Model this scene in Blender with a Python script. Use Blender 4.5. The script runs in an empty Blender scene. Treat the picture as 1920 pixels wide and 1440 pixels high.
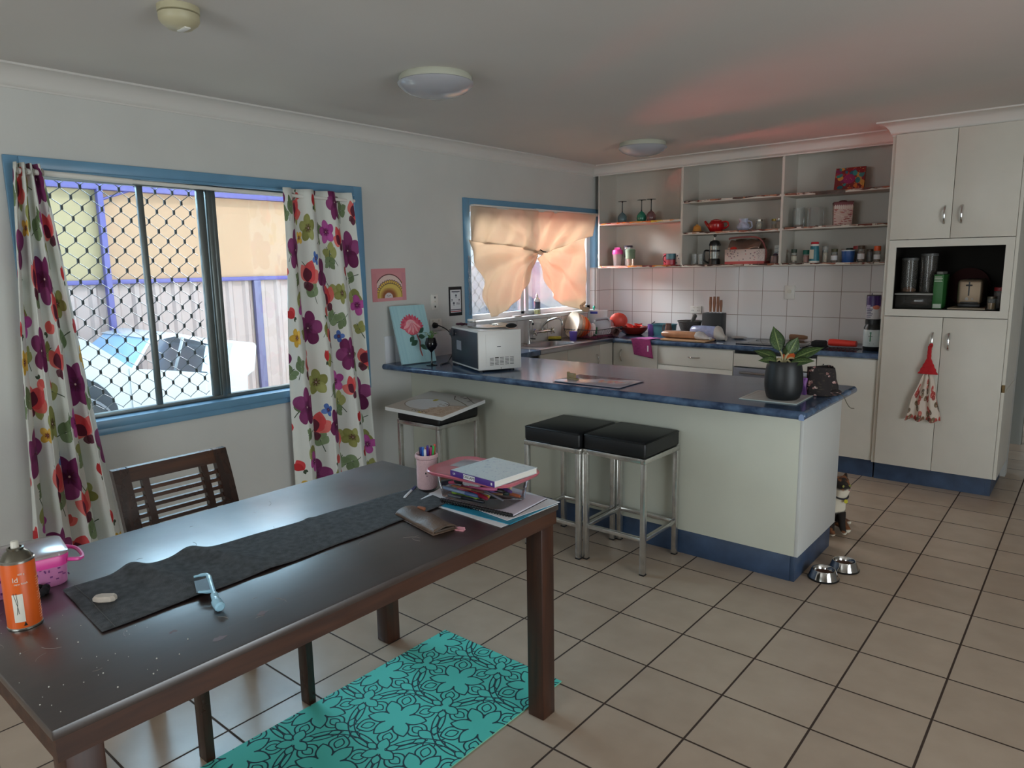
import bpy, bmesh, math, random
import numpy as np
from mathutils import Matrix, Vector
random.seed(7)
SC = bpy.context.scene
COL = SC.collection
PI = math.pi

# ---------------------------------------------------------------- camera
cam_d = bpy.data.cameras.new('camera'); cam = bpy.data.objects.new('camera', cam_d); COL.objects.link(cam)
cam_d.sensor_fit = 'HORIZONTAL'; cam_d.sensor_width = 36.0; cam_d.lens = 24.885; cam_d.clip_start = 0.02
cam.matrix_world = Matrix.Translation((3.7322, -1.6572, 1.5430)) @ Matrix.Rotation(0.69639, 4, 'Z') @ Matrix.Rotation(1.40563, 4, 'X') @ Matrix.Rotation(-0.01676, 4, 'Z')
SC.camera = cam

# ---------------------------------------------------------------- view
SC.view_settings.view_transform = 'Standard'; SC.view_settings.look = 'None'
SC.view_settings.gamma = 1.0; SC.view_settings.use_curve_mapping = False
SC.view_settings.exposure = 0.0
SC.cycles.use_denoising = True
SC.cycles.max_bounces = 8; SC.cycles.diffuse_bounces = 4; SC.cycles.glossy_bounces = 4
SC.cycles.transparent_max_bounces = 24; SC.cycles.transmission_bounces = 6
SC.cycles.sample_clamp_indirect = 4.0; SC.cycles.caustics_reflective = False; SC.cycles.caustics_refractive = False

# ---------------------------------------------------------------- world (overcast bright sky)
W = bpy.data.worlds.new('sky'); SC.world = W; W.use_nodes = True
nt = W.node_tree; nt.nodes.clear()
wo = nt.nodes.new('ShaderNodeOutputWorld'); wb = nt.nodes.new('ShaderNodeBackground')
tc = nt.nodes.new('ShaderNodeTexCoord'); sp = nt.nodes.new('ShaderNodeSeparateXYZ'); cr = nt.nodes.new('ShaderNodeValToRGB')
nt.links.new(tc.outputs['Generated'], sp.inputs[0]); nt.links.new(sp.outputs['Z'], cr.inputs[0])
cr.color_ramp.elements[0].position = 0.0; cr.color_ramp.elements[0].color = (0.66, 0.83, 0.97, 1)
cr.color_ramp.elements[1].position = 0.6; cr.color_ramp.elements[1].color = (0.34, 0.60, 0.92, 1)
nt.links.new(cr.outputs[0], wb.inputs[0]); wb.inputs[1].default_value = 3.0
nt.links.new(wb.outputs[0], wo.inputs[0])

# ---------------------------------------------------------------- sun and daylight
def sun(name, direction, energy, color, angle=0.02):
    d = bpy.data.lights.new(name, 'SUN'); d.energy = energy; d.color = color; d.angle = angle
    o = bpy.data.objects.new(name, d); COL.objects.link(o)
    o.rotation_euler = Vector(direction).to_track_quat('-Z', 'Y').to_euler(); return o
def area(name, loc, target, sx, sy, power, color):
    d = bpy.data.lights.new(name, 'AREA'); d.shape = 'RECTANGLE'; d.size = sx; d.size_y = sy; d.energy = power; d.color = color
    o = bpy.data.objects.new(name, d); COL.objects.link(o); o.location = loc
    o.rotation_euler = (Vector(target) - Vector(loc)).to_track_quat('-Z', 'Y').to_euler(); return o
def spot(name, loc, target, cone, power, color):
    d = bpy.data.lights.new(name, 'SPOT'); d.spot_size = math.radians(cone); d.spot_blend = 0.6; d.energy = power; d.color = color; d.shadow_soft_size = 0.45
    o = bpy.data.objects.new(name, d); COL.objects.link(o); o.location = loc
    o.rotation_euler = (Vector(target) - Vector(loc)).to_track_quat('-Z', 'Y').to_euler(); return o
sun('sun', (-0.72, 0.10, -0.69), 1.6, (1.0, 0.93, 0.86))
# area lamps for open sky over the carport, ground bounce under the windows, glass doors and an added window behind the photographer
area('daylight_dining_window', (-1.3, 0.45, 2.9), (1.2, 0.2, 0.3), 2.4, 1.4, 300, (0.52, 0.80, 1.0))
area('ground_bounce_dining_window', (-0.75, 0.4, 0.0), (1.1, 0.3, 2.4), 1.9, 0.7, 40, (0.88, 1.0, 0.88))
area('daylight_kitchen_window', (-1.5, 3.2, 2.6), (1.0, 3.2, 0.9), 2.2, 1.2, 720, (0.90, 0.95, 1.0))
# added red spots imitate bounced sunlight from an unseen source, entering under the knotted cloth
spot('added_red_spot', (-2.3, 4.25, 0.25), (0.0, 3.3, 1.30), 26, 1050, (1.0, 0.15, 0.13))
spot('added_red_spot', (-2.2, 2.5, 0.25), (0.0, 3.4, 1.34), 24, 1300, (1.0, 0.17, 0.15))
area('daylight_glass_doors', (6.94, -0.5, 1.15), (0.0, 0.8, 1.0), 2.5, 2.0, 62, (0.97, 1.0, 0.96))
area('added_back_fill', (2.3, -4.38, 1.45), (2.0, 1.0, 1.0), 1.8, 1.2, 40, (0.97, 1.0, 0.97))  # fill lamp added behind the camera to light the bar and pantry fronts

# ---------------------------------------------------------------- helpers: colours and materials
def lin(c):
    return tuple(((v/255)/12.92 if v/255 <= 0.04045 else ((v/255+0.055)/1.055)**2.4) for v in c)
MATS = {}
def mat(name, rgb=(200, 200, 200), rough=0.5, metal=0.0, noise=None, bump=None, coat=0.0, spec=None, trans=0.0, sss=0.0, img=None, emit=None):
    """principled material; noise=(scale, amount) mottles the colour, bump=(scale, strength)"""
    if name in MATS: return MATS[name]
    m = bpy.data.materials.new(name); m.use_nodes = True; t = m.node_tree; b = t.nodes['Principled BSDF']
    c = lin(rgb) + (1,)
    b.inputs['Base Color'].default_value = c; b.inputs['Roughness'].default_value = rough; b.inputs['Metallic'].default_value = metal
    if coat: b.inputs['Coat Weight'].default_value = coat; b.inputs['Coat Roughness'].default_value = 0.08
    if spec is not None: b.inputs['Specular IOR Level'].default_value = spec
    if trans: b.inputs['Transmission Weight'].default_value = trans
    tcn = None
    if noise or bump:
        tcn = t.nodes.new('ShaderNodeTexCoord')
    if img is not None:
        n = t.nodes.new('ShaderNodeTexImage'); n.image = img; n.interpolation = 'Linear'
        t.links.new(n.outputs['Color'], b.inputs['Base Color'])
    elif noise:
        n = t.nodes.new('ShaderNodeTexNoise'); n.inputs['Scale'].default_value = noise[0]; n.inputs['Detail'].default_value = 5
        t.links.new(tcn.outputs['Object'], n.inputs['Vector'])
        r = t.nodes.new('ShaderNodeValToRGB'); a = noise[1]
        r.color_ramp.elements[0].position = 0.3; r.color_ramp.elements[1].position = 0.7
        r.color_ramp.elements[0].color = tuple(x*(1-a) for x in c[:3]) + (1,); r.color_ramp.elements[1].color = tuple(min(1, x*(1+a)) for x in c[:3]) + (1,)
        t.links.new(n.outputs['Fac'], r.inputs[0]); t.links.new(r.outputs[0], b.inputs['Base Color'])
    if bump:
        n2 = t.nodes.new('ShaderNodeTexNoise'); n2.inputs['Scale'].default_value = bump[0]; n2.inputs['Detail'].default_value = 4
        t.links.new(tcn.outputs['Object'], n2.inputs['Vector'])
        bp = t.nodes.new('ShaderNodeBump'); bp.inputs['Strength'].default_value = bump[1]; bp.inputs['Distance'].default_value = 0.01
        t.links.new(n2.outputs['Fac'], bp.inputs['Height']); t.links.new(bp.outputs[0], b.inputs['Normal'])
    MATS[name] = m; return m
def glass(name, tint=(245, 250, 250), refl=0.9, rough=0.03, opacity=0.0):
    """thin clear glass or plastic: tinted see-through plus a fresnel reflection, optionally a little body colour"""
    if name in MATS: return MATS[name]
    m = bpy.data.materials.new(name); m.use_nodes = True; t = m.node_tree; t.nodes.clear()
    o = t.nodes.new('ShaderNodeOutputMaterial'); tr = t.nodes.new('ShaderNodeBsdfTransparent'); gl = t.nodes.new('ShaderNodeBsdfGlossy')
    fr = t.nodes.new('ShaderNodeFresnel'); fr.inputs[0].default_value = 1.45
    mu = t.nodes.new('ShaderNodeMath'); mu.operation = 'MULTIPLY'; mu.inputs[1].default_value = refl
    tr.inputs[0].default_value = lin(tint) + (1,); gl.inputs[1].default_value = rough
    mx = t.nodes.new('ShaderNodeMixShader'); t.links.new(fr.outputs[0], mu.inputs[0]); t.links.new(mu.outputs[0], mx.inputs[0])
    src = tr
    if opacity:
        df = t.nodes.new('ShaderNodeBsdfPrincipled'); df.inputs['Base Color'].default_value = lin(tint) + (1,); df.inputs['Roughness'].default_value = 0.35
        m2 = t.nodes.new('ShaderNodeMixShader'); m2.inputs[0].default_value = opacity
        tr.inputs[0].default_value = tuple(0.5+0.5*x for x in lin(tint)) + (1,)
        t.links.new(tr.outputs[0], m2.inputs[1]); t.links.new(df.outputs[0], m2.inputs[2]); src = m2
    t.links.new(src.outputs[0], mx.inputs[1]); t.links.new(gl.outputs[0], mx.inputs[2]); t.links.new(mx.outputs[0], o.inputs[0])
    MATS[name] = m; return m

# ---------------------------------------------------------------- helpers: painted patterns (drawn here, pixel by pixel)
class Paint:
    def __init__(s, w, h, bg):
        s.w, s.h = w, h; s.a = np.ones((h, w, 3), np.float32)*(np.array(bg, np.float32)/255)
        s.asp = w/h
        s.X, s.Y = np.meshgrid((np.arange(w)+.5)/w, (np.arange(h)+.5)/h)
    def _put(s, m, c, al=1.0, sl=None):
        t = s.a if sl is None else s.a[sl]
        c = np.array(c, np.float32)/255
        m = (m*al)[..., None]; t[:] = t*(1-m)+c*m
    def _sl(s, x0, x1, y0, y1):
        i0, i1 = max(0, int(x0*s.w)-2), min(s.w, int(x1*s.w)+3); j0, j1 = max(0, int(y0*s.h)-2), min(s.h, int(y1*s.h)+3)
        return None if i0 >= i1 or j0 >= j1 else (slice(j0, j1), slice(i0, i1))
    def ell(s, cx, cy, rx, ry, c, ang=0, al=1.0, ring=0, soft=0):
        """ellipse; all radii in units of the picture's width"""
        R = max(rx, ry)*1.1+ring; sl = s._sl(cx-R, cx+R, cy-R*s.asp, cy+R*s.asp)
        if sl is None: return
        dx = s.X[sl]-cx; dy = (s.Y[sl]-cy)/s.asp; ca, sa = math.cos(ang), math.sin(ang)
        u, v = dx*ca+dy*sa, -dx*sa+dy*ca; d = np.sqrt((u/rx)**2+(v/ry)**2); px = 1/s.w/min(rx, ry)
        m = np.clip((1-d)/(px+soft)+.5, 0, 1)
        if ring: m = np.clip((ring/2-np.abs(d-1)*min(rx, ry))*s.w+.5, 0, 1)
        s._put(m, c, al, sl)
    def rect(s, x0, y0, x1, y1, c, al=1.0):
        sl = s._sl(x0, x1, y0, y1)
        if sl is None: return
        m = ((s.X[sl] >= x0) & (s.X[sl] <= x1) & (s.Y[sl] >= y0) & (s.Y[sl] <= y1)).astype(np.float32); s._put(m, c, al, sl)
    def poly(s, pts, c, al=1.0):
        xs = [p[0] for p in pts]; ys = [p[1] for p in pts]; sl = s._sl(min(xs), max(xs), min(ys), max(ys))
        if sl is None: return
        X, Y = s.X[sl], s.Y[sl]; ins = np.zeros(X.shape, bool); n = len(pts)
        for i in range(n):
            (x1, y1), (x2, y2) = pts[i], pts[(i+1) % n]
            if y1 == y2: continue
            ins ^= ((y1 > Y) != (y2 > Y)) & (X < (x2-x1)*(Y-y1)/(y2-y1)+x1)
        s._put(ins.astype(np.float32), c, al, sl)
    def line(s, pts, w, c, al=1.0, close=False):
        """polyline; width in units of the picture's width"""
        pts = list(pts)+([pts[0]] if close else [])
        for (x1, y1), (x2, y2) in zip(pts[:-1], pts[1:]):
            sl = s._sl(min(x1, x2)-w, max(x1, x2)+w, min(y1, y2)-w*s.asp, max(y1, y2)+w*s.asp)
            if sl is None: continue
            X, Y = s.X[sl], s.Y[sl]/s.asp; ax, ay, bx, by = x1, y1/s.asp, x2, y2/s.asp
            L = (bx-ax)**2+(by-ay)**2+1e-12; t = np.clip(((X-ax)*(bx-ax)+(Y-ay)*(by-ay))/L, 0, 1)
            d = np.hypot(X-ax-t*(bx-ax), Y-ay-t*(by-ay)); s._put(np.clip((w/2-d)*s.w+.5, 0, 1), c, al, sl)
    def leaf(s, cx, cy, L, wd, ang, c, al=1.0, outline=None, lw=.004):
        n = 14; pts = []
        for k in range(n+1): t = k/n; pts.append((t*L, wd*math.sin(PI*t)**.8))
        for k in range(n-1, 0, -1): t = k/n; pts.append((t*L, -wd*math.sin(PI*t)**.8))
        ca, sa = math.cos(ang), math.sin(ang)
        q = [(cx+x*ca-y*sa, cy+(x*sa+y*ca)*s.asp) for x, y in pts]
        if c is not None: s.poly(q, c, al)
        if outline: s.line(q, lw, outline, 1, True)
    def image(s, name):
        im = bpy.data.images.new(name, s.w, s.h); a = np.ones((s.h, s.w, 4), np.float32); a[..., :3] = np.clip(s.a, 0, 1)
        im.pixels.foreach_set(a.ravel()); im.update(); im.pack(); return im
def pmat(name, p, rough=0.6, **k): return mat(name, img=p.image(name+'_pattern'), rough=rough, **k)

# ---------------------------------------------------------------- helpers: mesh building
def TR(x=0, y=0, z=0): return Matrix.Translation((x, y, z))
def RX(a): return Matrix.Rotation(a, 4, 'X')
def RY(a): return Matrix.Rotation(a, 4, 'Y')
def RZ(a): return Matrix.Rotation(a, 4, 'Z')
def basis(o, x, y, z): # matrix from an origin and three axis vectors
    m = Matrix.Identity(4)
    for i, v in enumerate((x, y, z)):
        v = Vector(v).normalized()
        for j in range(3): m[j][i] = v[j]
    for j in range(3): m[j][3] = o[j]
    return m
class B:
    def __init__(s): s.v = []; s.f = []; s.mi = []; s.uv = {}
    def add(s, vs, fs, mi=0, M=None, uvs=None):
        o = len(s.v)
        for p in vs:
            p = Vector(p); s.v.append(M @ p if M is not None else p)
        for k, f in enumerate(fs):
            if uvs is not None: s.uv[len(s.f)] = uvs[k]
            s.f.append([i+o for i in f]); s.mi.append(mi)
        return s
    def box(s, c, d, M=None, bev=0, mi=0, seg=2):
        x, y, z = d[0]/2, d[1]/2, d[2]/2
        vs = [(c[0]+a*x, c[1]+b*y, c[2]+e*z) for a in (-1, 1) for b in (-1, 1) for e in (-1, 1)]
        fs = [(0, 1, 3, 2), (4, 6, 7, 5), (0, 4, 5, 1), (2, 3, 7, 6), (0, 2, 6, 4), (1, 5, 7, 3)]
        if bev:
            bm = bmesh.new(); q = [bm.verts.new(v) for v in vs]
            for f in fs: bm.faces.new([q[i] for i in f])
            bmesh.ops.bevel(bm, geom=bm.edges[:], offset=min(bev, .49*min(d)), segments=seg, profile=.5, affect='EDGES', clamp_overlap=True)
            bm.verts.index_update(); vs = [v.co.copy() for v in bm.verts]; fs = [[v.index for v in f.verts] for f in bm.faces]; bm.free()
        return s.add(vs, fs, mi, M)
    def b2(s, lo, hi, bev=0, mi=0, M=None, seg=2): # box from two corners
        return s.box([(a+b)/2 for a, b in zip(lo, hi)], [abs(b-a) for a, b in zip(lo, hi)], M, bev, mi, seg)
    def lathe(s, prof, c=(0, 0, 0), n=28, mi=0, M=None, sx=1, sy=1, cap=True):
        vs = []; fs = []; uvs = []; m = len(prof)
        for k in range(n+1):
            a = 2*PI*k/n
            for r, z in prof: vs.append((c[0]+r*math.cos(a)*sx, c[1]+r*math.sin(a)*sy, c[2]+z))
        z0, z1 = min(p[1] for p in prof), max(p[1] for p in prof); H = (z1-z0) or 1
        for k in range(n):
            for j in range(m-1):
                q = [k*m+j, (k+1)*m+j, (k+1)*m+j+1, k*m+j+1]
                u = [(k/n, (prof[j][1]-z0)/H), ((k+1)/n, (prof[j][1]-z0)/H), ((k+1)/n, (prof[j+1][1]-z0)/H), (k/n, (prof[j+1][1]-z0)/H)]
                if prof[j][0] < 1e-6: q.pop(1); u.pop(1)
                elif prof[j+1][0] < 1e-6: q.pop(2); u.pop(2)
                fs.append(q); uvs.append(u)
        # weld the seam
        last = n*m
        fs = [[i-last if i >= last else i for i in f] for f in fs]
        if cap:
            for j in (0, m-1):
                if prof[j][0] > 1e-6:
                    f = [k*m+j for k in range(n)]
                    fs.append(f if j else f[::-1]); uvs.append([(.5, .5)]*n)
        return s.add(vs[:last], fs, mi, M, uvs)
    def cyl(s, c, r, h, n=24, mi=0, M=None, r2=None, bev=0):
        r2 = r if r2 is None else r2; b = bev
        p = [(r-b, 0), (r, b), (r2, h-b), (r2-b, h)] if b else [(r, 0), (r2, h)]
        return s.lathe(p, c, n, mi, M)
    def tube(s, pts, r, n=8, mi=0, closed=False, M=None):
        P = [Vector(p) for p in pts]; L = len(P); vs = []; fs = []; up = None
        for i, p in enumerate(P):
            a = P[i-1] if (i or closed) else p; b = P[(i+1) % L] if (i < L-1 or closed) else p
            t = (b-a).normalized()
            if up is None: up = t.orthogonal().normalized()
            up = (up-t*up.dot(t)); up = up.normalized() if up.length > 1e-6 else t.orthogonal().normalized()
            w = t.cross(up); rr = r[i] if isinstance(r, (list, tuple)) else r
            for k in range(n):
                q = 2*PI*k/n; vs.append(p+(up*math.cos(q)+w*math.sin(q))*rr)
        for i in range(L if closed else L-1):
            j = (i+1) % L
            for k in range(n): fs.append((i*n+k, i*n+(k+1) % n, j*n+(k+1) % n, j*n+k))
        if not closed: fs += [tuple(range(n))[::-1], tuple((L-1)*n+k for k in range(n))]
        return s.add(vs, fs, mi, M)
    def prism(s, poly, z0, z1, M=None, mi=0):
        n = len(poly); vs = [(x, y, z0) for x, y in poly]+[(x, y, z1) for x, y in poly]
        ar = sum(poly[i][0]*poly[(i+1) % n][1]-poly[(i+1) % n][0]*poly[i][1] for i in range(n))
        fs = [tuple(range(n))[::-1], tuple(range(n, 2*n))]+[(i, (i+1) % n, n+(i+1) % n, n+i) for i in range(n)]
        if ar < 0: fs = [f[::-1] for f in fs]
        return s.add(vs, fs, mi, M)
    def grid(s, P, nu, nv, mi=0, M=None, us=1, vs_=1):
        vs = [P(i/nu, j/nv) for j in range(nv+1) for i in range(nu+1)]; fs = []; uvs = []
        for j in range(nv):
            for i in range(nu):
                a = j*(nu+1)+i; fs.append((a, a+1, a+nu+2, a+nu+1))
                uvs.append([(i/nu*us, j/nv*vs_), ((i+1)/nu*us, j/nv*vs_), ((i+1)/nu*us, (j+1)/nv*vs_), (i/nu*us, (j+1)/nv*vs_)])
        return s.add(vs, fs, mi, M, uvs)
    def sph(s, c, r, mi=0, n=16, M=None):
        r = (r, r, r) if isinstance(r, (int, float)) else r; m = max(6, n//2)
        pr = [(math.sin(PI*j/m), -math.cos(PI*j/m)) for j in range(m+1)]; pr[0] = (0, -1); pr[-1] = (0, 1)
        A = Matrix.Translation(c) @ Matrix.Diagonal((r[0], r[1], r[2], 1))
        return s.lathe(pr, (0, 0, 0), n, mi, (M @ A) if M is not None else A)
    def quad(s, p, mi=0, M=None): # four corners, uv 0..1
        return s.add(p, [(0, 1, 2, 3)], mi, M, [[(0, 0), (1, 0), (1, 1), (0, 1)]])
    def panel(s, w, h, t, M, face=0, side=1, bev=0): # flat board: printed front (+z, centred on its lower edge), plain sides and back
        x = w/2; s.add([(-x, 0, t), (x, 0, t), (x, h, t), (-x, h, t)], [(0, 1, 2, 3)], face, M, [[(0, 0), (1, 0), (1, 1), (0, 1)]])
        return s.add([(-x, 0, 0), (x, 0, 0), (x, h, 0), (-x, h, 0), (-x, 0, t), (x, 0, t), (x, h, t), (-x, h, t)], [(3, 2, 1, 0), (0, 1, 5, 4), (1, 2, 6, 5), (2, 3, 7, 6), (3, 0, 4, 7)], side, M)
def root_loc(o):
    while o.parent: o = o.parent
    return o.location.copy()
def O(name, b, mats, parent=None, sharp=38, thick=0):
    """links everything collected in b as ONE mesh object"""
    if not isinstance(mats, (list, tuple)): mats = [mats]
    vs = np.array([tuple(v) for v in b.v], float)
    off = np.array(root_loc(parent)) if parent else np.array([(vs[:, 0].min()+vs[:, 0].max())/2, (vs[:, 1].min()+vs[:, 1].max())/2, vs[:, 2].min()])
    me = bpy.data.meshes.new(name); me.from_pydata((vs-off).tolist(), [], b.f); 
    for m in mats: me.materials.append(m)
    me.polygons.foreach_set('material_index', b.mi); me.polygons.foreach_set('use_smooth', [True]*len(b.f))
    if b.uv:
        ul = me.uv_layers.new(name='UVMap'); d = ul.data
        for pi, p in enumerate(me.polygons):
            u = b.uv.get(pi)
            if u:
                for k, li in enumerate(p.loop_indices): d[li].uv = u[k % len(u)]
    me.update(); me.set_sharp_from_angle(angle=math.radians(sharp))
    o = bpy.data.objects.new(name, me); COL.objects.link(o)
    if parent: o.parent = parent
    else: o.location = off
    if thick:
        md = o.modifiers.new('thickness', 'SOLIDIFY'); md.thickness = thick; md.offset = 0
    return o
def tag(o, label, cat, group=None):
    o['label'] = label; o['category'] = cat
    if group: o['group'] = group
    return o
def T(name, loc, label, cat, group=None):
    o = bpy.data.objects.new(name, None); COL.objects.link(o); o.location = loc; o.empty_display_size = .05
    return tag(o, label, cat, group)
def ST(o):
    o['kind'] = 'structure'; return o
def dup(root, loc, label, group=None, rz=None):
    r = root.copy(); COL.objects.link(r); r.location = loc; r['label'] = label
    if group: r['group'] = group
    if rz is not None: r.rotation_euler.z = rz
    for ch in list(root.children):
        c = ch.copy(); COL.objects.link(c); c.parent = r
        for g in list(ch.children):
            d = g.copy(); COL.objects.link(d); d.parent = c
    return r
def text(body, size, M, material, name, parent, depth=0.0004, align='CENTER', warp=None):
    cu = bpy.data.curves.new(name, 'FONT'); cu.body = body; cu.size = size; cu.extrude = depth; cu.align_x = align; cu.align_y = 'CENTER'
    to = bpy.data.objects.new(name, cu); COL.objects.link(to); bpy.context.view_layer.update()
    me = bpy.data.meshes.new_from_object(to.evaluated_get(bpy.context.evaluated_depsgraph_get()))
    bpy.data.objects.remove(to)
    if warp:
        for v in me.vertices: v.co = warp(v.co)
    else: me.transform(M)
    me.transform(Matrix.Translation(-root_loc(parent)))
    me.materials.clear(); me.materials.append(material)
    o = bpy.data.objects.new(name, me); COL.objects.link(o); o.parent = parent; return o
def smooth_path(pts, n=6):
    P = [Vector(p) for p in pts]; out = []
    for i in range(len(P)-1):
        a, b, c, d = P[max(i-1, 0)], P[i], P[i+1], P[min(i+2, len(P)-1)]
        for k in range(n):
            t = k/n; out.append(.5*((2*b)+(-a+c)*t+(2*a-5*b+4*c-d)*t*t+(-a+3*b-3*c+d)*t**3))
    return out+[P[-1]]
# ================================================================ THE SETTING
WHITE = mat('wall_paint', (206, 205, 200), .75, noise=(3, .03), bump=(90, .05))
CEILP = mat('ceiling_paint', (212, 208, 203), .85, noise=(2, .02), bump=(60, .04))
TRIMW = mat('cornice_paint', (214, 210, 204), .6)
BLUET = mat('blue_gloss_paint', (104, 148, 178), .32, noise=(6, .06))
CABW = mat('white_laminate', (212, 207, 196), .4, noise=(8, .02), bump=(200, .03))
DARKGAP = mat('shadow_gap', (52, 44, 36), .9)
GREY_AL = mat('grey_aluminium', (112, 118, 116), .35, metal=.7)
WHITE_AL = mat('white_aluminium', (205, 210, 215), .35)
CHROME = mat('chrome', (205, 203, 200), .12, metal=1)
STEEL = mat('brushed_steel', (176, 172, 172), .28, metal=1, bump=(250, .05))
BLACK = mat('black_plastic', (20, 20, 22), .4)
WHITEP = mat('white_plastic', (225, 222, 215), .35)

def floor_material():
    m = bpy.data.materials.new('floor_tiles'); m.use_nodes = True; t = m.node_tree; b = t.nodes['Principled BSDF']; L = t.links.new
    def N(kind, **k):
        n = t.nodes.new(kind)
        for a, v in k.items(): setattr(n, a, v)
        return n
    def mth(op, a, c=None, v=None):
        n = N('ShaderNodeMath', operation=op); L(a, n.inputs[0])
        if c is not None: L(c, n.inputs[1])
        if v is not None: n.inputs[1].default_value = v
        return n.outputs[0]
    g = N('ShaderNodeNewGeometry'); s = N('ShaderNodeSeparateXYZ'); L(g.outputs['Position'], s.inputs[0])
    PIT = .306; ds = []; ids = []
    for ax, off in (('X', .0468), ('Y', 0.0)):
        q = mth('DIVIDE', mth('SUBTRACT', s.outputs[ax], v=off), v=PIT)
        fl = mth('FLOOR', q); ids.append(fl)
        fr = mth('SUBTRACT', q, fl); d = mth('ABSOLUTE', mth('SUBTRACT', fr, v=.5)); ds.append(d)
    d = mth('MAXIMUM', ds[0], ds[1])
    gm = N('ShaderNodeMapRange'); gm.inputs[1].default_value = .5-.0155; gm.inputs[2].default_value = .5-.010; L(d, gm.inputs[0])
    cv = N('ShaderNodeCombineXYZ'); L(ids[0], cv.inputs[0]); L(ids[1], cv.inputs[1])
    wn = N('ShaderNodeTexWhiteNoise', noise_dimensions='3D'); L(cv.outputs[0], wn.inputs['Vector'])
    n1 = N('ShaderNodeTexNoise'); n1.inputs['Scale'].default_value = 7; n1.inputs['Detail'].default_value = 6; L(g.outputs['Position'], n1.inputs['Vector'])
    n2 = N('ShaderNodeTexNoise'); n2.inputs['Scale'].default_value = 38; n2.inputs['Detail'].default_value = 3; L(g.outputs['Position'], n2.inputs['Vector'])
    mix = mth('ADD', mth('MULTIPLY', n1.outputs['Fac'], v=.6), mth('MULTIPLY', wn.outputs['Value'], v=.25))
    r = N('ShaderNodeValToRGB'); r.color_ramp.elements[0].position = .2; r.color_ramp.elements[1].position = .7
    r.color_ramp.elements[0].color = lin((172, 150, 130)) + (1,); r.color_ramp.elements[1].color = lin((190, 168, 147)) + (1,); L(mix, r.inputs[0])
    mx = N('ShaderNodeMix', data_type='RGBA'); L(gm.outputs[0], mx.inputs[0]); L(r.outputs[0], mx.inputs[6]); mx.inputs[7].default_value = lin((62, 44, 32)) + (1,)
    L(mx.outputs[2], b.inputs['Base Color'])
    rr = N('ShaderNodeMapRange'); rr.inputs[3].default_value = .27; rr.inputs[4].default_value = .85; L(gm.outputs[0], rr.inputs[0]); L(rr.outputs[0], b.inputs['Roughness'])
    hb = mth('SUBTRACT', mth('MULTIPLY', n2.outputs['Fac'], v=.25), mth('MULTIPLY', gm.outputs[0], v=.6))
    bp = N('ShaderNodeBump'); bp.inputs['Strength'].default_value = .35; bp.inputs['Distance'].default_value = .004; L(hb, bp.inputs['Height']); L(bp.outputs[0], b.inputs['Normal'])
    return m
def tile_material(name, axis, off_a, off_z, pitch=.2085, pz=.205):
    m = bpy.data.materials.new(name); m.use_nodes = True; t = m.node_tree; b = t.nodes['Principled BSDF']; L = t.links.new
    g = t.nodes.new('ShaderNodeNewGeometry'); s = t.nodes.new('ShaderNodeSeparateXYZ'); L(g.outputs['Position'], s.inputs[0])
    def mth(op, a, c=None, v=None):
        n = t.nodes.new('ShaderNodeMath'); n.operation = op; L(a, n.inputs[0])
        if c is not None: L(c, n.inputs[1])
        if v is not None: n.inputs[1].default_value = v
        return n.outputs[0]
    ds = []
    for ax, off, p in ((axis, off_a, pitch), ('Z', off_z, pz)):
        q = mth('DIVIDE', mth('SUBTRACT', s.outputs[ax], v=off), v=p); fr = mth('FRACT', mth('ADD', q, v=40.0))
        ds.append(mth('ABSOLUTE', mth('SUBTRACT', fr, v=.5)))
    d = mth('MAXIMUM', ds[0], ds[1]); gm = t.nodes.new('ShaderNodeMapRange'); gm.inputs[1].default_value = .5-.013; gm.inputs[2].default_value = .5-.008; L(d, gm.inputs[0])
    mx = t.nodes.new('ShaderNodeMix'); mx.data_type = 'RGBA'; L(gm.outputs[0], mx.inputs[0]); mx.inputs[6].default_value = lin((230, 224, 221)) + (1,); mx.inputs[7].default_value = lin((150, 132, 122)) + (1,)
    L(mx.outputs[2], b.inputs['Base Color'])
    rr = t.nodes.new('ShaderNodeMapRange'); rr.inputs[3].default_value = .1; rr.inputs[4].default_value = .8; L(gm.outputs[0], rr.inputs[0]); L(rr.outputs[0], b.inputs['Roughness'])
    n2 = t.nodes.new('ShaderNodeTexNoise'); n2.inputs['Scale'].default_value = 9; L(g.outputs['Position'], n2.inputs['Vector'])
    bp = t.nodes.new('ShaderNodeBump'); bp.inputs['Strength'].default_value = .25; bp.inputs['Distance'].default_value = .006
    L(mth('SUBTRACT', mth('MULTIPLY', n2.outputs['Fac'], v=.3), mth('MULTIPLY', gm.outputs[0], v=.5)), bp.inputs['Height']); L(bp.outputs[0], b.inputs['Normal'])
    return m

ST(O('floor', B().b2((-.12, -4.4, -.08), (7.0, 7.6, 0)), floor_material()))
ST(O('ceiling', B().b2((-.12, -4.4, 2.43), (7.0, 7.6, 2.55)), CEILP))
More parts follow.
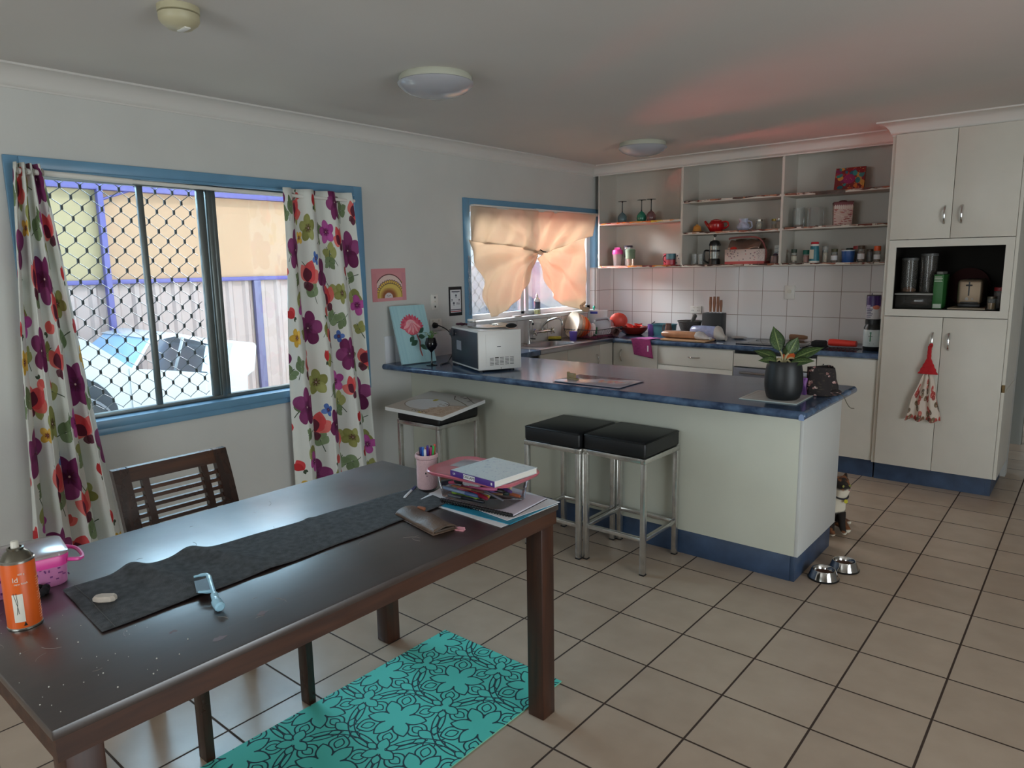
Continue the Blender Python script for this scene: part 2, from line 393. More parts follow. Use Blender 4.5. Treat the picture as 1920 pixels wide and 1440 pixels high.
# window openings in the left wall: dining (y -.57..1.27, z .83..2.01), kitchen (y 2.32..4.06, z 1.12..2.0)
b = B()
for lo, hi in (((-.12, -4.4, 0), (0, -.57, 2.43)), ((-.12, -.57, 0), (0, 1.27, .80)), ((-.12, -.57, 2.01), (0, 1.27, 2.43)), ((-.12, 1.27, 0), (0, 2.32, 2.43)),
               ((-.12, 2.32, 0), (0, 4.06, 1.11)), ((-.12, 2.32, 2.0), (0, 4.06, 2.43)), ((-.12, 4.06, 0), (0, 4.45, 2.43))): b.b2(lo, hi)
ST(O('wall_left', b, WHITE))
ST(O('wall_kitchen', B().b2((0, 4.33, 0), (3.30, 4.45, 2.43)), WHITE))
b = B(); b.b2((-.12, -4.4, 0), (1.4, -4.28, 2.43)); b.b2((3.2, -4.4, 0), (7.0, -4.28, 2.43)); b.b2((1.4, -4.4, 0), (3.2, -4.28, .85)); b.b2((1.4, -4.4, 2.05), (3.2, -4.28, 2.43)); ST(O('wall_back', b, WHITE))
b = B(); b.b2((6.9, -4.28, 0), (7.0, -1.8, 2.43)); b.b2((6.9, .8, 0), (7.0, 7.6, 2.43)); b.b2((6.9, -1.8, 2.15), (7.0, .8, 2.43))
ST(O('wall_right', b, WHITE))
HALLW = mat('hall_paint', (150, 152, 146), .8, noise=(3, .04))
b = B(); b.b2((2.2, 5.46, 0), (3.305, 5.58, 2.43)); ST(O('wall_hall', b, HALLW))
ST(O('wall_far', B().b2((-.12, 7.5, 0), (7.0, 7.62, 2.43)), HALLW))
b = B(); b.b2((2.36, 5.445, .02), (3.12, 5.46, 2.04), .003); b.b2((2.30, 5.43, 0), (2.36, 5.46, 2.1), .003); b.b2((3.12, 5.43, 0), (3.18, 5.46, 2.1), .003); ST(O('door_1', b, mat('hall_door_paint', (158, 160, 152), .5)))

# cornice: cove section swept along the walls
CV = [(0, .09), (.09, .09), (.09, .081), (.072, .078), (.054, .070), (.038, .058), (.025, .042), (.017, .026), (.013, .012), (.006, .008), (.006, 0), (0, 0)]
def sweep(b, path, closed=False):
    """cove section along a plan path of (x, y) points, room on the left-hand side of the direction of travel; mitred corners"""
    P = [Vector((x, y)) for x, y in path]; n = len(CV); vs = []
    for i, p in enumerate(P):
        d1 = (p-P[i-1]).normalized() if i else (P[1]-P[0]).normalized(); d2 = (P[i+1]-p).normalized() if i < len(P)-1 else d1
        n1 = Vector((d1.y, -d1.x)); n2 = Vector((d2.y, -d2.x)); mi = (n1+n2); mi = mi/(mi.dot(n1) or 1)
        for u, z in CV: vs.append((p.x+mi.x*u, p.y+mi.y*u, 2.34+z))
    fs = []
    for i in range(len(P)-1):
        for k in range(n): fs.append((i*n+k, i*n+(k+1) % n, (i+1)*n+(k+1) % n, (i+1)*n+k))
    fs += [tuple(range(n)), tuple(range((len(P)-1)*n, len(P)*n))[::-1]]
    b.add(vs, fs); return b
ST(O('trim_1', sweep(B(), [(0, -4.28), (0, 4.02), (2.565, 4.02), (2.565, 3.70), (3.30, 3.70), (3.30, 4.4)]), TRIMW, sharp=50))
ST(O('baseboard_left', B().b2((0, -4.28, 0), (.012, 1.69, .07), .003), TRIMW))

# tiled splashbacks
ST(O('wall_tiles_back', B().b2((.012, 4.318, .90), (2.562, 4.33, 1.52)), tile_material('splash_tiles_back', 'X', .047, .89)))
b = B(); b.b2((0, 2.36, .90), (.012, 4.33, 1.105)); b.b2((0, 4.075, 1.105), (.012, 4.33, 1.515)); b.b2((-.1, 4.048, 1.125), (0.0, 4.06, 1.515))
ST(O('wall_tiles_left', b, tile_material('splash_tiles_left', 'Y', 4.33, .89)))
ST(O('trim_2', B().b2((0, 1.463, .90), (.008, 1.548, 1.086), .002).b2((0, 1.55, .90), (.007, 2.10, 1.082), .002), mat('white_splash_sheet', (222, 222, 226), .25)))

# ---------------------------------------------------------------- window_1 (dining)
def struct_root(name, loc):
    o = bpy.data.objects.new(name, None); COL.objects.link(o); o.location = loc; o['kind'] = 'structure'; return o
CLEAR = glass('window_glass', (250, 252, 252), .8, .01)
w = struct_root('window_1', (0, .35, .757))
b = B(); b.b2((0, -.617, .757), (.02, -.56, 2.056), .003); b.b2((0, 1.255, .757), (.02, 1.319, 2.056), .003); b.b2((0, -.56, 2.005), (.02, 1.255, 2.056), .003)
b.b2((-.12, -.57, .80), (0, -.56, 2.01)); b.b2((-.12, 1.258, .80), (0, 1.27, 2.01)); b.b2((-.12, -.56, 2.0), (0, 1.26, 2.01)); b.b2((.0, -.56, 1.992), (.035, 1.25, 2.006), .004)
O('window_frame', b, BLUET, w)
b = B(); b.b2((-.12, -.56, .79), (.034, 1.258, .832), .004); b.b2((.0, -.56, .757), (.022, 1.258, .79), .003); O('window_sill', b, BLUET, w)
b = B(); b.b2((-.09, -.56, .832), (-.05, 1.258, .852), .002); b.b2((-.09, -.56, 1.972), (-.05, 1.258, 2.0), .002); b.b2((-.09, -.56, .832), (-.05, -.53, 2.0)); b.b2((-.09, 1.23, .832), (-.05, 1.258, 2.0))
O('sash_frame', b, GREY_AL, w)
O('mullion', B().b2((-.075, -.041, .84), (-.052, -.012, 1.98), .003), GREY_AL, w)
b = B(); b.b2((-.085, .272, .84), (-.06, .312, 1.98), .003); b.b2((-.075, .316, .84), (-.045, .345, 1.98), .003); b.b2((-.08, .348, .84), (-.055, .372, 1.98), .003); O('mullion', b, GREY_AL, w)
O('pane', B().b2((-.082, .36, .85), (-.079, 1.24, 1.975)), CLEAR, w)
O('pane', B().b2((-.072, -.54, .85), (-.069, .29, 1.975)), CLEAR, w)
def grille(y0, y1, z0, z1, oy, oz, x, pw=.0885, ph=.10):
    """expanded diamond security screen: rows of zigzag wire meeting at short flat nodes"""
    b = B(); k0, k1 = int((z0-oz)/(ph/2))-1, int((z1-oz)/(ph/2))+2
    for k in range(k0, k1):
        zc = oz+k*ph/2+ph/4; off = (k % 2)*pw/2; pts = []
        j = int((y0-oy)/pw)-2
        while oy+off+j*pw < y1+pw:
            yy = oy+off+j*pw
            for dy, dz in ((-.004, -ph/4+.012), (0, -ph/4+.004), (.004, -ph/4+.012), (pw/4, 0), (pw/2-.004, ph/4-.012), (pw/2, ph/4-.004), (pw/2+.004, ph/4-.012), (3*pw/4, 0)): pts.append((x, yy+dy, zc+dz))
            j += 1
        run = []
        for p in pts+[None]:
            ok = p is not None and y0 <= p[1] <= y1 and z0 <= p[2] <= z1
            if ok: run.append(p)
            elif run:
                if len(run) > 1: b.tube(run, .0021, 4)
                run = []
        j = int((y0-oy)/pw)-2
        while oy+off+j*pw < y1:
            yy, zz = oy+off+j*pw, zc-ph/4
            if y0 < yy < y1 and z0+.01 < zz < z1-.01: b.box((x, yy, zz), (.007, .011, .022))
            j += 1
    return b
DARKWIRE = mat('grey_screen_wire', (70, 72, 72), .5, metal=.3)
O('security_grille', grille(-.54, .275, .85, 1.985, -.37, 1.952, -.105), DARKWIRE, w)

# ---------------------------------------------------------------- window_2 (kitchen)
w2 = struct_root('window_2', (0, 3.2, 1.10))
b = B(); b.b2((0, 2.263, .90), (.02, 2.325, 2.05), .003); b.b2((0, 2.325, 2.0), (.02, 4.10, 2.05), .003); b.b2((-.12, 4.05, 1.515), (0.004, 4.062, 2.0)); b.b2((-.12, 2.32, 1.12), (0, 2.33, 2.0)); b.b2((0, 4.06, 1.515), (.008, 4.11, 2.0), .002)
O('window_frame', b, BLUET, w2)
b = B(); b.b2((-.12, 2.33, 1.10), (.045, 4.05, 1.128), .003); O('window_sill', b, mat('white_sill_paint', (225, 225, 226), .4), w2)
b = B(); b.b2((-.10, 2.33, 1.128), (-.05, 4.05, 1.168), .003); b.b2((-.10, 2.33, 1.96), (-.05, 4.05, 2.0), .003); b.b2((-.10, 2.33, 1.128), (-.05, 2.365, 2.0), .003); b.b2((-.10, 3.99, 1.128), (-.05, 4.05, 2.0), .003)
O('sash_frame', b, WHITE_AL, w2)
b = B(); b.b2((-.09, 3.0, 1.14), (-.05, 3.045, 1.98), .003); b.b2((-.08, 3.06, 1.14), (-.045, 3.10, 1.98), .003); O('mullion', b, WHITE_AL, w2)
O('pane', B().b2((-.078, 3.1, 1.16), (-.075, 3.99, 1.97)), CLEAR, w2)
O('pane', B().b2((-.072, 2.36, 1.16), (-.069, 3.0, 1.97)), CLEAR, w2)
O('security_grille', grille(2.36, 3.0, 1.165, 1.965, 2.37, 1.2, -.11), mat('pale_screen_wire', (140, 140, 145), .5), w2)
b = B() # glass door frame in the right-hand wall
for lo, hi in (((6.88, -1.8, 0), (6.93, -1.74, 2.15)), ((6.88, .74, 0), (6.93, .8, 2.15)), ((6.88, -1.74, 2.09), (6.93, .74, 2.15)), ((6.89, -.53, 0), (6.92, -.47, 2.09)), ((6.88, -1.74, 0), (6.93, .74, .04))): b.b2(lo, hi)
ST(O('door_2', b, WHITE_AL))
b = B() # frame of an unseen window added behind the photographer for its light
for lo, hi in (((1.4, -4.33, .85), (3.2, -4.27, .90)), ((1.4, -4.33, 2.0), (3.2, -4.27, 2.05)), ((1.4, -4.33, .9), (1.45, -4.27, 2.0)), ((3.15, -4.33, .9), (3.2, -4.27, 2.0))): b.b2(lo, hi)
ST(O('added_window_3', b, WHITE_AL))

# ================================================================ OUTSIDE
ST(O('ground', B().b2((-14, -8, -.5), (-.2, 16, -.4)), mat('concrete_drive', (130, 126, 118), .9, noise=(3, .1))))
CORR = mat('cream_corrugated_steel', (178, 160, 152), .55, noise=(1.2, .05))
VIOLET = mat('violet_gloss_paint', (88, 84, 140), .45)
fr = T('fence', (-3.4, 4.5, -.4), 'pale pink corrugated fence with violet rail, beyond the car outside', 'fence')
b = B(); pts = []
y = .2
while y < 4.6:
    pts += [(y, 0), (y+.10, 0), (y+.125, .028), (y+.165, .028), (y+.19, 0)]; y += .19
vs = []; fs = []
for k, (yy, d) in enumerate(pts): vs += [(-3.42+d, yy, -.4), (-3.42+d, yy, 1.45)]
for k in range(len(pts)-1): fs.append((2*k, 2*k+2, 2*k+3, 2*k+1))
b.add(vs, fs); O('corrugated_sheet', b, CORR, fr, sharp=20)
O('rail', B().b2((-3.42, .2, 1.437), (-3.36, 4.7, 1.478), .004), VIOLET, fr)
O('post', B().b2((-3.40, 2.50, -.4), (-3.35, 2.58, 1.437), .004), mat('grey_violet_paint', (98, 94, 124), .5), fr)
cf = T('carport_frame', (-3.4, 4.5, -.4), 'violet painted carport post and beam above the fence outside', 'carport')
O('post', B().b2((-3.36, 1.0, -.4), (-3.30, 1.05, 2.29), .004), VIOLET, cf)
O('beam', B().b2((-3.40, .2, 2.285), (-3.32, 4.7, 2.345), .004), VIOLET, cf)
O('brace', B().tube([(-3.35, 1.05, 2.20), (-3.35, 1.32, 2.30)], .012, 6), VIOLET, cf)
PEACH = mat('peach_shade_panel', (182, 148, 116), .8, noise=(1.5, .03)); PEACH2 = mat('yellow_shade_panel', (170, 154, 116), .8, noise=(1.5, .04))
tag(O('shade_panel', B().b2((-3.44, 1.04, 1.47), (-3.41, 4.7, 2.30)), PEACH), 'long peach privacy panel above the fence rail, right of the violet post', 'panel')
tag(O('shade_panel', B().b2((-3.44, .2, 1.47), (-3.41, 1.035, 2.30)), PEACH2), 'yellowish privacy panel above the fence rail, left of the violet post', 'panel')
nw = T('boundary_wall', (-3.5, 7.6, -.4), 'white sunlit boundary wall seen through the kitchen window', 'wall')
O('wall_face', B().b2((-3.62, 4.75, -.4), (-3.5, 11.0, 1.55), .01), mat('sunlit_white_render', (226, 220, 224), .9, noise=(2, .04)), nw)
for y in (5.6, 7.55, 9.5): O('pilaster', B().b2((-3.52, y, -.4), (-3.44, y+.14, 1.6), .006), mat('lavender_pilaster', (170, 168, 200), .8), nw)
# car parked under the carport
CARW = mat('white_car_paint', (172, 174, 176), .25, coat=.6)
car = T('car', (-2.2, .4, -.4), 'white car parked outside the dining window, bonnet to the left', 'car')
body = [(-1.5, -.2), (-1.5, .75), (-1.2, 1.08), (-.6, 1.16), (0, 1.15), (.20, 1.085), (.36, .955), (.50, .837), (.52, .58), (1.16, .55), (1.24, .93), (1.27, .967), (1.44, .955), (1.46, .93), (1.43, .735), (1.36, .69), (1.35, .40), (1.33, .15), (1.2, -.15)]
# prism local (x, y) = world (y, z), extruded along x
MP = basis((0, 0, 0), (0, 1, 0), (0, 0, 1), (1, 0, 0))
b = B(); b.prism(body, -2.9, -1.62, MP)
O('body', b, CARW, car)
O('door_panel', B().prism([(.45, -.1), (.45, .86), (.80, .80), (1.15, .73), (1.22, .85), (1.22, -.1)], -1.635, -1.612, MP), CARW, car)
arch = [(.02+.33*math.cos(PI*k/14), .53+.33*math.sin(PI*k/14)) for k in range(15)]+[(-.31, .1), (.35, .1)]
O('wheel_arch', B().prism(arch, -1.64, -1.605, MP), mat('dark_arch_lining', (48, 52, 58), .8), car)
wh = B(); wh.lathe([(0, 0), (.26, 0), (.29, .03), (.29, .14), (.27, .17), (.2, .17), (.19, .15), (0, .15)], (0, 0, 0), 28, 0, TR(-1.66, .02, .44) @ RY(PI/2)); O('wheel', wh, mat('tyre_rubber', (42, 44, 48), .7), car)
GB = mat('blue_tinted_windscreen', (165, 190, 214), .1)
b = B(); b.add([(-1.68, .50, .84), (-2.84, .50, .84), (-2.70, .72, 1.05), (-1.82, .72, 1.05)], [(0, 1, 2, 3), (3, 2, 1, 0)]); O('windscreen', b, GB, car)
b = B(); b.prism([(.70, 1.045), (.87, 1.075), (1.05, 1.03), (1.235, .95), (1.225, .925), (1.04, 1.0), (.87, 1.048), (.72, 1.028)], -2.75, -1.78, MP); O('roof', b, CARW, car)
for p, q in (((.49, .84), (.70, 1.04)), ((.88, 1.055), (.86, .79)), ((1.05, .74), (1.22, .93))): O('window_pillar', B().tube([(-1.66, p[0], p[1]), (-1.80, q[0], q[1])], .012, 6), CARW, car)
b = B(); b.add([(-1.66, 1.0, .77), (-1.66, 1.15, .73), (-1.79, 1.22, .93), (-1.79, 1.12, .96)], [(0, 1, 2, 3), (3, 2, 1, 0)]); O('rear_side_window', b, GB, car)

# ================================================================ KITCHEN JOINERY
def laminate():
    m = bpy.data.materials.new('blue_laminate'); m.use_nodes = True; t = m.node_tree; b = t.nodes['Principled BSDF']; L = t.links.new
    g = t.nodes.new('ShaderNodeNewGeometry'); n = t.nodes.new('ShaderNodeTexNoise'); n.inputs['Scale'].default_value = 14; n.inputs['Detail'].default_value = 5; n.inputs['Distortion'].default_value = .4
    L(g.outputs['Position'], n.inputs['Vector']); r = t.nodes.new('ShaderNodeValToRGB')
    r.color_ramp.elements[0].position = .36; r.color_ramp.elements[0].color = lin((42, 60, 88)) + (1,); r.color_ramp.elements[1].position = .68; r.color_ramp.elements[1].color = lin((86, 110, 140)) + (1,)
    L(n.outputs['Fac'], r.inputs[0]); L(r.outputs[0], b.inputs['Base Color']); b.inputs['Roughness'].default_value = .17
    MATS['blue_laminate'] = m; return m
LAM = laminate(); KICK = mat('blue_kickboard', (54, 72, 98), .4, noise=(12, .25))
MINT = mat('pale_green_panel', (204, 205, 190), .45, noise=(6, .02))
PANEL_END = mat('white_end_panel', (206, 206, 202), .4)
# breakfast bar carcass
bb = T('breakfast_bar', (1.35, 2.0, 0), 'pale green breakfast bar panel with blue kickboard under blue counter', 'counter base')
O('front_panel', B().b2((.002, 1.691, .132), (2.690, 1.709, .862), .001), MINT, bb)
O('end_panel', B().b2((2.690, 1.691, .132), (2.708, 2.30, .862), .001), PANEL_END, bb)
O('carcass', B().b2((.02, 1.71, .10), (2.689, 2.25, .861)), CABW, bb)
O('kickboard', B().b2((.02, 1.698, 0), (2.6715, 1.72, .131), .001).b2((2.672, 1.7, 0), (2.694, 2.27, .131), .001), KICK, bb)
# bullnose counter tops
def bull(b, x0, x1, y, z0, z1, side=-1, mi=0):
    """rounded nosing along x at depth y"""
    r = (z1-z0)/2; vs = []; n = 8
    for x in (x0, x1):
        for k in range(n+1): a = PI/2+PI*k/n*(-1 if side > 0 else 1); vs.append((x, y+math.cos(a)*r*(1 if side < 0 else 1), z0+r+math.sin(a)*r))
    fs = [(k, k+1, n+2+k, n+1+k) for k in range(n)]+[tuple(range(n+1)), tuple(range(n+1, 2*n+2))[::-1]]
    b.add(vs, fs, mi)
pw_ = T('bar_worktop', (1.4, 1.8, .862), 'mottled blue laminate counter top with rounded edge over the breakfast bar', 'counter top')
b = B(); b.prism([(.001, 1.452), (2.772, 1.452), (2.772, 2.25), (.43, 2.25), (.43, 2.64), (.001, 2.64)], .862, .90); bull(b, .001, 2.772, 1.452, .862, .90)
O('slab', b, LAM, pw_)
nb = B(); r = .019; nb.lathe([(r*math.cos(a), .019+r*math.sin(a)) for a in [-PI/2+PI*k/8 for k in range(9)]], (0, 0, 0), 14)
b = B(); vs = []
for y in (1.452, 2.25):
    for k in range(9): a = PI/2-PI*k/8; vs.append((2.772+math.cos(a)*.019, y, .881+math.sin(a)*.019))
b.add(vs, [(k, k+1, 10+k, 9+k) for k in range(8)]+[tuple(range(9)), tuple(range(9, 18))[::-1]]); b.lathe([(.0001, .862)]+[(.019*math.cos(a), .881+.019*math.sin(a)) for a in [-PI/2+PI*k/8 for k in range(1, 8)]]+[(.0001, .90)], (2.772, 1.452, 0), 16)
O('end_nosing', b, LAM, pw_)
b = B(); b.prism([(-.011, 0), (.011, 0), (.011, .018), (.006, .026), (0, .028), (-.006, .026), (-.011, .018)], -.0012, .0012, TR(2.7735, 1.4315, .8635) @ RX(PI/2)); O('corner_cap', b, mat('pale_blue_cap', (128, 150, 190), .5), pw_)

HANDLE_R = .005
def bow(p, q, out, n=9):
    """bow handle path between two fixing points, bulging along vector out"""
    P, Q, o = Vector(p), Vector(q), Vector(out); pts = [P]
    for k in range(1, n): t = k/n; pts.append(P.lerp(Q, t)+o*(math.sin(PI*t)**.6))
    return pts+[Q]
def base_cab(name, x0, x1, label, handle=None, drawers=0):
    t = T(name, ((x0+x1)/2, 4.0, 0), label, 'kitchen cabinet', 'white base cabinets along the back wall')
    O('body', B().b2((x0, 3.739, .13), (x1, 4.318, .861)).b2((x0, 3.765, 0), (x1, 3.80, .13), mi=1), [CABW, KICK], t)
    if drawers:
        for z0, z1 in ((.70, .855), (.42, .696), (.134, .416)):
            d = O('drawer', B().b2((x0+.002, 3.72, z0), (x1-.002, 3.738, z1), .0015), CABW, t)
            zc = (z0+z1)/2; O('handle', B().tube(bow(((x0+x1)/2-.05, 3.72, zc), ((x0+x1)/2+.05, 3.72, zc), (0, -.022, 0)), HANDLE_R, 8), CHROME, d)
    else:
        d = O('door', B().b2((x0+.002, 3.72, .134), (x1-.002, 3.738, .855), .0015), CABW, t)
        if handle is not None: O('handle', B().tube(bow((handle, 3.72, .70), (handle, 3.72, .80), (0, -.022, 0)), HANDLE_R, 8), CHROME, d)
    return t
base_cab('base_cabinet', .413, .853, 'white base cabinet in the kitchen corner, behind the draped magenta cloth', .5)
base_cab('base_cabinet', .853, 1.517, 'white drawer cabinet under the bread bags, left of the oven', drawers=1)
base_cab('base_cabinet', 2.15, 2.562, 'white base cabinet between oven and tall pantry', 2.2)
def sink_cab(y0, y1, label, handle):
    t = T('sink_cabinet', (.2, (y0+y1)/2, 0), label, 'kitchen cabinet', 'white cabinets under the sink')
    O('body', B().b2((.013, y0, .13), (.392, y1, .70)).b2((.013, y0, 0), (.36, y1, .13), mi=1), [CABW, KICK], t)
    d = O('door', B().b2((.393, y0+.002, .134), (.411, y1-.002, .858), .0015), CABW, t)
    if handle: O('handle', B().tube(bow((.411, handle, .68), (.411, handle, .78), (.022, 0, 0)), HANDLE_R, 8), CHROME, d)
sink_cab(2.66, 3.03, 'white cabinet under the near end of the sink bench', 2.98)
sink_cab(3.03, 3.51, 'white sink cabinet under the taps and basin', 3.46)
sink_cab(3.51, 3.718, 'narrow white cabinet beneath the dish rack in the corner', None)
# back worktop
wt = T('kitchen_worktop', (1.4, 4.0, .862), 'blue laminate worktop running along the tiled back wall', 'worktop')
b = B(); b.b2((.44, 3.71, .862), (2.562, 4.317, .90)); b.b2((.013, 3.69, .862), (.44, 4.317, .8985)); bull(b, .43, 2.562, 3.71, .862, .90); O('slab', b, LAM, wt)
# stainless sink bench
sb = T('sink_bench', (.2, 3.2, .86), 'stainless steel sink bench below the kitchen window', 'sink')
b = B(); SX0, SX1, SY0, SY1 = .12, .36, 2.80, 3.22
for lo, hi in (((.013, 2.645, .88), (SX0, 3.688, .9015)), ((SX1, 2.645, .88), (.43, 3.688, .9015)), ((SX0, 2.645, .88), (SX1, SY0, .9015)), ((SX0, SY1, .88), (SX1, 3.688, .9015))): b.b2(lo, hi)
b.b2((.421, 2.645, .862), (.432, 3.688, .904), .004); O('drainer', b, STEEL, sb)
def rrect(x0, x1, y0, y1, r, n=6):
    out = []
    for cx, cy, a0 in ((x1-r, y1-r, 0), (x0+r, y1-r, PI/2), (x0+r, y0+r, PI), (x1-r, y0+r, 1.5*PI)):
        for k in range(n+1): a = a0+PI/2*k/n; out.append((cx+r*math.cos(a), cy+r*math.sin(a)))
    return out
def loft(b, rings, mi=0, cap0=False, cap1=False):
    n = len(rings[0]); vs = [p for r in rings for p in r]; fs = []
    for i in range(len(rings)-1):
        for k in range(n): fs.append((i*n+k, i*n+(k+1) % n, (i+1)*n+(k+1) % n, (i+1)*n+k))
    if cap0: fs.append(tuple(range(n))[::-1])
    if cap1: fs.append(tuple(range((len(rings)-1)*n, len(rings)*n)))
    b.add(vs, fs, mi); return b
rings = [[(x, y, z) for x, y in rrect(SX0+d-.012, SX1-d+.012, SY0+d-.012, SY1-d+.012, .05)] for z, d in ((.904, 0), (.904, .008), (.898, .012), (.78, .022), (.745, .05), (.742, .09))]
b = B(); loft(b, rings, cap1=True); O('basin', b, STEEL, sb)
O('plug', B().cyl((.24, 3.01, .7425), .025, .004, 20), CHROME, sb)

# ---- oven and cooktop
ov = T('oven', (1.83, 4.0, .13), 'built-in oven with steel door and white control panel under the cooktop', 'oven')
O('body', B().b2((1.522, 3.745, .13), (2.145, 4.318, .858)).b2((1.522, 3.765, 0), (2.145, 3.80, .13), mi=1), [mat('dark_oven_body', (40, 40, 42), .5), KICK], ov)
O('control_panel', B().b2((1.522, 3.72, .735), (2.145, 3.744, .835), .002), CABW, ov)
O('vent_slot', B().b2((1.56, 3.722, .838), (2.11, 3.744, .86), .001), BLACK, ov)
d = O('door', B().b2((1.522, 3.718, .30), (2.145, 3.744, .727), .003), mat('oven_steel', (150, 150, 158), .35, metal=.8), ov)
O('handle', B().tube([(1.58, 3.70, .69), (2.09, 3.70, .69)], .008, 10), STEEL, d)
O('kick_panel', B().b2((1.522, 3.72, .134), (2.145, 3.744, .295), .002), CABW, ov)
ck = T('cooktop', (1.75, 4.05, .90), 'black glass cooktop set in the blue worktop', 'cooktop')
O('glass_plate', B().b2((1.50, 3.80, .9005), (2.02, 4.27, .906), .002), mat('black_ceramic_glass', (34, 32, 34), .08), ck)
for x, y, r in ((1.63, 3.93, .075), (1.63, 4.14, .09), (1.88, 3.93, .09), (1.88, 4.14, .075)):
    O('burner_ring', B().lathe([(r-.004, .9062), (r-.004, .9066), (r, .9066), (r, .9062)], (x, y, 0), 40, cap=False), mat('burner_print', (92, 88, 88), .4), ck)

# ---- tall pantry
pt = T('pantry_cabinet', (2.93, 4.0, 0), 'tall white pantry cabinet with open niche at the right end of kitchen', 'pantry cabinet')
X0, X1, YF = 2.563, 3.300, 3.70
b = B(); b.b2((X0, YF+.002, .13), (X0+.022, 4.33, 2.40)); b.b2((X1-.018, YF+.002, .70+.05), (X1, 4.33, 2.40)); b.b2((X1-.018, YF+.002, .13), (X1, 4.33, .70)); b.b2((X1-.018, YF+.03, .70), (X1-.003, 4.33, .75))
for z in (.13, 1.19, 1.65, 2.355): b.b2((X0+.022, YF+.02, z), (X1-.018, 4.31, z+.018))
b.b2((X0+.022, 4.30, .148), (X1-.018, 4.32, 2.37)); b.b2((X0, YF+.002, 2.352), (X1, YF+.03, 2.40))
O('body', b, CABW, pt)
O('side_chip', B().b2((X1-.0165, YF+.006, .70), (X1-.001, YF+.03, .75)), mat('bare_chipboard', (120, 98, 62), .9, noise=(60, .2)), pt)
O('kickboard', B().b2((X0+.01, YF+.06, 0), (X1-.0605, YF+.08, .129)).b2((X1-.06, YF+.06, 0), (X1-.03, 4.3, .129)), KICK, pt)
for x0, x1, z0, z1, hx, h0, h1 in ((2.587, 2.9335, 1.673, 2.348, 2.896, 1.765, 1.875), (2.9365, 3.281, 1.673, 2.348, 2.99, 1.765, 1.875), (2.587, 2.9335, .134, 1.164, 2.885, .955, 1.065), (2.9365, 3.281, .134, 1.164, 2.977, .955, 1.065)):
    d = O('door', B().b2((x0, YF-.018, z0), (x1, YF, z1), .0015), CABW, pt)
    O('handle', B().tube(bow((hx, YF-.018, h0), (hx, YF-.018, h1), (0, -.026, 0)), .0055, 8), CHROME, d)
b = B(); b.b2((2.587, YF-.016, 1.168), (2.630, YF, 1.669)); b.b2((3.236, YF-.016, 1.168), (3.281, YF, 1.669)); b.b2((2.630, YF-.016, 1.168), (3.236, YF, 1.214)); b.b2((2.630, YF-.016, 1.622), (3.236, YF, 1.669))
O('niche_frame', b, CABW, pt)
O('niche_shade_lining', B().b2((2.586, YF+.001, 1.2085), (3.281, 4.298, 1.2135)).b2((2.5855, YF+.001, 1.214), (2.588, 4.298, 1.648)).b2((3.279, YF+.001, 1.214), (3.2815, 4.298, 1.648)).b2((2.588, 4.294, 1.214), (3.279, 4.299, 1.648)).b2((2.588, YF+.001, 1.645), (3.279, 4.298, 1.649)), mat('niche_shade_dark', (30, 25, 20), .8), pt)  # niche shade painted in: lining coloured far darker than the white carcass

# ---- open shelves above the bench
sh = T('open_shelf_unit', (1.28, 4.17, 1.52), 'white open shelf unit in three bays above the tiled splashback', 'shelf unit')
SHW = mat('white_shelf_board', (206, 200, 190), .5, noise=(5, .02))
ys, yb = 4.02, 4.329
O('back_panel', B().b2((.06, 4.318, 1.522), (2.56, 4.328, 2.40)), SHW, sh)
O('side_panel', B().b2((.058, ys, 1.52), (.074, 4.318, 2.40)), SHW, sh)
O('side_panel', B().b2((2.535, ys, 1.52), (2.56, 4.318, 2.40)), SHW, sh)
O('divider', B().b2((.890, ys, 1.52), (.908, 4.318, 2.40)), SHW, sh)
O('divider', B().b2((1.733, ys, 1.52), (1.751, 4.318, 2.40)), SHW, sh)
SHELF = {}
def magazine(seed, tones):
    p = Paint(512, 32, (214, 204, 190)); rd = random.Random(seed); x = 0
    while x < 1:
        w_ = rd.uniform(.02, .16); p.rect(x, 0, x+w_, 1, rd.choice(tones))
        for _ in range(5): p.rect(x+rd.uniform(0, w_), rd.uniform(0, .7), x+rd.uniform(0, w_)+.02, rd.uniform(.5, 1), rd.choice(tones), .6)
        x += w_
    return pmat('magazine_liner_%d' % seed, p, .6)
tonesA = [(214, 120, 60), (226, 140, 70), (225, 195, 60), (120, 40, 40), (200, 170, 160), (230, 210, 190)]; tonesB = [(70, 40, 34), (120, 60, 46), (214, 200, 186), (226, 216, 204), (90, 70, 60), (180, 120, 90)]
for k, (x0, x1, z, tones) in enumerate(((.074, .890, 1.915, tonesA), (.058, .908, 1.527, tonesA), (.908, 1.733, 2.058, tonesB), (.908, 1.733, 1.796, tonesB), (.908, 1.751, 1.527, tonesB), (1.751, 2.535, 2.056, tonesB), (1.751, 2.535, 1.801, tonesB), (1.751, 2.535, 1.527, tonesB))):
    s_ = O('shelf', B().b2((x0, ys, z-.018), (x1, 4.318, z), .001), SHW, sh)
    lb = B(); 
    n = 26; rd = random.Random(k); vs = []; fs = []; uvs = []
    for i in range(n+1):
        x = x0+.012+(x1-x0-.024)*i/n; dz = rd.uniform(.004, .015)
        vs += [(x, 4.30, z+.0006), (x, ys-.002, z+.0012), (x, ys-.0025, z-dz)]
    for i in range(n):
        for j in (0, 1): fs.append((3*i+j, 3*i+j+1, 3*i+j+4, 3*i+j+3)); uvs.append([(i/n, .1+j*.4), (i/n, .5+j*.4), ((i+1)/n, .5+j*.4), ((i+1)/n, .1+j*.4)])
    lb.add(vs, fs, 0, None, uvs); O('shelf_liner', lb, magazine(k, tones), s_, thick=.0008)
    SHELF[k] = z+.0018
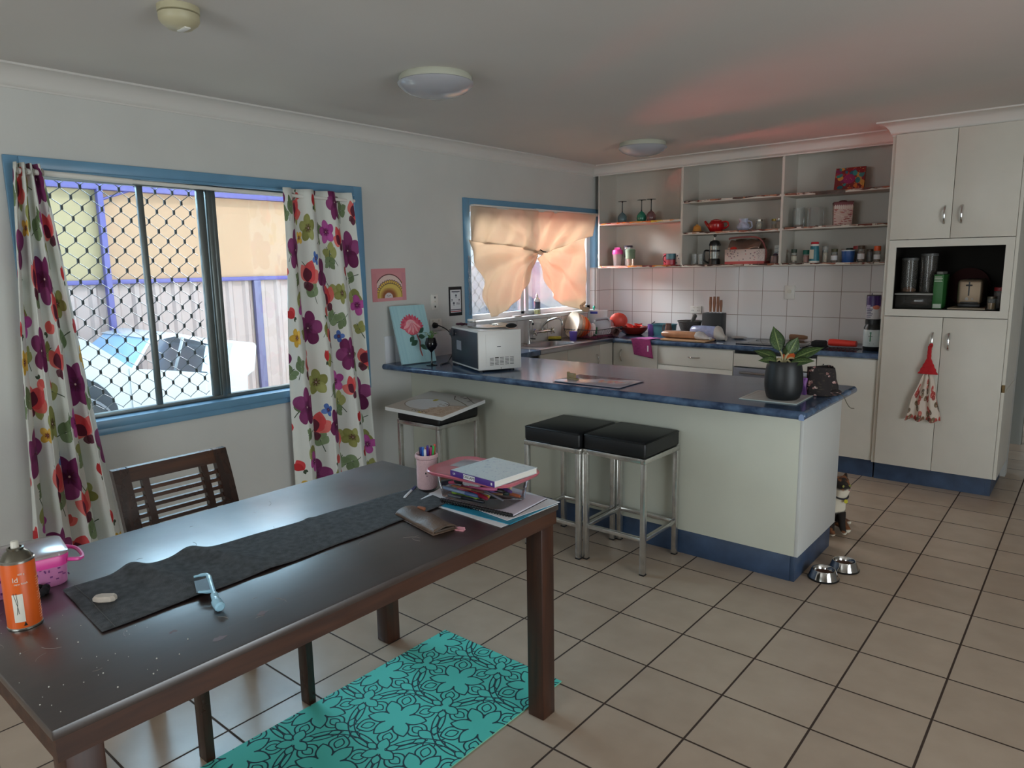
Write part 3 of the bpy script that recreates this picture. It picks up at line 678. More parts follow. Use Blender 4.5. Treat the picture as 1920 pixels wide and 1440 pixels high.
# ================================================================ FURNITURE
def wood(name, c0, c1, rough=.3, axis=1, scale=1.0):
    m = bpy.data.materials.new(name); m.use_nodes = True; t = m.node_tree; b = t.nodes['Principled BSDF']; L = t.links.new
    g = t.nodes.new('ShaderNodeTexCoord'); mp = t.nodes.new('ShaderNodeMapping'); s = [22*scale]*3; s[axis] = 1.6*scale; mp.inputs['Scale'].default_value = s
    L(g.outputs['Object'], mp.inputs['Vector']); n = t.nodes.new('ShaderNodeTexNoise'); n.inputs['Scale'].default_value = 1.5; n.inputs['Detail'].default_value = 7; n.inputs['Distortion'].default_value = .8
    L(mp.outputs[0], n.inputs['Vector']); r = t.nodes.new('ShaderNodeValToRGB'); r.color_ramp.elements[0].position = .3; r.color_ramp.elements[1].position = .72
    r.color_ramp.elements[0].color = lin(c0) + (1,); r.color_ramp.elements[1].color = lin(c1) + (1,); L(n.outputs['Fac'], r.inputs[0]); L(r.outputs[0], b.inputs['Base Color'])
    n3 = t.nodes.new('ShaderNodeTexNoise'); n3.inputs['Scale'].default_value = 5; n3.inputs['Detail'].default_value = 8; L(g.outputs['Object'], n3.inputs['Vector'])
    rr = t.nodes.new('ShaderNodeMapRange'); rr.inputs[1].default_value = .35; rr.inputs[2].default_value = .7; rr.inputs[3].default_value = rough-.08; rr.inputs[4].default_value = rough+.12; L(n3.outputs['Fac'], rr.inputs[0]); L(rr.outputs[0], b.inputs['Roughness'])
    bp = t.nodes.new('ShaderNodeBump'); bp.inputs['Strength'].default_value = .08; bp.inputs['Distance'].default_value = .004; L(n.outputs['Fac'], bp.inputs['Height']); L(bp.outputs[0], b.inputs['Normal'])
    MATS[name] = m; return m
WTOP = wood('dark_stained_table_top', (30, 17, 14), (44, 26, 21), .42); _p = WTOP.node_tree.nodes['Principled BSDF']; _p.inputs['Coat Weight'].default_value = 1.0; _p.inputs['Coat IOR'].default_value = 1.5; _p.inputs['Coat Roughness'].default_value = .3; _p.inputs['Specular IOR Level'].default_value = 1.0; WLEG = wood('dark_stained_leg', (48, 26, 19), (74, 42, 28), .4, 2); WAPR = wood('worn_dark_wood_edge', (46, 25, 17), (78, 46, 30), .45)
TX0, TX1, TY0, TY1, TZ = 1.497, 2.397, -1.322, .172, .76
tb = T('dining_table', (1.95, -.57, 0), 'dark stained wooden dining table in front, with worn glossy top', 'table')
O('tabletop', B().b2((TX0, TY0, .738), (TX1, TY1, TZ), .004), WTOP, tb)
b = B(); b.b2((TX0+.006, TY0+.006, .692), (TX0+.03, TY1-.006, .738)); b.b2((TX1-.03, TY0+.006, .692), (TX1-.006, TY1-.006, .738)); b.b2((TX0+.03, TY0+.006, .692), (TX1-.03, TY0+.03, .738)); b.b2((TX0+.03, TY1-.03, .692), (TX1-.03, TY1-.006, .738)); O('apron', b, WAPR, tb)
for x in (TX0+.045, TX1-.045):
    for y in (TY0+.05, TY1-.047): O('leg', B().box((x, y, .368), (.067, .067, .736), bev=.004), WLEG, tb)
# scratches, scuffs and crumbs on the top
rd = random.Random(3); b = B()
for k in range(34):
    x, y = rd.uniform(1.6, 2.34), rd.uniform(-1.3, -.3); a = rd.uniform(0, 6.3); L_ = rd.uniform(.008, .05)
    pts = [(x+math.cos(a+q*.15)*L_*q/4, y+math.sin(a+q*.15)*L_*q/4, .76025) for q in range(5)]; b.tube(pts, .0005, 4)
O('scratches', b, mat('pale_scratch', (150, 140, 132), .6), tb)['kind'] = 'stuff'
b = B()
for cx, cy, s_ in ((2.33, -.98, .022), (2.30, -.86, .018), (2.22, -1.03, .012)):
    n = 12; q = [(cx+s_*rd.uniform(.3, 1)*math.cos(2*PI*k/n)*.7, cy+s_*rd.uniform(.4, 1.1)*math.sin(2*PI*k/n), .7603) for k in range(n)]
    b.add(q+[(cx, cy, .7603)], [(k, (k+1) % n, n) for k in range(n)])
O('worn_patch', b, mat('bare_worn_wood', (104, 80, 78), .6), tb)
b = B()
for k in range(40): x, y = rd.uniform(1.9, 2.38), rd.uniform(-1.31, -1.0); b.sph((x, y, .7612), rd.uniform(.0007, .0018), n=6)
cr_ = tag(O('crumbs', b, mat('pale_crumbs', (205, 200, 190), .8)), 'pale crumbs scattered on the near end of the dark table', 'crumbs'); cr_['kind'] = 'stuff'

# dining chair, its back towards the window wall
WCH = wood('dark_chair_wood', (40, 22, 16), (84, 50, 30), .3, 1); WCH2 = wood('dark_chair_upright', (34, 19, 14), (58, 34, 24), .25, 2)
ch = T('dining_chair', (1.42, -.53, 0), 'dark wooden dining chair with slatted back, at the far side of table', 'chair')
CY0, CY1 = -.735, -.322
def backx(z): # the back leans away from the table and curves
    return 1.262-.115*((z-.45)/.42)**1.4 if z > .45 else 1.262
def upright(yc, wd):
    b = B(); zs = [0, .2, .45, .52, .6, .68, .76, .82, .868]; rings = []
    for z in zs:
        x = backx(z) if z > .45 else 1.262+.03*(.45-z)*0-.04*max(0, (.3-z)); hw = wd/2
        rings.append([(x-.014, yc-hw, z), (x+.014, yc-hw, z), (x+.014, yc+hw, z), (x-.014, yc+hw, z)])
    loft(b, rings, cap0=True, cap1=True); return b
O('leg', upright(CY0+.026, .052), WCH2, ch); O('leg', upright(CY1-.026, .052), WCH2, ch)
for y in (-.725, -.345): O('leg', B().box((1.651, y, .205), (.05, .03, .41), bev=.003), WCH2, ch)
def railz(z0, z1, y0, y1, th, m, nm):
    b = B(); loft(b, [[(backx(z)-th, y0, z), (backx(z)+th, y0, z), (backx(z)+th, y1, z), (backx(z)-th, y1, z)] for z in (z0, (z0+z1)/2, z1)], cap0=True, cap1=True); return O(nm, b, m, ch)
railz(.820, .868, CY0+.048, CY1-.048, .012, WCH, 'top_rail'); railz(.50, .55, CY0+.048, CY1-.048, .012, WCH, 'lower_rail')
for k in range(8): z = .578+k*.0290; railz(z, z+.0125, CY0+.048, CY1-.048, .008, WCH, 'slat')
for y in (CY0+.10, CY1-.10): railz(.55, .822, y-.012, y+.012, .012, WCH2, 'back_stile')
O('seat', B().b2((1.25, CY0+.005, .41), (1.68, CY1-.005, .445), .01), WCH, ch)
b = B(); b.b2((1.28, CY0+.02, .36), (1.66, CY0+.04, .41)); b.b2((1.28, CY1-.04, .36), (1.66, CY1-.02, .41)); O('seat_rail', b, WCH2, ch)

# bar stools
SEATM = mat('black_vinyl', (14, 15, 18), .42, bump=(160, .06)); STM = mat('tarnished_chrome', (204, 202, 198), .24, metal=.92, noise=(40, .10))
def stool(label):
    t = T('bar_stool', (0, 0, 0), label, 'bar stool', 'black bar stools at the breakfast bar')
    h = .170; s_ = .026
    O('cushion', B().box((0, 0, .643), (.362, .366, .082), bev=.014, seg=3), SEATM, t)
    O('seam_piping', B().tube([(x, y, .676) for x, y in rrect(-.1795, .1795, -.1815, .1815, .012, 3)], .0035, 6, closed=True), SEATM, t)
    b = B()
    for a in (-1, 1): b.box((a*h, 0, .589), (s_, 2*h+s_, s_), bev=.002); b.box((0, a*h, .589), (2*h-s_, s_, s_), bev=.002)
    O('seat_frame', b, STM, t)
    for a in (-1, 1):
        for c in (-1, 1):
            l = O('leg', B().box((a*h, c*h, .291), (s_, s_, .570), bev=.002), STM, t); O('rubber_foot', B().box((a*h, c*h, .003), (s_+.002, s_+.002, .006)), BLACK, l)
    for a in (-1, 1): O('foot_rail', B().box((a*h, 0, .185), (s_*.8, 2*h-s_, s_*.8), bev=.002), STM, t); O('foot_rail', B().box((0, a*h, .185), (2*h-s_, s_*.8, s_*.8), bev=.002), STM, t)
    return t
st0 = stool('black bar stool nearest the free end of the breakfast bar'); st0.location = (1.905, 1.492, 0)
s1 = dup(st0, (1.535, 1.466, 0), 'black bar stool in the middle, its seat hidden by nothing, touching its right neighbour'); s1['label'] = 'black bar stool in the middle, pushed up against the right-hand stool'
s2 = dup(st0, (.548, 1.415, 0), 'black bar stool by the wall with a drawn canvas lying on it', rz=.03)

# sketched canvas on the wall stool
p = Paint(400, 400, (190, 180, 168)); rd = random.Random(11)
p.ell(.42, .40, .33, .25, (210, 208, 206)); p.ell(.42, .40, .34, .26, (150, 138, 124), ring=.012)
p.ell(.40, .62, .035, .05, (176, 158, 60)); p.poly([(.55, .0), (1, .0), (1, .62), (.8, .5), (.6, .3)], (196, 172, 150))
for k in range(60): x, y = rd.uniform(.58, .98), rd.uniform(.02, .5); p.ell(x, y, .018, .012, (150, 120, 96), rd.uniform(0, 3), ring=.004)
for x, y in ((.72, .9), (.83, .88), (.86, .8), (.62, .95)): p.ell(x, y, .03, .012, (60, 44, 38), .6)
p.line([(.5, .95), (.6, .8), (.78, .72), (.95, .62)], .014, (96, 78, 60)); p.line([(.62, .55), (.75, .5), (.9, .55), (1, .62)], .012, (80, 66, 52)); p.line([(.7, .97), (.95, .78), (1, .76)], .01, (70, 60, 50))
for k in range(9): x = .42+k*.03; p.line([(x, .10), (x+.02, .05+.03*(k % 2)), (x+.03, .11)], .006, (84, 74, 50))
p.line([(.55, .06), (.62, .02)], .02, (188, 170, 70))
cv = T('canvas', (.6, 1.33, .685), 'stretched canvas with a line drawing lying flat on the wall-side stool', 'canvas')
Mc = basis((.437+.99*.216-.0012, 1.080+.132*.216+.0015, .715-.011-.0225), (.99, .132, -.052), (-.132, .99, .061), (.044, -.067, .997))
O('canvas_board', B().panel(.432, .446, .022, Mc), [pmat('pencil_drawing', p, .8), mat('white_canvas_edge', (215, 214, 212), .8)], cv)

# ---------------------------------------------------------------- yoga mat
TEAL, DK = (84, 196, 178), (20, 50, 58)
MX0, MX1, MY0, MY1 = 1.683, 2.298, -1.41, .318
MW, MH = MX1-MX0, MY1-MY0
p = Paint(820, 2304, TEAL)
U_ = lambda x, y: ((x-MX0)/MW, (y-MY0)/MH)
SD = .2945
for ci in range(-1, 5):
    for ri in range(-1, 8):
        x = 1.473+ci*SD*.866; y = .2275-(ri*SD)-(SD/2 if ci % 2 == 0 else 0)+SD
        u, v = U_(x, y)
        if not (-.5 < u < 1.5 and -.2 < v < 1.2): continue
        R_ = lambda d: d/MW
        for rr in (.146, .166): p.line([U_(x+rr*math.cos(2*PI*k/60), y+rr*math.sin(2*PI*k/60)) for k in range(61)], .0075, DK)
        for k in range(6):
            a = PI/3*k; p.leaf(u+R_(.060)*math.cos(a), v+R_(.060)*math.sin(a)*p.asp, R_(.080), R_(.034), a, TEAL, 1, DK, .0085); p.leaf(u+R_(.078)*math.cos(a), v+R_(.078)*math.sin(a)*p.asp, R_(.046), R_(.016), a, TEAL, 1, DK, .007)
        for k in range(6): a = PI/6+PI/3*k; p.leaf(u+R_(.012)*math.cos(a), v+R_(.012)*math.sin(a)*p.asp, R_(.092), R_(.027), a, TEAL, 1, DK, .0085)
        p.ell(u, v, R_(.042), R_(.042), TEAL)
        for sgn in (0, 1): # small three-petal flowers in the gaps
            sx, sy = x+SD/math.sqrt(3)*math.cos(sgn*PI), y+SD/math.sqrt(3)*math.sin(sgn*PI); su, sv = U_(sx, sy)
            for k in range(3):
                a = sgn*PI+PI+2*PI*k/3; p.leaf(su, sv, R_(.062), R_(.020), a, TEAL, 1, DK, .007)
                a += PI/3; p.leaf(su+R_(.02)*math.cos(a), sv+R_(.02)*math.sin(a)*p.asp, R_(.042), R_(.014), a, TEAL, 1, DK, .007)
            p.ell(su, sv, R_(.014), R_(.014), TEAL)
b = B(); b.b2((MX0, MY0, 0.0), (MX1, MY1, .0048), mi=1)
b.add([(MX0, MY0, .005), (MX1, MY0, .005), (MX1, MY1, .005), (MX0, MY1, .005)], [(0, 1, 2, 3)], 0, None, [[(0, 0), (1, 0), (1, 1), (0, 1)]])
tag(O('yoga_mat', b, [pmat('teal_floral_mat', p, .75), mat('teal_mat_foam', (120, 190, 160), .8)]), 'teal yoga mat with black flower outlines under the dining table', 'mat')

# ---------------------------------------------------------------- floral curtains
def floral():
    p = Paint(1024, 1024, (216, 217, 210)); rd = random.Random(21); PUR, RED, COR, MAG, OLV, GRN, YEL, BLU, DKR, DGR = (112, 30, 84), (206, 62, 66), (226, 106, 100), (168, 62, 140), (136, 138, 72), (98, 118, 78), (214, 168, 60), (70, 104, 176), (84, 20, 44), (58, 72, 52)
    def wrap(fn, x, y):
        for dx in (-1, 0, 1):
            for dy in (-1, 0, 1):
                if -.25 < x+dx < 1.25 and -.25 < y+dy < 1.25: fn(x+dx, y+dy)
    def jit(c, k=14): q = rd.uniform(-k, k); return tuple(max(0, min(255, v+q)) for v in c)
    def flower(x, y, R, c, cc, n, a0):
        cols = [jit(c, 20) for _ in range(n)]
        def f(X, Y):
            for k in range(n):
                a = a0+2*PI*k/n; p.ell(X+math.cos(a)*R*.55, Y+math.sin(a)*R*.55, R*.50, R*.40, cols[k], a, .94); p.ell(X+math.cos(a)*R*.62, Y+math.sin(a)*R*.62, R*.30, R*.22, tuple(min(255, v+16) for v in cols[k]), a, .5, soft=.5)
            p.ell(X, Y, R*.28, R*.28, cc, 0, .75, soft=1.2)
            for k in range(7): a = a0+.9*k; p.line([(X, Y), (X+math.cos(a)*R*.3, Y+math.sin(a)*R*.3)], .004, DKR)
            p.ell(X, Y, R*.05, R*.05, (220, 200, 190))
        wrap(f, x, y)
    def poppy(x, y, R, a):
        c1, c2 = jit(RED), jit(COR)
        def f(X, Y):
            for da, L_, w_, c in ((-.75, 1.05, .36, c2), (.75, 1.0, .36, c2), (0, 1.15, .40, c1), (-.35, .7, .30, c1), (.4, .75, .30, DKR)): p.leaf(X, Y, R*L_, R*w_, a+da, c, .93)
            p.leaf(X, Y, R*.5, R*.25, a+PI+.5, DKR, .9); p.leaf(X, Y, R*.42, R*.2, a+PI-.4, (74, 24, 40), .8)
        wrap(f, x, y)
    def bud(x, y, R, a, c):
        def f(X, Y):
            p.leaf(X, Y, R, R*.36, a-.25, c); p.leaf(X, Y, R*.95, R*.34, a+.3, tuple(max(0, v-22) for v in c)); p.leaf(X, Y, R*.4, R*.12, a+PI-.5, DGR); p.leaf(X, Y, R*.4, R*.12, a+PI+.5, DGR)
        wrap(f, x, y)
    def sprig(x, y, R, a, c, k=2):
        def f(X, Y):
            p.line([(X, Y), (X+math.cos(a)*R*1.9, Y+math.sin(a)*R*1.9)], .005, DGR)
            for q in range(k):
                t = .7+q*.55; p.leaf(X+math.cos(a)*R*t, Y+math.sin(a)*R*t, R, R*.32, a+.75, c, .92); p.leaf(X+math.cos(a)*R*t, Y+math.sin(a)*R*t, R, R*.32, a-.8, tuple(min(255, v+16) for v in c), .92)
        wrap(f, x, y)
    for x, y, R, a, c in ((.06, .80, .075, 1.2, GRN), (.30, .92, .07, 4.2, OLV), (.52, .66, .075, .4, GRN), (.84, .52, .08, 2.2, OLV), (.12, .40, .08, 5.2, OLV), (.44, .28, .07, 1.9, GRN), (.70, .10, .075, .9, GRN), (.92, .20, .07, 3.6, GRN), (.62, .88, .065, 2.8, OLV), (.33, .55, .06, 5.6, GRN), (.02, .55, .065, 1.0, GRN), (.24, .02, .06, 2.0, OLV), (.78, .62, .06, 4.6, GRN), (.48, .06, .06, .6, OLV), (.72, .42, .065, 5.4, OLV), (.96, .78, .06, .9, GRN), (.22, .46, .055, 3.4, GRN), (.64, .70, .05, 1.2, GRN)): sprig(x, y, R, a, jit(c))
    flower(.14, .62, .125, PUR, (70, 12, 60), 5, .3); flower(.60, .46, .12, PUR, (64, 14, 56), 5, .9); flower(.90, .93, .115, PUR, (70, 12, 60), 6, .1); flower(.36, .12, .11, PUR, (60, 12, 50), 5, 1.4)
    flower(.76, .74, .075, MAG, (90, 20, 80), 5, .5); flower(.20, .25, .07, MAG, (90, 20, 80), 4, .2); flower(.40, .76, .085, OLV, (90, 90, 40), 5, .4); flower(.86, .34, .07, OLV, (84, 86, 40), 5, 1.0); flower(.07, .07, .06, YEL, (150, 100, 30), 5, .7)
    poppy(.38, .42, .125, 1.3); poppy(.72, .27, .12, 1.9); poppy(.62, .02, .11, 1.4); poppy(.92, .66, .11, 2.0); poppy(.22, .84, .11, .9)
    bud(.50, .90, .08, 1.4, RED); bud(.05, .20, .075, 2.3, RED); bud(.56, .20, .07, .8, COR); bud(.28, .98, .06, 5.2, COR); bud(.98, .45, .075, 1.7, RED)
    flower(.47, .57, .045, BLU, (40, 60, 120), 4, .4); flower(.81, .05, .04, BLU, (40, 60, 120), 4, .1); flower(.30, .70, .045, YEL, (150, 90, 30), 4, .8)
    return p
FLORAL = pmat('floral_curtain_cloth', floral(), .8)
RING = mat('eyelet_ring', (190, 186, 180), .3, metal=.9)
REP = .92
def curtain(name, label, top, bot, ztop, zbot, folds, xw, seedx, n_u=150, n_v=40, amp=(.024, .056), notch=None):
    """cloth hanging from y-range top to y-range bot with folds; xw is the cloth width in metres"""
    t = T(name, (.09, (bot[0]+bot[1])/2, zbot), label, 'curtain', 'floral curtains of the dining window')
    def P(u, v):
        e = v**.8; y = (top[0]+(top[1]-top[0])*u)*(1-e)+(bot[0]+(bot[1]-bot[0])*u)*e
        ph = 2*PI*folds*(u+.035*math.sin(3.1*v+seedx)); a = amp[0]*(1-v)+amp[1]*v
        s = math.sin(ph); x = .092+a*(abs(s)**.75)*(1 if s > 0 else -1)+.006*math.sin(9*v+7*u)
        y += .012*v*math.sin(2*ph+1.0)
        return (max(.03, x), y, ztop-(ztop-zbot)*v-(.004*math.sin(ph*2) if v > .9 else 0))
    b = B(); b.grid(P, n_u, n_v, us=xw/REP, vs_=-(ztop-zbot)/REP)
    c = O('cloth', b, FLORAL, t, sharp=80, thick=.0012); return t, P
ct, P1 = curtain('curtain', 'floral curtain bunched at the left side of the dining window', (-.605, -.50), (-.735, -.335), 2.016, .14, 3.6, 1.05, .4)
b = B()
for u in (.1, .37, .64, .91): q = P1(u, .016); b.lathe([(.014+.004*math.cos(2*PI*k/8), .004*math.sin(2*PI*k/8)) for k in range(9)], (0, 0, 0), 16, 0, TR(q[0], q[1], 1.978) @ RX(PI/2), cap=False)
O('eyelets', b, RING, ct)
ct, P2 = curtain('curtain', 'floral curtain hanging open at the right side of the dining window', (.688, 1.160), (.672, 1.275), 2.003, .10, 3.1, 1.15, 2.2, 190, amp=(.026, .058))
for u in (.16, .80): q = P2(u, .02); O('eyelet', B().lathe([(.018+.0045*math.cos(2*PI*k/8), .0045*math.sin(2*PI*k/8)) for k in range(9)], (0, 0, 0), 18, 0, TR(q[0]+.004, q[1], 1.958) @ RY(PI/2), cap=False), RING, ct)
rod = T('curtain_rod', (.092, .3, 1.957), 'white telescopic curtain rod across the top of the dining window', 'curtain rod')
O('outer_tube', B().tube([(.092, -.59, 1.982), (.092, -.12, 1.972)], .0125, 12), WHITEP, rod); O('inner_tube', B().tube([(.092, -.14, 1.9725), (.092, 1.20, 1.957)], .0095, 12), WHITEP, rod)
b = B(); b.tube([(.02, -.575, 1.982), (.092, -.575, 1.982)], .007, 8); b.tube([(.02, 1.19, 1.957), (.092, 1.19, 1.957)], .007, 8); O('bracket', b, WHITEP, rod)

# ---------------------------------------------------------------- knotted cloth in the kitchen window
def cafe_cloth():
    m = bpy.data.materials.new('beige_muslin'); m.use_nodes = True; t = m.node_tree; t.nodes.clear(); L = t.links.new
    o = t.nodes.new('ShaderNodeOutputMaterial'); d = t.nodes.new('ShaderNodeBsdfDiffuse'); s = t.nodes.new('ShaderNodeBsdfTranslucent'); mx = t.nodes.new('ShaderNodeMixShader')
    tc_ = t.nodes.new('ShaderNodeTexCoord'); n = t.nodes.new('ShaderNodeTexNoise'); n.inputs['Scale'].default_value = 5; L(tc_.outputs['Object'], n.inputs['Vector'])
    r = t.nodes.new('ShaderNodeValToRGB'); r.color_ramp.elements[0].color = lin((222, 204, 182)) + (1,); r.color_ramp.elements[1].color = lin((234, 218, 200)) + (1,); L(n.outputs['Fac'], r.inputs[0])
    L(r.outputs[0], d.inputs[0]); L(r.outputs[0], s.inputs[0]); mx.inputs[0].default_value = .42; L(d.outputs[0], mx.inputs[1]); L(s.outputs[0], mx.inputs[2]); L(mx.outputs[0], o.inputs[0]); return m
MUS = cafe_cloth()
cc = T('window_cloth', (.05, 3.1, 1.1), 'beige muslin cloth knotted in the middle across the kitchen window', 'curtain')
def lerp_poly(pts, t):
    q = [Vector((0,)+tuple(p_)) for p_ in pts]; n = len(q)-1; k = min(int(t*n), n-1); f = t*n-k
    a, b_, c, d = q[max(k-1, 0)], q[k], q[k+1], q[min(k+2, n)]
    r = .5*((2*b_)+(-a+c)*f+(2*a-5*b_+4*c-d)*f*f+(-a+3*b_-3*c+d)*f**3); return (r.y, r.z)
TIE = (3.135, 1.655)
def sheet(A, Bp, wav, base, nu=60, nv=26, ph=0.0, rad=0.0):
    """ruled cloth between two edge curves A (upper) and Bp (lower) in the (y, z) plane; folds radiate from the tie"""
    def P(u, v):
        a = lerp_poly(A, u); c = lerp_poly(Bp, u); y = a[0]+(c[0]-a[0])*v; z = a[1]+(c[1]-a[1])*v
        d = math.hypot(y-TIE[0], z-TIE[1]); th = math.atan2(z-TIE[1], y-TIE[0]); f = rad*min(d, .30)*(math.sin(11*th+3*d+ph)+.35*math.sin(23*th+1+ph))*min(1, d*6)
        return (base+wav(u, v)+f, y, z)
    b = B(); b.grid(P, nu, nv); return b
# valance folded over the rod
b = sheet([(2.28, 1.985), (2.7, 1.988), (3.1, 1.99), (3.5, 1.994), (3.98, 1.998)], [(2.265, 1.735), (2.42, 1.715), (2.72, 1.70), (2.93, 1.672), (3.135, 1.645), (3.42, 1.70), (3.9, 1.80)],
          lambda u, v: .012*math.sin(2*PI*7*u+2*v)*(.5+v)+.01*math.sin(2*PI*3*u)+.012*v, .060, 90, 30, rad=.03)
O('valance', b, MUS, cc, sharp=80, thick=.001)
b = sheet([(2.285, 1.74), (2.45, 1.73), (2.7, 1.72), (2.95, 1.70), (3.12, 1.66)], [(2.50, 1.15), (2.60, 1.17), (2.80, 1.255), (2.95, 1.40), (3.10, 1.62)],
          lambda u, v: .030*math.sin(2*PI*(2.3*v+1.3*u))*math.sin(PI*min(1, v*1.1+.05))*(1-u*.5)+.012*math.sin(2*PI*5*(u+.5*v))*v, .050, 80, 60, rad=.055)
O('left_drape', b, MUS, cc, sharp=80, thick=.001)
b = sheet([(3.15, 1.655), (3.4, 1.70), (3.62, 1.745), (3.86, 1.785)], [(3.12, 1.60), (3.27, 1.33), (3.46, 1.205), (3.83, 1.12)],
          lambda u, v: .026*math.sin(2*PI*(1.6*u+.7*v))*math.sin(PI*min(1, v+.08))+.012*math.sin(2*PI*4*(u-.3*v))*v, .046, 80, 50, ph=1, rad=.05)
O('right_drape', b, MUS, cc, sharp=80, thick=.001)
b = B(); b.tube(smooth_path([(.06, 3.80, 1.20), (.07, 3.72, 1.17), (.075, 3.77, 1.14), (.07, 3.84, 1.135)], 5), [.012]*5+[.02]*5+[.022]*5+[.016], 8); b.sph((.06, 3.135, 1.65), (.022, .03, .022)); O('knot', b, MUS, cc, sharp=80)
O('tie', B().tube([(.085, 3.10, 1.672), (.09, 3.135, 1.658), (.085, 3.20, 1.652)], .005, 6), mat('dark_hair_tie', (50, 36, 36), .7), cc)
hr = T('blind_rail', (.03, 3.2, 1.97), 'white blind rail along the top of the kitchen window', 'blind rail')
O('head_rail', B().b2((.006, 2.335, 1.992), (.05, 3.10, 2.004), .002).b2((.0, 3.10, 1.990), (.05, 4.04, 2.008), .002), WHITEP, hr); O('rod', B().tube([(.045, 2.34, 1.985), (.045, 4.03, 1.988)], .006, 8), WHITEP, hr)
b = B()
for k in range(44): b.sph((.022, 2.293+.004*math.sin(k), 1.62-k*.0102), .0042, n=8)
for k in range(43): b.sph((.030, 2.301+.004*math.sin(k), 1.615-k*.0102), .0042, n=8)
tag(O('blind_chain', b, mat('grey_beads', (150, 150, 158), .4)), 'beaded blind chain hanging at the left of the kitchen window', 'chain')
tag(O('window_catch', B().b2((.008, 4.083, 1.60), (.02, 4.098, 1.64), .002).tube([(.02, 4.09, 1.635), (.03, 4.09, 1.61), (.02, 4.09, 1.60)], .003, 6), WHITEP), 'small white hook on the blue reveal right of the kitchen window', 'hook')

# ---------------------------------------------------------------- ceiling fittings
OPAL = mat('opal_lamp_glass', (172, 172, 178), .18, coat=.4); LBASE = mat('lamp_base', (196, 196, 180), .5)
def lamp(label, x, y):
    t = T('ceiling_light', (x, y, 2.35), label, 'ceiling light', 'round ceiling lights')
    O('base', B().lathe([(0, 0), (.165, 0), (.172, -.01), (.172, -.038), (.15, -.04)], (x, y, 2.43), 40), LBASE, t)
    O('diffuser', B().lathe([(.176, -.032), (.180, -.036), (.176, -.045), (.15, -.066), (.11, -.084), (.06, -.096), (.0, -.100)], (x, y, 2.43), 44, cap=False), OPAL, t); return t
l1 = lamp('round opal ceiling light over the dining end, nearer the camera', 1.215, .83)
dup(l1, (.985, 3.19, 2.35), 'round opal ceiling light over the kitchen, the farther one')
sd = T('smoke_detector', (1.20, -.375, 2.36), 'cream round smoke detector on the ceiling above the window end', 'smoke detector')
CREAM = mat('aged_cream_plastic', (190, 182, 150), .45); q = (1.215, -.385, 2.43)
O('base', B().lathe([(0, 0), (.068, 0), (.068, -.020), (.06, -.022)], q, 32), CREAM, sd); O('body', B().lathe([(.06, -.023), (.066, -.025), (.066, -.042), (.060, -.052), (.040, -.068), (.0, -.070)], q, 32, cap=False), CREAM, sd)
O('test_button', B().box((q[0]+.01, q[1]+.008, q[2]-.0705), (.06, .022, .006), bev=.003), mat('pale_button', (225, 222, 212), .3), sd)
# ================================================================ ON THE DINING TABLE
# runner: dark woven cloth with folds
def runner_P(u, v):
    # u along the length (towards the far end), v across
    A = (1.800, -1.108); Bq = (1.893, -.02); Cq = (2.104, -1.130); D = (2.106, -.055)
    x = (A[0]*(1-u)+Bq[0]*u)*(1-v)+(Cq[0]*(1-u)+D[0]*u)*v; y = (A[1]*(1-u)+Bq[1]*u)*(1-v)+(Cq[1]*(1-u)+D[1]*u)*v
    z = .7625
    for c, w_, h, sl in ((.175, .030, .021, .06), (.335, .034, .019, .10), (.62, .012, .004, .0)):
        d = (u-c-sl*(v-.5))/w_; z += h*math.exp(-d*d)*(.55+.45*math.cos(PI*(v-.15)))
    z += .0022*math.sin(9*u+3*v)*math.sin(5*v+1)*(1-u*.6)+.002
    y += .012*math.sin(PI*v)*math.sin(7*u); x += .004*math.sin(30*u)*(v-.5)
    return (x, y, z)
DEN = mat('charcoal_woven_cloth', (70, 72, 74), .95, noise=(55, .35), bump=(420, .35))
b = B(); b.grid(runner_P, 150, 26); rn = O('table_runner', b, DEN, None, 60, thick=.002); tag(rn, 'rumpled charcoal cloth runner along the middle of the dining table', 'table runner')
b = B(); b.tube([tuple(Vector(runner_P(.025, k/20))+Vector((0, 0, .0015))) for k in range(21)], .0011, 5); O('hem_stitch', b, mat('grey_stitching', (80, 82, 82), .9), rn)
# spray can
sc = T('spray_can', (1.918, -1.222, .76), 'orange aerosol can with silver top at the left end of table', 'spray can')
ORG = mat('orange_can_print', (222, 96, 30), .35)
q = (1.918, -1.222, .7605)
O('can', B().lathe([(.0, 0), (.030, 0), (.0335, .003), (.0335, .152), (.0325, .156)], q, 40), ORG, sc)
O('rim', B().lathe([(.0325, .0), (.0345, .0005), (.0345, .004), (.0335, .005)], q, 40, cap=False).lathe([(.0325, .153), (.0345, .154), (.0345, .158), (.032, .160)], q, 40, cap=False), mat('tin_rim', (170, 168, 160), .25, metal=.9), sc)
O('shoulder', B().lathe([(.0322, .158), (.030, .162), (.024, .172), (.016, .178), (.0165, .183), (.013, .184), (.012, .178), (.0, .178)], q, 36, cap=False), mat('grey_tin', (120, 116, 104), .3, metal=.9), sc)
O('nozzle', B().lathe([(.0085, .178), (.0075, .196), (.006, .198), (0, .198)], q, 20), mat('ivory_plastic', (214, 208, 194), .4), sc)
CANW = mat('pale_label_print', (226, 220, 206), .5)
def wrap_can(ang, z, R=.0337):
    def f(co): a = ang+co.x/R; return Vector((q[0]+R*math.cos(a), q[1]+R*math.sin(a), q[2]+z+co.y))+Vector((math.cos(a), math.sin(a), 0))*co.z
    return f
A0 = -.18
text('400 g', .006, None, CANW, 'print', sc, .0002, warp=wrap_can(A0+.05, .130)); text('ld', .016, None, CANW, 'print', sc, .0002, warp=wrap_can(A0-.30, .118)); text('new finish', .0065, None, CANW, 'print', sc, .0002, warp=wrap_can(A0+.0, .108))
b = B()
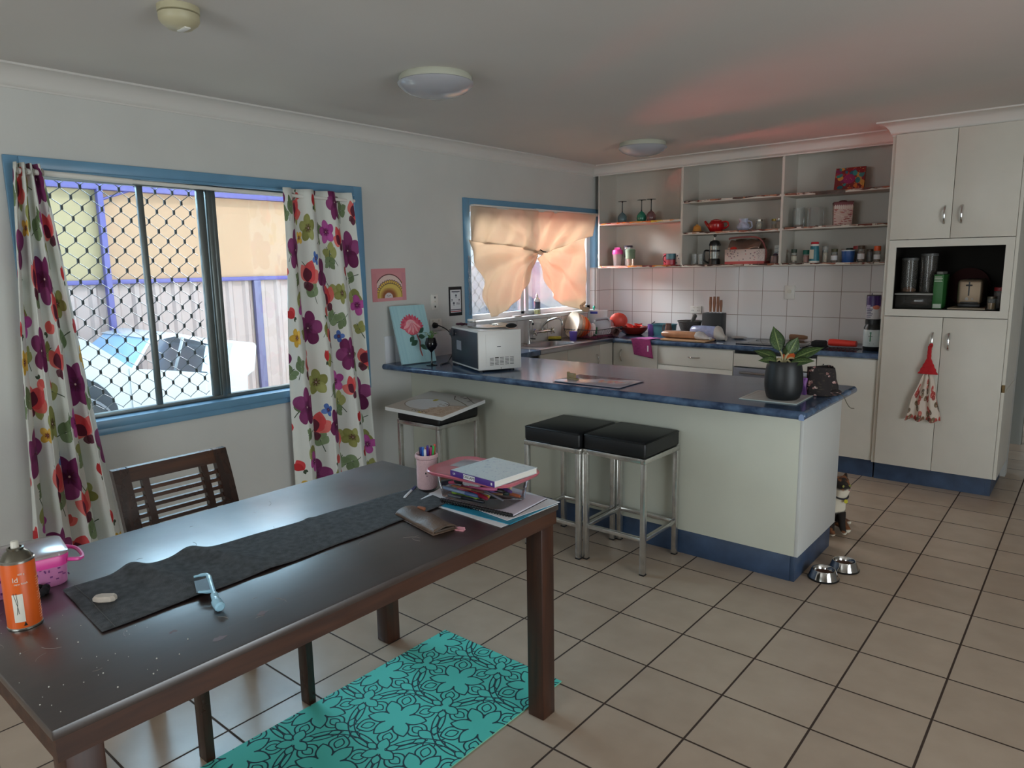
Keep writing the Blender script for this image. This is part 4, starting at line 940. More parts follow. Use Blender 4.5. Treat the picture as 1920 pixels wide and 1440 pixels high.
for k in range(17):
    a0 = A0+.95; ln = .42+.13*((k*7) % 3); z = .016+k*.006
    if k in (6, 11): continue
    pts = [(q[0]+.03372*math.cos(a0+ln*t/5), q[1]+.03372*math.sin(a0+ln*t/5), q[2]+z) for t in range(6)]; b.tube(pts, .0006, 4)
O('small_print', b, mat('faded_print', (236, 170, 120), .5), sc)
b = B(); vs = []
for j, z in enumerate((.020, .085)):
    for k in range(9): a = A0-.62+.62*k/8; vs.append((q[0]+.0338*math.cos(a), q[1]+.0338*math.sin(a), q[2]+z-(.01*math.sin(PI*k/8)*0)))
b.add(vs, [(k, k+1, 10+k, 9+k) for k in range(8)]); O('chair_picture', b, CANW, sc)
b = B()
def onc(a, z, r=.0339): return (q[0]+r*math.cos(a), q[1]+r*math.sin(a), q[2]+z)
b.tube([onc(A0-.52, .088), onc(A0-.36, .06), onc(A0-.30, .04)], .0006, 4); b.tube([onc(A0-.36, .088), onc(A0-.32, .065), onc(A0-.42, .038)], .0006, 4)
b.add([onc(A0-.14, .010), onc(A0+.08, .010), onc(A0-.03, .020)], [(0, 1, 2)]); O('warning_triangle', b, BLACK, sc)
# pink tub
PINK = mat('hot_pink_plastic', (232, 74, 160), .35); PK2 = glass('pale_pink_plastic', (238, 150, 205), .6, .12, .65)
MT = TR(1.672, -1.158, .7605) @ RZ(-.16)
tu = T('lunch_tub', (1.672, -1.158, .7605), 'small pink plastic tub with clear lid behind the orange can', 'plastic tub')
b = B(); loft(b, [[(MT @ Vector((x, y, z))) for x, y in rrect(-w_/2, w_/2, -d_/2, d_/2, .025, 5)] for z, w_, d_ in ((0, .14, .18), (.004, .146, .186), (.055, .152, .192))], cap0=True); O('body', b, PK2, tu)
b = B(); loft(b, [[(MT @ Vector((x, y, z))) for x, y in rrect(-w_/2, w_/2, -d_/2, d_/2, .026, 5)] for z, w_, d_ in ((.052, .155, .195), (.076, .160, .200), (.080, .156, .196))]); O('band', b, PINK, tu)
b = B(); loft(b, [[(MT @ Vector((x, y, z))) for x, y in rrect(-w_/2, w_/2, -d_/2, d_/2, .026, 5)] for z, w_, d_ in ((.080, .160, .200), (.086, .160, .200), (.088, .152, .192))], cap1=True); O('lid', b, glass('smoky_clear_lid', (206, 196, 190), .9, .12, .45), tu)
b = B()
def HP(x, y, z): return MT @ Vector((x, y, z))
b.tube(smooth_path([HP(.068, .095, .062), HP(.072, .120, .058), HP(.04, .132, .054), HP(-.03, .128, .054), HP(-.05, .098, .062)], 5), .005, 6); O('handle', b, PINK, tu)
rd = random.Random(5); b = B()
for k in range(26):
    y = rd.uniform(-.08, .085); z = rd.uniform(.008, .05); b.box(HP(.0765, y, z), (.001, rd.uniform(.003, .012), rd.uniform(.002, .006)), bev=0)
for k in range(9): b.box(HP(.0+rd.uniform(-.05, .06), .0965, rd.uniform(.01, .05)), (.01, .001, .004))
O('printed_marks', b, mat('plum_print', (110, 40, 110), .6), tu)
# black hair scrunchie
b = B(); pts = []
for k in range(40): a = 2*PI*k/40; pts.append((1.772+.016*math.cos(a), -1.148+.014*math.sin(a), .769+.003*math.sin(5*a)))
b.tube(pts, [.008+.002*math.sin(7*k) for k in range(40)], 8, closed=True); tag(O('hair_scrunchie', b, mat('black_velvet', (16, 14, 18), .95), None, 80), 'black scrunched hair tie in front of the pink tub', 'hair tie')
# comb
cb = T('hair_comb', (2.06, -.87, .765), 'light blue lice comb with black teeth lying on the runner edge', 'comb')
CZ = .7815
b = B(); b.tube([(x, y, CZ+dz) for x, y, dz in smooth_path([(2.030, -.886, .001), (2.042, -.861, .002), (2.060, -.862, .002), (2.092, -.874, .001), (2.128, -.888, 0), (2.160, -.900, -.002), (2.192, -.912, -.006), (2.222, -.918, -.009)], 5)], [.003]*3+[.0045]*7+[.006]*5+[.0055]*5+[.0055]*5+[.009]*5+[.012]*5+[.008], 10)
b.tube([(2.120, -.919, CZ), (2.136, -.905, CZ), (2.142, -.894, CZ)], [.0025, .0045, .005], 8)
O('handle', b, mat('ice_blue_plastic', (160, 205, 225), .2), cb)
b = B()
for k in range(24): f = k/23; x0, y0 = 2.062+.066*f, -.864-.026*f; b.tube([(x0, y0, CZ), (x0-.014, y0-.030, CZ-.004)], .0012, 4)
O('teeth', b, BLACK, cb)
# stone / eraser
b = B(); rings = []
MS = TR(1.955, -1.066, .7668) @ RZ(.75)
for z, s_ in ((0, .85), (.003, 1), (.010, 1), (.014, .82)): rings.append([MS @ Vector((x*s_, y*s_, z)) for x, y in [(.026, .004), (.020, .012), (-.016, .013), (-.028, .004), (-.026, -.008), (-.012, -.013), (.018, -.012), (.026, -.006)]])
loft(b, rings, cap0=True, cap1=True); tag(O('eraser', b, mat('pale_stone', (196, 184, 170), .8, noise=(40, .1)), None, 25), 'pale worn eraser lying on the left end of the cloth runner', 'eraser')
tag(O('paper_scrap', B().box((2.075, -.16, .7675), (.022, .012, .0012), RZ(0)), mat('white_paper', (228, 228, 230), .8)), 'tiny white paper scrap near the right end of the runner', 'paper')

# plush pen cup and its pens
cp = T('pen_cup', (1.925, .02, .762), 'pale pink plush pen holder on the dining table', 'pen holder')
PL = mat('pink_plush', (222, 186, 190), .95, noise=(60, .06), bump=(300, .5))
q = (1.925, .022, .7645)
O('body', B().lathe([(0, 0), (.033, 0), (.0365, .006), (.037, .06), (.036, .108), (.041, .113), (.0415, .121), (.037, .125), (.031, .120), (.030, .02), (0, .018)], q, 32), PL, cp)
b = B(); b.sph((q[0]-.018, q[1]+.03, q[2]+.128), (.018, .010, .013), n=14); b.sph((q[0]-.034, q[1]-.006, q[2]+.118), (.011, .013, .010), n=12); O('ear', b, PL, cp)
b = B(); b.sph((q[0]+.024, q[1]-.0285, q[2]+.062), (.003, .002, .004), n=10); O('eye', b, BLACK, cp); O('nose', B().sph((q[0]+.0265, q[1]-.026, q[2]+.052), (.003, .002, .002), n=10), mat('mauve_thread', (150, 110, 130), .8), cp)
PENS = [('black', (30, 26, 30), (-.018, -.006)), ('royal blue', (40, 70, 170), (-.008, -.012)), ('sky blue', (60, 120, 200), (.004, -.016)), ('purple', (80, 50, 150), (.012, -.006)), ('lavender', (160, 160, 220), (.010, -.014)), ('magenta', (190, 50, 120), (.014, .004)), ('bright green', (60, 180, 90), (.018, .010)), ('red orange', (220, 70, 60), (.016, .016)), ('orange', (235, 140, 70), (-.002, .002)), ('dark green', (30, 80, 60), (.002, .016))]
def pen(name, label, p0, p1, col, capcol=None, r=.0042, group=None, capend=1, cat='pen'):
    P0, P1 = Vector(p0), Vector(p1); d = P1-P0; t = T(name, tuple(P0.lerp(P1, .5)), label, cat, group)
    O('barrel', B().tube([P0, P0+d*.08, P0+d*.62, P0+d*.64], [r*.75, r, r, r*.8], 10), mat('pen_%d_%d_%d' % col, col, .35), t)
    cc_ = capcol or tuple(max(0, v-20) for v in col)
    O('cap', B().tube([P0+d*.63, P0+d*.66, P0+d*.96, P1], [r*1.05, r*1.15, r*1.1, r*.8], 10), mat('pen_%d_%d_%d' % cc_, cc_, .35), t); return t
for k, (nm, c, (dx, dy)) in enumerate(PENS):
    h = .146+.012*((k*5) % 4)/3; pen('marker_pen', '%s marker standing in the pink plush pen holder' % nm, (q[0]+dx*.5, q[1]+dy*.5, q[2]+.022), (q[0]+dx*1.35, q[1]+dy*1.35, q[2]+h), c, (220, 220, 225) if nm == 'lavender' else None, group='markers in the plush pen holder')
pen('ballpoint_pen', 'blue and white ballpoint pen lying beside the pen holder', (1.950, -.112, .7655), (1.886, .0, .7655), (220, 222, 226), (40, 54, 110), .0048)

# papers
PAPW = mat('white_paper', (228, 228, 230), .8)
def sheetp(name, label, cx, cy, w_, d_, rz, z, m, cat='paper', t_=.0012): return tag(O(name, B().box((0, 0, 0), (w_, d_, t_), TR(cx, cy, z) @ RZ(rz)), m), label, cat)
p = Paint(256, 256, (226, 228, 232)); rd = random.Random(8)
for k in range(14): y = .08+k*.06; p.line([(.08, y), (.08+rd.uniform(.3, .8), y)], .006, (150, 160, 176))
sheetp('paper_sheet', 'large white sheet at the bottom of the paper pile, overhanging the table corner', 2.185, .035, .42, .275, -.05, .7612, PAPW)
sheetp('document_folder', 'teal plastic folder in the paper pile under the marker tub', 2.215, .045, .36, .262, .02, .7632, mat('teal_plastic_sleeve', (46, 140, 170), .25), 'folder', .002)
sheetp('paper_sheet', 'white sheet poking out left from under the clear marker tub', 2.10, .045, .25, .21, .25, .7653, PAPW)
sheetp('paper_sheet', 'white sheet showing past the notebook at the right table corner', 2.27, .065, .24, .24, -.12, .7668, pmat('lined_sheet', p, .8))
nbk = T('spiral_notebook', (2.215, .05, .768), 'black spiral bound notebook under the clear marker tub', 'notebook')
MN = TR(2.215, .055, .7676) @ RZ(.09)
O('pages', B().box((0, 0, .003), (.290, .196, .005), MN, bev=.001), mat('pale_lilac_page', (208, 200, 212), .6), nbk); O('back_cover', B().box((0, 0, .0), (.296, .202, .001), MN), BLACK, nbk)
b = B()
for k in range(26):
    x = -.137+.274*k/25; b.tube([MN @ Vector((x+.001*math.sin(a), -.105+.0075*math.cos(a), .004+.0065*math.sin(a))) for a in [2*PI*j/10 for j in range(10)]], .0016, 5, closed=True)
b.tube([MN @ Vector((-.145, -.105, .006)), MN @ Vector((.145, -.105, .006))], .0055, 8); O('spiral', b, BLACK, nbk)

# clear marker tub with pink lid
MB_ = TR(2.183, .034, .7752) @ RZ(.06)
bn = T('marker_tub', (2.183, .034, .7742), 'clear plastic tub of loose markers with pink lid on the table', 'storage tub')
CLP = glass('clear_plastic_tub', (236, 234, 238), .8, .05)
b = B(); loft(b, [[(MB_ @ Vector((x, y, z))) for x, y in rrect(-w_/2, w_/2, -d_/2, d_/2, .03, 6)] for z, w_, d_ in ((0, .25, .145), (.003, .262, .156), (.088, .288, .178))], cap0=True); O('body', b, CLP, bn)
LIDP = glass('translucent_pink_lid', (226, 116, 134), .8, .12, .72)
b = B(); loft(b, [[(MB_ @ Vector((x, y, z))) for x, y in rrect(-w_/2, w_/2, -d_/2, d_/2, r_, 7)] for z, w_, d_, r_ in ((.084, .292, .182, .03), (.086, .352, .226, .06), (.094, .364, .236, .066), (.097, .356, .228, .062), (.094, .30, .19, .04), (.0945, .28, .17, .03))], cap1=True); O('lid', b, LIDP, bn)
O('lid_window', B().box((-.03, .04, .0955), (.20, .09, .0012), MB_ @ RZ(.1), bev=.0005), glass('clear_lid_panel', (225, 226, 236), .9, .06, .5), bn)
# markers inside, laid in layers
MK = [('black felt tip', (28, 28, 32), (70, 74, 80)), ('lime highlighter', (150, 200, 50), (150, 200, 50)), ('white marker with yellow cap', (222, 222, 218), (226, 190, 60)), ('white marker with red cap', (222, 220, 218), (200, 40, 60)), ('brown pencil', (166, 116, 80), (190, 150, 110)), ('dark green pen', (40, 84, 70), (30, 60, 52)), ('orange crayon', (206, 110, 60), (206, 110, 60)), ('pale blue pen', (150, 176, 205), (90, 120, 170)), ('crimson marker', (196, 40, 70), (160, 30, 60)), ('grey pencil', (130, 130, 136), (90, 90, 96)), ('lilac chalk', (170, 150, 210), (150, 130, 200)), ('white paint pen', (226, 226, 224), (200, 200, 205)), ('navy marker', (40, 46, 90), (30, 34, 70)), ('teal pencil', (60, 130, 120), (60, 130, 120)), ('copper pencil', (176, 110, 74), (120, 80, 60)), ('pink highlighter', (226, 120, 160), (226, 120, 160)), ('black whiteboard marker', (36, 36, 40), (20, 20, 22)), ('olive pencil', (120, 120, 60), (140, 130, 70)), ('violet felt tip', (100, 60, 140), (80, 50, 120)), ('cream pen', (226, 214, 190), (210, 190, 150))]
rd = random.Random(17)
MK += [('apricot pencil', (220, 160, 110), (220, 160, 110)), ('white board marker with black cap', (224, 222, 218), (30, 30, 34)), ('rose crayon', (214, 90, 120), (214, 90, 120)), ('yellow pencil', (220, 180, 60), (200, 80, 80)), ('silver marker', (170, 170, 176), (110, 110, 116)), ('mint pen', (130, 190, 160), (60, 130, 110)), ('chocolate marker', (84, 56, 44), (60, 40, 34)), ('peach felt tip', (232, 170, 140), (214, 110, 90))]
for k, (nm, c, c2) in enumerate(MK):
    lay = k//7; yk = -.066+.0205*(k % 7)+rd.uniform(-.003, .003); z = .0095+lay*.0178+.002; L_ = rd.uniform(.112, .14); ang = rd.uniform(-.22, .22)+(PI if k % 3 == 0 else 0); xk = rd.uniform(-.045, .045)
    d = Vector((math.cos(ang)*L_/2, math.sin(ang)*L_/2, rd.uniform(-.002, .002)+.003)); c0 = Vector((xk, yk, z))
    if lay in (1, 2, 3): d.z += rd.choice((-.010, .008, .012, -.006))
    pen('marker_pen', '%s inside the clear tub with pink lid' % nm, MB_ @ (c0-d), MB_ @ (c0+d), c, c2, .0062 if 'pencil' not in nm else .004, 'markers in the clear tub')

# book on the lid
bk = T('book', (2.25, .01, .872), 'thin paper-craft book with purple spine lying on the pink tub lid', 'book')
MK_ = TR(2.147, -.080, .8725) @ RZ(-.055)
p = Paint(256, 256, (206, 224, 232)); rd = random.Random(9)
for k in range(160): x, y = rd.random(), rd.random(); p.ell(x, y, rd.uniform(.01, .04), .008, rd.choice([(170, 196, 214), (230, 236, 240), (150, 170, 200), (190, 210, 220)]), rd.uniform(0, 3), .7)
p.ell(.35, .5, .05, .04, (120, 160, 200), 0, .6, ring=.01)
b = B(); b.b2((0.004, .002, .001), (.197, .199, .0175), mi=1, M=MK_); O('pages', b, [PAPW, mat('page_edges', (224, 222, 214), .8)], bk)
b = B(); b.box((.1, .1, .0187), (.2, .2, .0015), MK_, mi=1); b.box((.1, .1, .0004), (.2, .2, .0008), MK_, mi=1); b.add([MK_ @ Vector(v) for v in ((0, 0, .0196), (.2, 0, .0196), (.2, .2, .0196), (0, .2, .0196))], [(0, 1, 2, 3)], 0, None, [[(0, 0), (1, 0), (1, 1), (0, 1)]])
O('cover', b, [pmat('pale_blue_cover', p, .35), PAPW], bk)
O('spine', B().box((.1, -.0008, .0098), (.2, .0022, .0196), MK_, bev=.0006), mat('purple_spine', (76, 46, 130), .45), bk)
O('spine_label', B().box((.088, -.0021, .0098), (.052, .0006, .0155), MK_), PAPW, bk)
MTX = MK_ @ TR(.088, -.0026, .0098) @ RX(PI/2)
text('ORIGAMI', .0125, MTX, BLACK, 'spine_lettering', bk, .0002); text('US', .009, MK_ @ TR(.018, -.0021, .0105) @ RX(PI/2), PAPW, 'spine_lettering', bk, .0002); O('spine_mark', B().box((.188, -.0021, .0098), (.006, .0006, .008), MK_), PAPW, bk)

# wallet
wl = T('wallet', (2.175, -.222, .76), 'worn brown leather wallet in front of the paper pile', 'wallet')
LEA = mat('worn_brown_leather', (92, 72, 58), .5, noise=(18, .3), bump=(140, .2))
Mw = TR(2.173, -.222, .7615) @ RZ(-.20)
b = B(); b.grid(lambda u, v: tuple(Mw @ Vector(((u-.5)*.225, (v-.5)*.088, .004+.017*math.sin(PI*min(1, max(0, v*1.05)))**.6+.003*math.sin(11*u)*math.sin(4*v)+.002))), 30, 14); b.grid(lambda u, v: tuple(Mw @ Vector(((u-.5)*.225, (v-.5)*.088, .0012))), 2, 2)
O('flap', b, LEA, wl, 70, thick=.002)
b = B(); b.tube([Mw @ Vector((.108, .036, .012)), Mw @ Vector((.113, .0, .020)), Mw @ Vector((.108, -.036, .010))], .0022, 6); b.box((.098, 0, .006), (.02, .07, .008), Mw, bev=.003); O('zip', b, mat('dark_zip', (74, 58, 46), .6), wl)
O('tab', B().box((-.055, .044, .022), (.03, .012, .012), Mw @ RZ(.3), bev=.004), mat('tan_tab', (140, 84, 56), .6), wl)
b = B(); n = 14; pts = [(2.298+.018*math.cos(2*PI*k/n)*(1+.3*math.sin(3*k)), -.198+.015*math.sin(2*PI*k/n)*(1+.2*math.cos(2*k))) for k in range(n)]; b.prism(pts, .7605, .763); tag(O('paper_petal', b, mat('pink_tag', (226, 150, 158), .7)), 'small pink paper petal beside the brown wallet', 'paper')

# ================================================================ ON THE FLOOR
bw = T('pet_bowl', (2.792, 1.835, 0), 'stainless pet bowl in front, against the end of breakfast bar', 'pet bowl', 'steel pet bowls on the floor')
BST = mat('polished_bowl_steel', (200, 198, 196), .08, metal=1)
q = (2.792, 1.835, 0)
O('shell', B().lathe([(.068, .006), (.070, .008), (.056, .044), (.054, .048), (.050, .048), (.044, .040), (.040, .022), (.0, .020)], q, 40, cap=False), BST, bw)
O('rubber_base', B().lathe([(.060, 0), (.072, 0), (.073, .006), (.069, .009), (.060, .009)], q, 40, cap=False), BLACK, bw)
O('cat_food', B().lathe([(0, .0295), (.0415, .0295)], q, 30, cap=False), mat('brown_kibble', (84, 50, 36), .8, noise=(120, .4)), bw)
dup(bw, (2.842, 2.005, 0), 'stainless pet bowl behind the front bowl, nearer the cat')

# cat: calico, sitting half hidden behind the end of the bar
def cat_fur():
    m = bpy.data.materials.new('calico_fur'); m.use_nodes = True; t = m.node_tree; b = t.nodes['Principled BSDF']; L = t.links.new
    tc_ = t.nodes.new('ShaderNodeTexCoord'); s = t.nodes.new('ShaderNodeSeparateXYZ'); L(tc_.outputs['Object'], s.inputs[0])
    n = t.nodes.new('ShaderNodeTexNoise'); n.inputs['Scale'].default_value = 16; n.inputs['Detail'].default_value = 4; L(tc_.outputs['Object'], n.inputs['Vector'])
    r = t.nodes.new('ShaderNodeValToRGB'); e = r.color_ramp.elements; e[0].position = .52; e[0].color = lin((34, 27, 23)) + (1,); e[1].position = .57; e[1].color = lin((132, 82, 48)) + (1,); q_ = e.new(.68); q_.color = lin((96, 60, 40)) + (1,); L(n.outputs['Fac'], r.inputs[0])
    def mth(op, a, v, c=None):
        k = t.nodes.new('ShaderNodeMath'); k.operation = op
        L(a, k.inputs[0])
        if c is not None: L(c, k.inputs[1])
        else: k.inputs[1].default_value = v
        return k.outputs[0]
    def ss(a, lo, hi):
        k = t.nodes.new('ShaderNodeMapRange'); k.interpolation_type = 'SMOOTHSTEP'; k.inputs[1].default_value = lo; k.inputs[2].default_value = hi; L(a, k.inputs[0]); return k.outputs[0]
    jit = mth('ADD', s.outputs['Z'], 0, mth('MULTIPLY', n.outputs['Fac'], .05))
    chest = mth('MULTIPLY', ss(s.outputs['X'], .055, .075), 0, mth('MULTIPLY', ss(jit, .155, .175), 0, ss(jit, .312, .296)))
    paws = ss(jit, .058, .048); muzzle = mth('MULTIPLY', ss(s.outputs['X'], .135, .145), 0, ss(jit, .315, .305))
    wm = mth('MAXIMUM', chest, 0, mth('MAXIMUM', paws, 0, muzzle))
    mx = t.nodes.new('ShaderNodeMix'); mx.data_type = 'RGBA'; L(wm, mx.inputs[0]); L(r.outputs[0], mx.inputs[6]); mx.inputs[7].default_value = lin((226, 216, 196)) + (1,); L(mx.outputs[2], b.inputs['Base Color']); b.inputs['Roughness'].default_value = .9
    return m
ct_ = T('cat', (2.622, 2.492, 0), 'calico cat sitting half hidden behind the end of breakfast bar', 'cat')
V = []; E_ = []; R_ = []
def nd(p, r, par=None):
    V.append(p); R_.append(r if isinstance(r, tuple) else (r, r))
    if par is not None: E_.append((par, len(V)-1))
    return len(V)-1
pel = nd((-.09, 0, .085), (.075, .075)); bel = nd((-.02, 0, .12), (.072, .07), pel); chs = nd((.045, 0, .175), (.056, .06), bel); nk = nd((.075, 0, .235), (.038, .040), chs); hd = nd((.095, 0, .292), (.050, .047), nk); mz = nd((.137, 0, .279), (.021, .021), hd)
hk = nd((.085, 0, .318), (.036, .034), hd)
for sg in (-1, 1):
    a = nd((.062, sg*.032, .135), .028, chs); c = nd((.070, sg*.034, .075), .020, a); d = nd((.082, sg*.035, .028), .016, c); nd((.105, sg*.036, .014), .015, d)
    a = nd((-.04, sg*.075, .075), .045, pel); c = nd((.03, sg*.082, .03), .026, a); nd((.075, sg*.08, .016), .017, c)
    a = nd((.080, sg*.028, .332), .014, hk); c = nd((.078, sg*.034, .345), (.009, .011), a); nd((.077, sg*.037, .357), (.002, .003), c)
a = nd((-.15, .03, .05), .03, pel); c = nd((-.17, .10, .025), .02, a); d = nd((-.11, .17, .02), .016, c); nd((-.03, .17, .018), .012, d)
me = bpy.data.meshes.new('body'); me.from_pydata(V, E_, []); cb_ = bpy.data.objects.new('body', me); COL.objects.link(cb_)
sk = cb_.modifiers.new('skin', 'SKIN')
for i, r in enumerate(R_): me.skin_vertices[0].data[i].radius = r; me.skin_vertices[0].data[i].use_root = (i == 0)
sk.use_smooth_shade = True; ss_ = cb_.modifiers.new('sub', 'SUBSURF'); ss_.levels = 2; ss_.render_levels = 2
bpy.context.view_layer.update()
m2 = bpy.data.meshes.new_from_object(cb_.evaluated_get(bpy.context.evaluated_depsgraph_get())); cb_.modifiers.clear(); cb_.data = m2; m2.name = 'body'; m2.materials.clear(); m2.materials.append(cat_fur()); m2.polygons.foreach_set('use_smooth', [True]*len(m2.polygons)); cb_.parent = ct_
def cat_part(nm, b, m):
    for i, v in enumerate(b.v): b.v[i] = Vector(v)+Vector((2.622, 2.492, 0))
    return O(nm, b, m, ct_)
for sg in (-1, 1):
    e = cat_part('eye', B().sph((.134, sg*.020, .301), (.006, .0075, .0065), n=12), mat('cat_eye_green', (150, 150, 70), .1)); O('pupil', B().sph((2.622+.1385, 2.492+sg*.0203, .301), (.002, .002, .005), n=8), BLACK, e)
cat_part('nose', B().sph((.157, 0, .285), (.004, .006, .004), n=10), mat('pink_nose', (190, 130, 120), .5))
cat_part('collar', B().tube([(.080+.043*math.cos(a), .043*math.sin(a), .243-.018*math.cos(a)) for a in [2*PI*k/28 for k in range(28)]], .005, 6, closed=True), mat('dark_collar', (40, 36, 40), .7))
cat_part('collar_tag', B().cyl((0, 0, 0), .011, .003, 16, 0, TR(.128, .004, .214) @ RY(PI/2-.2)), mat('yellow_tag', (196, 186, 50), .4, metal=.3))
ct_.rotation_euler.z = -.66; ct_.scale = (1.04, 1.04, 1.04)
# ================================================================ ON THE LEFT WALL
p = Paint(256, 256, (216, 148, 152)); rd = random.Random(4)
p.rect(.14, .10, .88, .62, (214, 178, 96)); p.rect(.14, .60, .88, .84, (216, 148, 152))
p.ell(.50, .30, .42, .52, (232, 206, 196)); p.ell(.50, .30, .42, .52, (96, 50, 50), ring=.022)
p.ell(.52, .16, .40, .46, (206, 170, 70))
for k in range(15):
    a = .35+2.45*k/14; x, y = .52+.36*math.cos(a), .18+.42*math.sin(a); p.ell(x, y, .035, .055, (222, 186, 84), a-PI/2); p.ell(x, y, .035, .055, (90, 60, 96), a-PI/2, ring=.012)
p.ell(.52, .16, .34, .38, (220, 192, 100)); p.ell(.52, .16, .34, .38, (96, 80, 40), ring=.012)
p.ell(.48, .14, .22, .24, (150, 90, 56), soft=.5); p.ell(.47, .12, .12, .14, (214, 202, 202)); p.line([(.42, .17), (.47, .15), (.53, .18)], .012, (90, 80, 90)); 
p.rect(0, 0, 1, .10, (216, 150, 154)); p.rect(0, 0, .14, 1, (214, 140, 146)); p.rect(.88, 0, 1, 1, (210, 140, 150)); p.rect(0, .86, 1, 1, (216, 144, 150))
Mw_ = lambda y, z, x=.0: basis((x, y, z), (0, 1, 0), (0, 0, 1), (1, 0, 0))
dw = T('drawing', (.004, 1.53, 1.32), 'childs flower drawing on pink card, taped to the wall', 'drawing')
b = B(); b.panel(.297, .218, .002, Mw_(1.528, 1.322, .001) @ RZ(.01)); O('card', b, [pmat('flower_drawing', p, .8), mat('pink_card', (214, 144, 150), .8)], dw)
sw = T('light_switch', (.01, 1.943, 1.24), 'white double light switch plate on the wall above the power outlet', 'light switch')
O('plate', B().b2((0, 1.908, 1.24), (.008, 1.978, 1.35), .003), WHITEP, sw)
for z in (1.262, 1.328): O('rocker', B().b2((.008, 1.938, z-.007), (.013, 1.948, z+.007), .002), mat('dark_switch', (70, 66, 62), .5), sw)
b = B(); b.sph((.008, 1.943, 1.30), .004, n=8); b.b2((.008, 1.93, 1.293), (.009, 1.956, 1.296)); O('screw_cover', b, mat('ivory_plastic', (214, 208, 194), .4), sw)
ps = T('care_poster', (.006, 2.162, 1.183), 'narrow white info sheet on a black mount left of the kitchen window', 'poster')
O('mount', B().b2((0, 2.093, 1.183), (.004, 2.230, 1.398), .001), mat('black_card', (28, 26, 28), .7), ps)
O('sheet', B().b2((.004, 2.106, 1.207), (.0052, 2.217, 1.375)), mat('white_paper', (228, 228, 230), .8), ps)
def flatbar(b, y0, z0, y1, z1, x=.0056): b.b2((.0052, y0, z0), (x, y1, z1)); return b
O('red_band', flatbar(B(), 2.106, 1.212, 2.217, 1.219), mat('red_print', (170, 50, 60), .6), ps)
b = B(); flatbar(b, 2.108, 1.224, 2.215, 1.232); flatbar(b, 2.12, 1.358, 2.205, 1.3655); flatbar(b, 2.135, 1.351, 2.19, 1.3535)
for y, z, r in ((2.165, 1.333, .009), (2.122, 1.302, .006), (2.198, 1.30, .006), (2.14, 1.276, .010), (2.175, 1.276, .005), (2.195, 1.274, .005)): b.cyl((0, 0, 0), r, .0005, 14, 0, TR(.0052, y, z) @ RY(PI/2)); flatbar(b, y-.01, z-r-.006, y+.01, z-r-.004)
O('poster_print', b, mat('grey_print', (90, 88, 100), .7), ps)['kind'] = 'stuff'
ou = T('power_outlet', (.01, 1.946, 1.09), 'white double power outlet with a black plug, behind the microwave', 'power outlet')
O('plate', B().b2((0, 1.887, 1.090), (.009, 2.004, 1.173), .003), WHITEP, ou)
b = B()
for y in (1.915, 1.975): b.b2((.009, y-.006, 1.152), (.012, y+.006, 1.166), .001)
O('switch', b, mat('ivory_plastic', (214, 208, 194), .4), ou)
# ================================================================ ON THE BREAKFAST BAR
p = Paint(320, 464, (164, 204, 210)); rd = random.Random(12)
for k in range(40): x = rd.random(); p.rect(x, 0, x+.02, 1, (150, 192, 202), .3)
p.line([(.62, .12), (.60, .22), (.64, .36), (.60, .48)], .04, (150, 84, 84))
for x, y, L_, w_, a in ((.58, .38, .24, .065, 3.6), (.62, .30, .26, .06, -.5), (.56, .50, .2, .07, 2.9), (.64, .52, .22, .07, .5), (.50, .46, .2, .06, 3.9), (.70, .60, .2, .055, 1.2), (.30, .62, .18, .05, 1.9), (.62, .45, .2, .06, -.1)): p.leaf(x, y, L_, w_, a, (48, 88, 70))
for k in range(13):
    a = .15+2.85*k/12; p.leaf(.50+.10*math.cos(a), .60+.05*math.sin(a), .30-.05*abs(math.cos(a)), .055, a, (206, 90, 110) if k % 2 else (190, 70, 96))
p.ell(.50, .62, .235, .20, (212, 96, 114)); p.ell(.49, .66, .15, .13, (226, 170, 176))
for k in range(9): a = -.5-2.1*k/8; p.leaf(.50, .70, .30, .04, a, (216, 110, 124) if k % 2 else (234, 170, 176), .9)
for k in range(6): p.line([(.42+.025*k, .72), (.44+.02*k, .60)], .006, (200, 130, 140))
Mp = basis((.173+.175*.1355, 1.467+.985*.1355, .9065), (.175, .985, 0), (-.326, .058, .944), (.93, -.165, .331))
tag(O('protea_painting', B().panel(.271, .405, .016, Mp @ TR(0, 0, -.016)), [pmat('protea_picture', p, .7), mat('pale_blue_canvas_edge', (170, 206, 212), .7)]), 'pale blue canvas painted with a pink protea, leaning on the wall', 'painting')
gp = T('goblet_planter', (.329, 1.585, .9), 'black stemmed goblet holding a small green plant by the protea painting', 'planter')
q = (.329, 1.585, .9005)
O('goblet', B().lathe([(0, 0), (.036, 0), (.037, .003), (.008, .008), (.0042, .02), (.0042, .085), (.010, .094), (.030, .112), (.041, .135), (.041, .150), (.034, .175), (.031, .182), (.029, .182), (.030, .172), (.0, .165)], q, 32), mat('black_glass', (14, 14, 18), .1), gp)
def leafmesh(b, base, d, up, L_, w_, curl=.2, mi=0, n=10, fold=.15):
    d = Vector(d).normalized(); s_ = d.cross(Vector(up)).normalized(); u_ = s_.cross(d).normalized(); vs = []
    for i in range(n+1):
        t = i/n; wv = w_*math.sin(PI*min(1, t*1.02)**.8)*(1-.15*t); c = Vector(base)+d*L_*t+u_*(-curl*L_*t*t)
        for q_ in (-1, -.5, 0, .5, 1): vs.append(c+s_*wv*q_+u_*abs(q_)*wv*fold)
    fs = [(i*5+j, i*5+j+1, i*5+j+6, i*5+j+5) for i in range(n) for j in range(4)]
    uv = [[(j/4, i/n), ((j+1)/4, i/n), ((j+1)/4, (i+1)/n), (j/4, (i+1)/n)] for i in range(n) for j in range(4)]
    b.add(vs, fs, mi, None, uv)
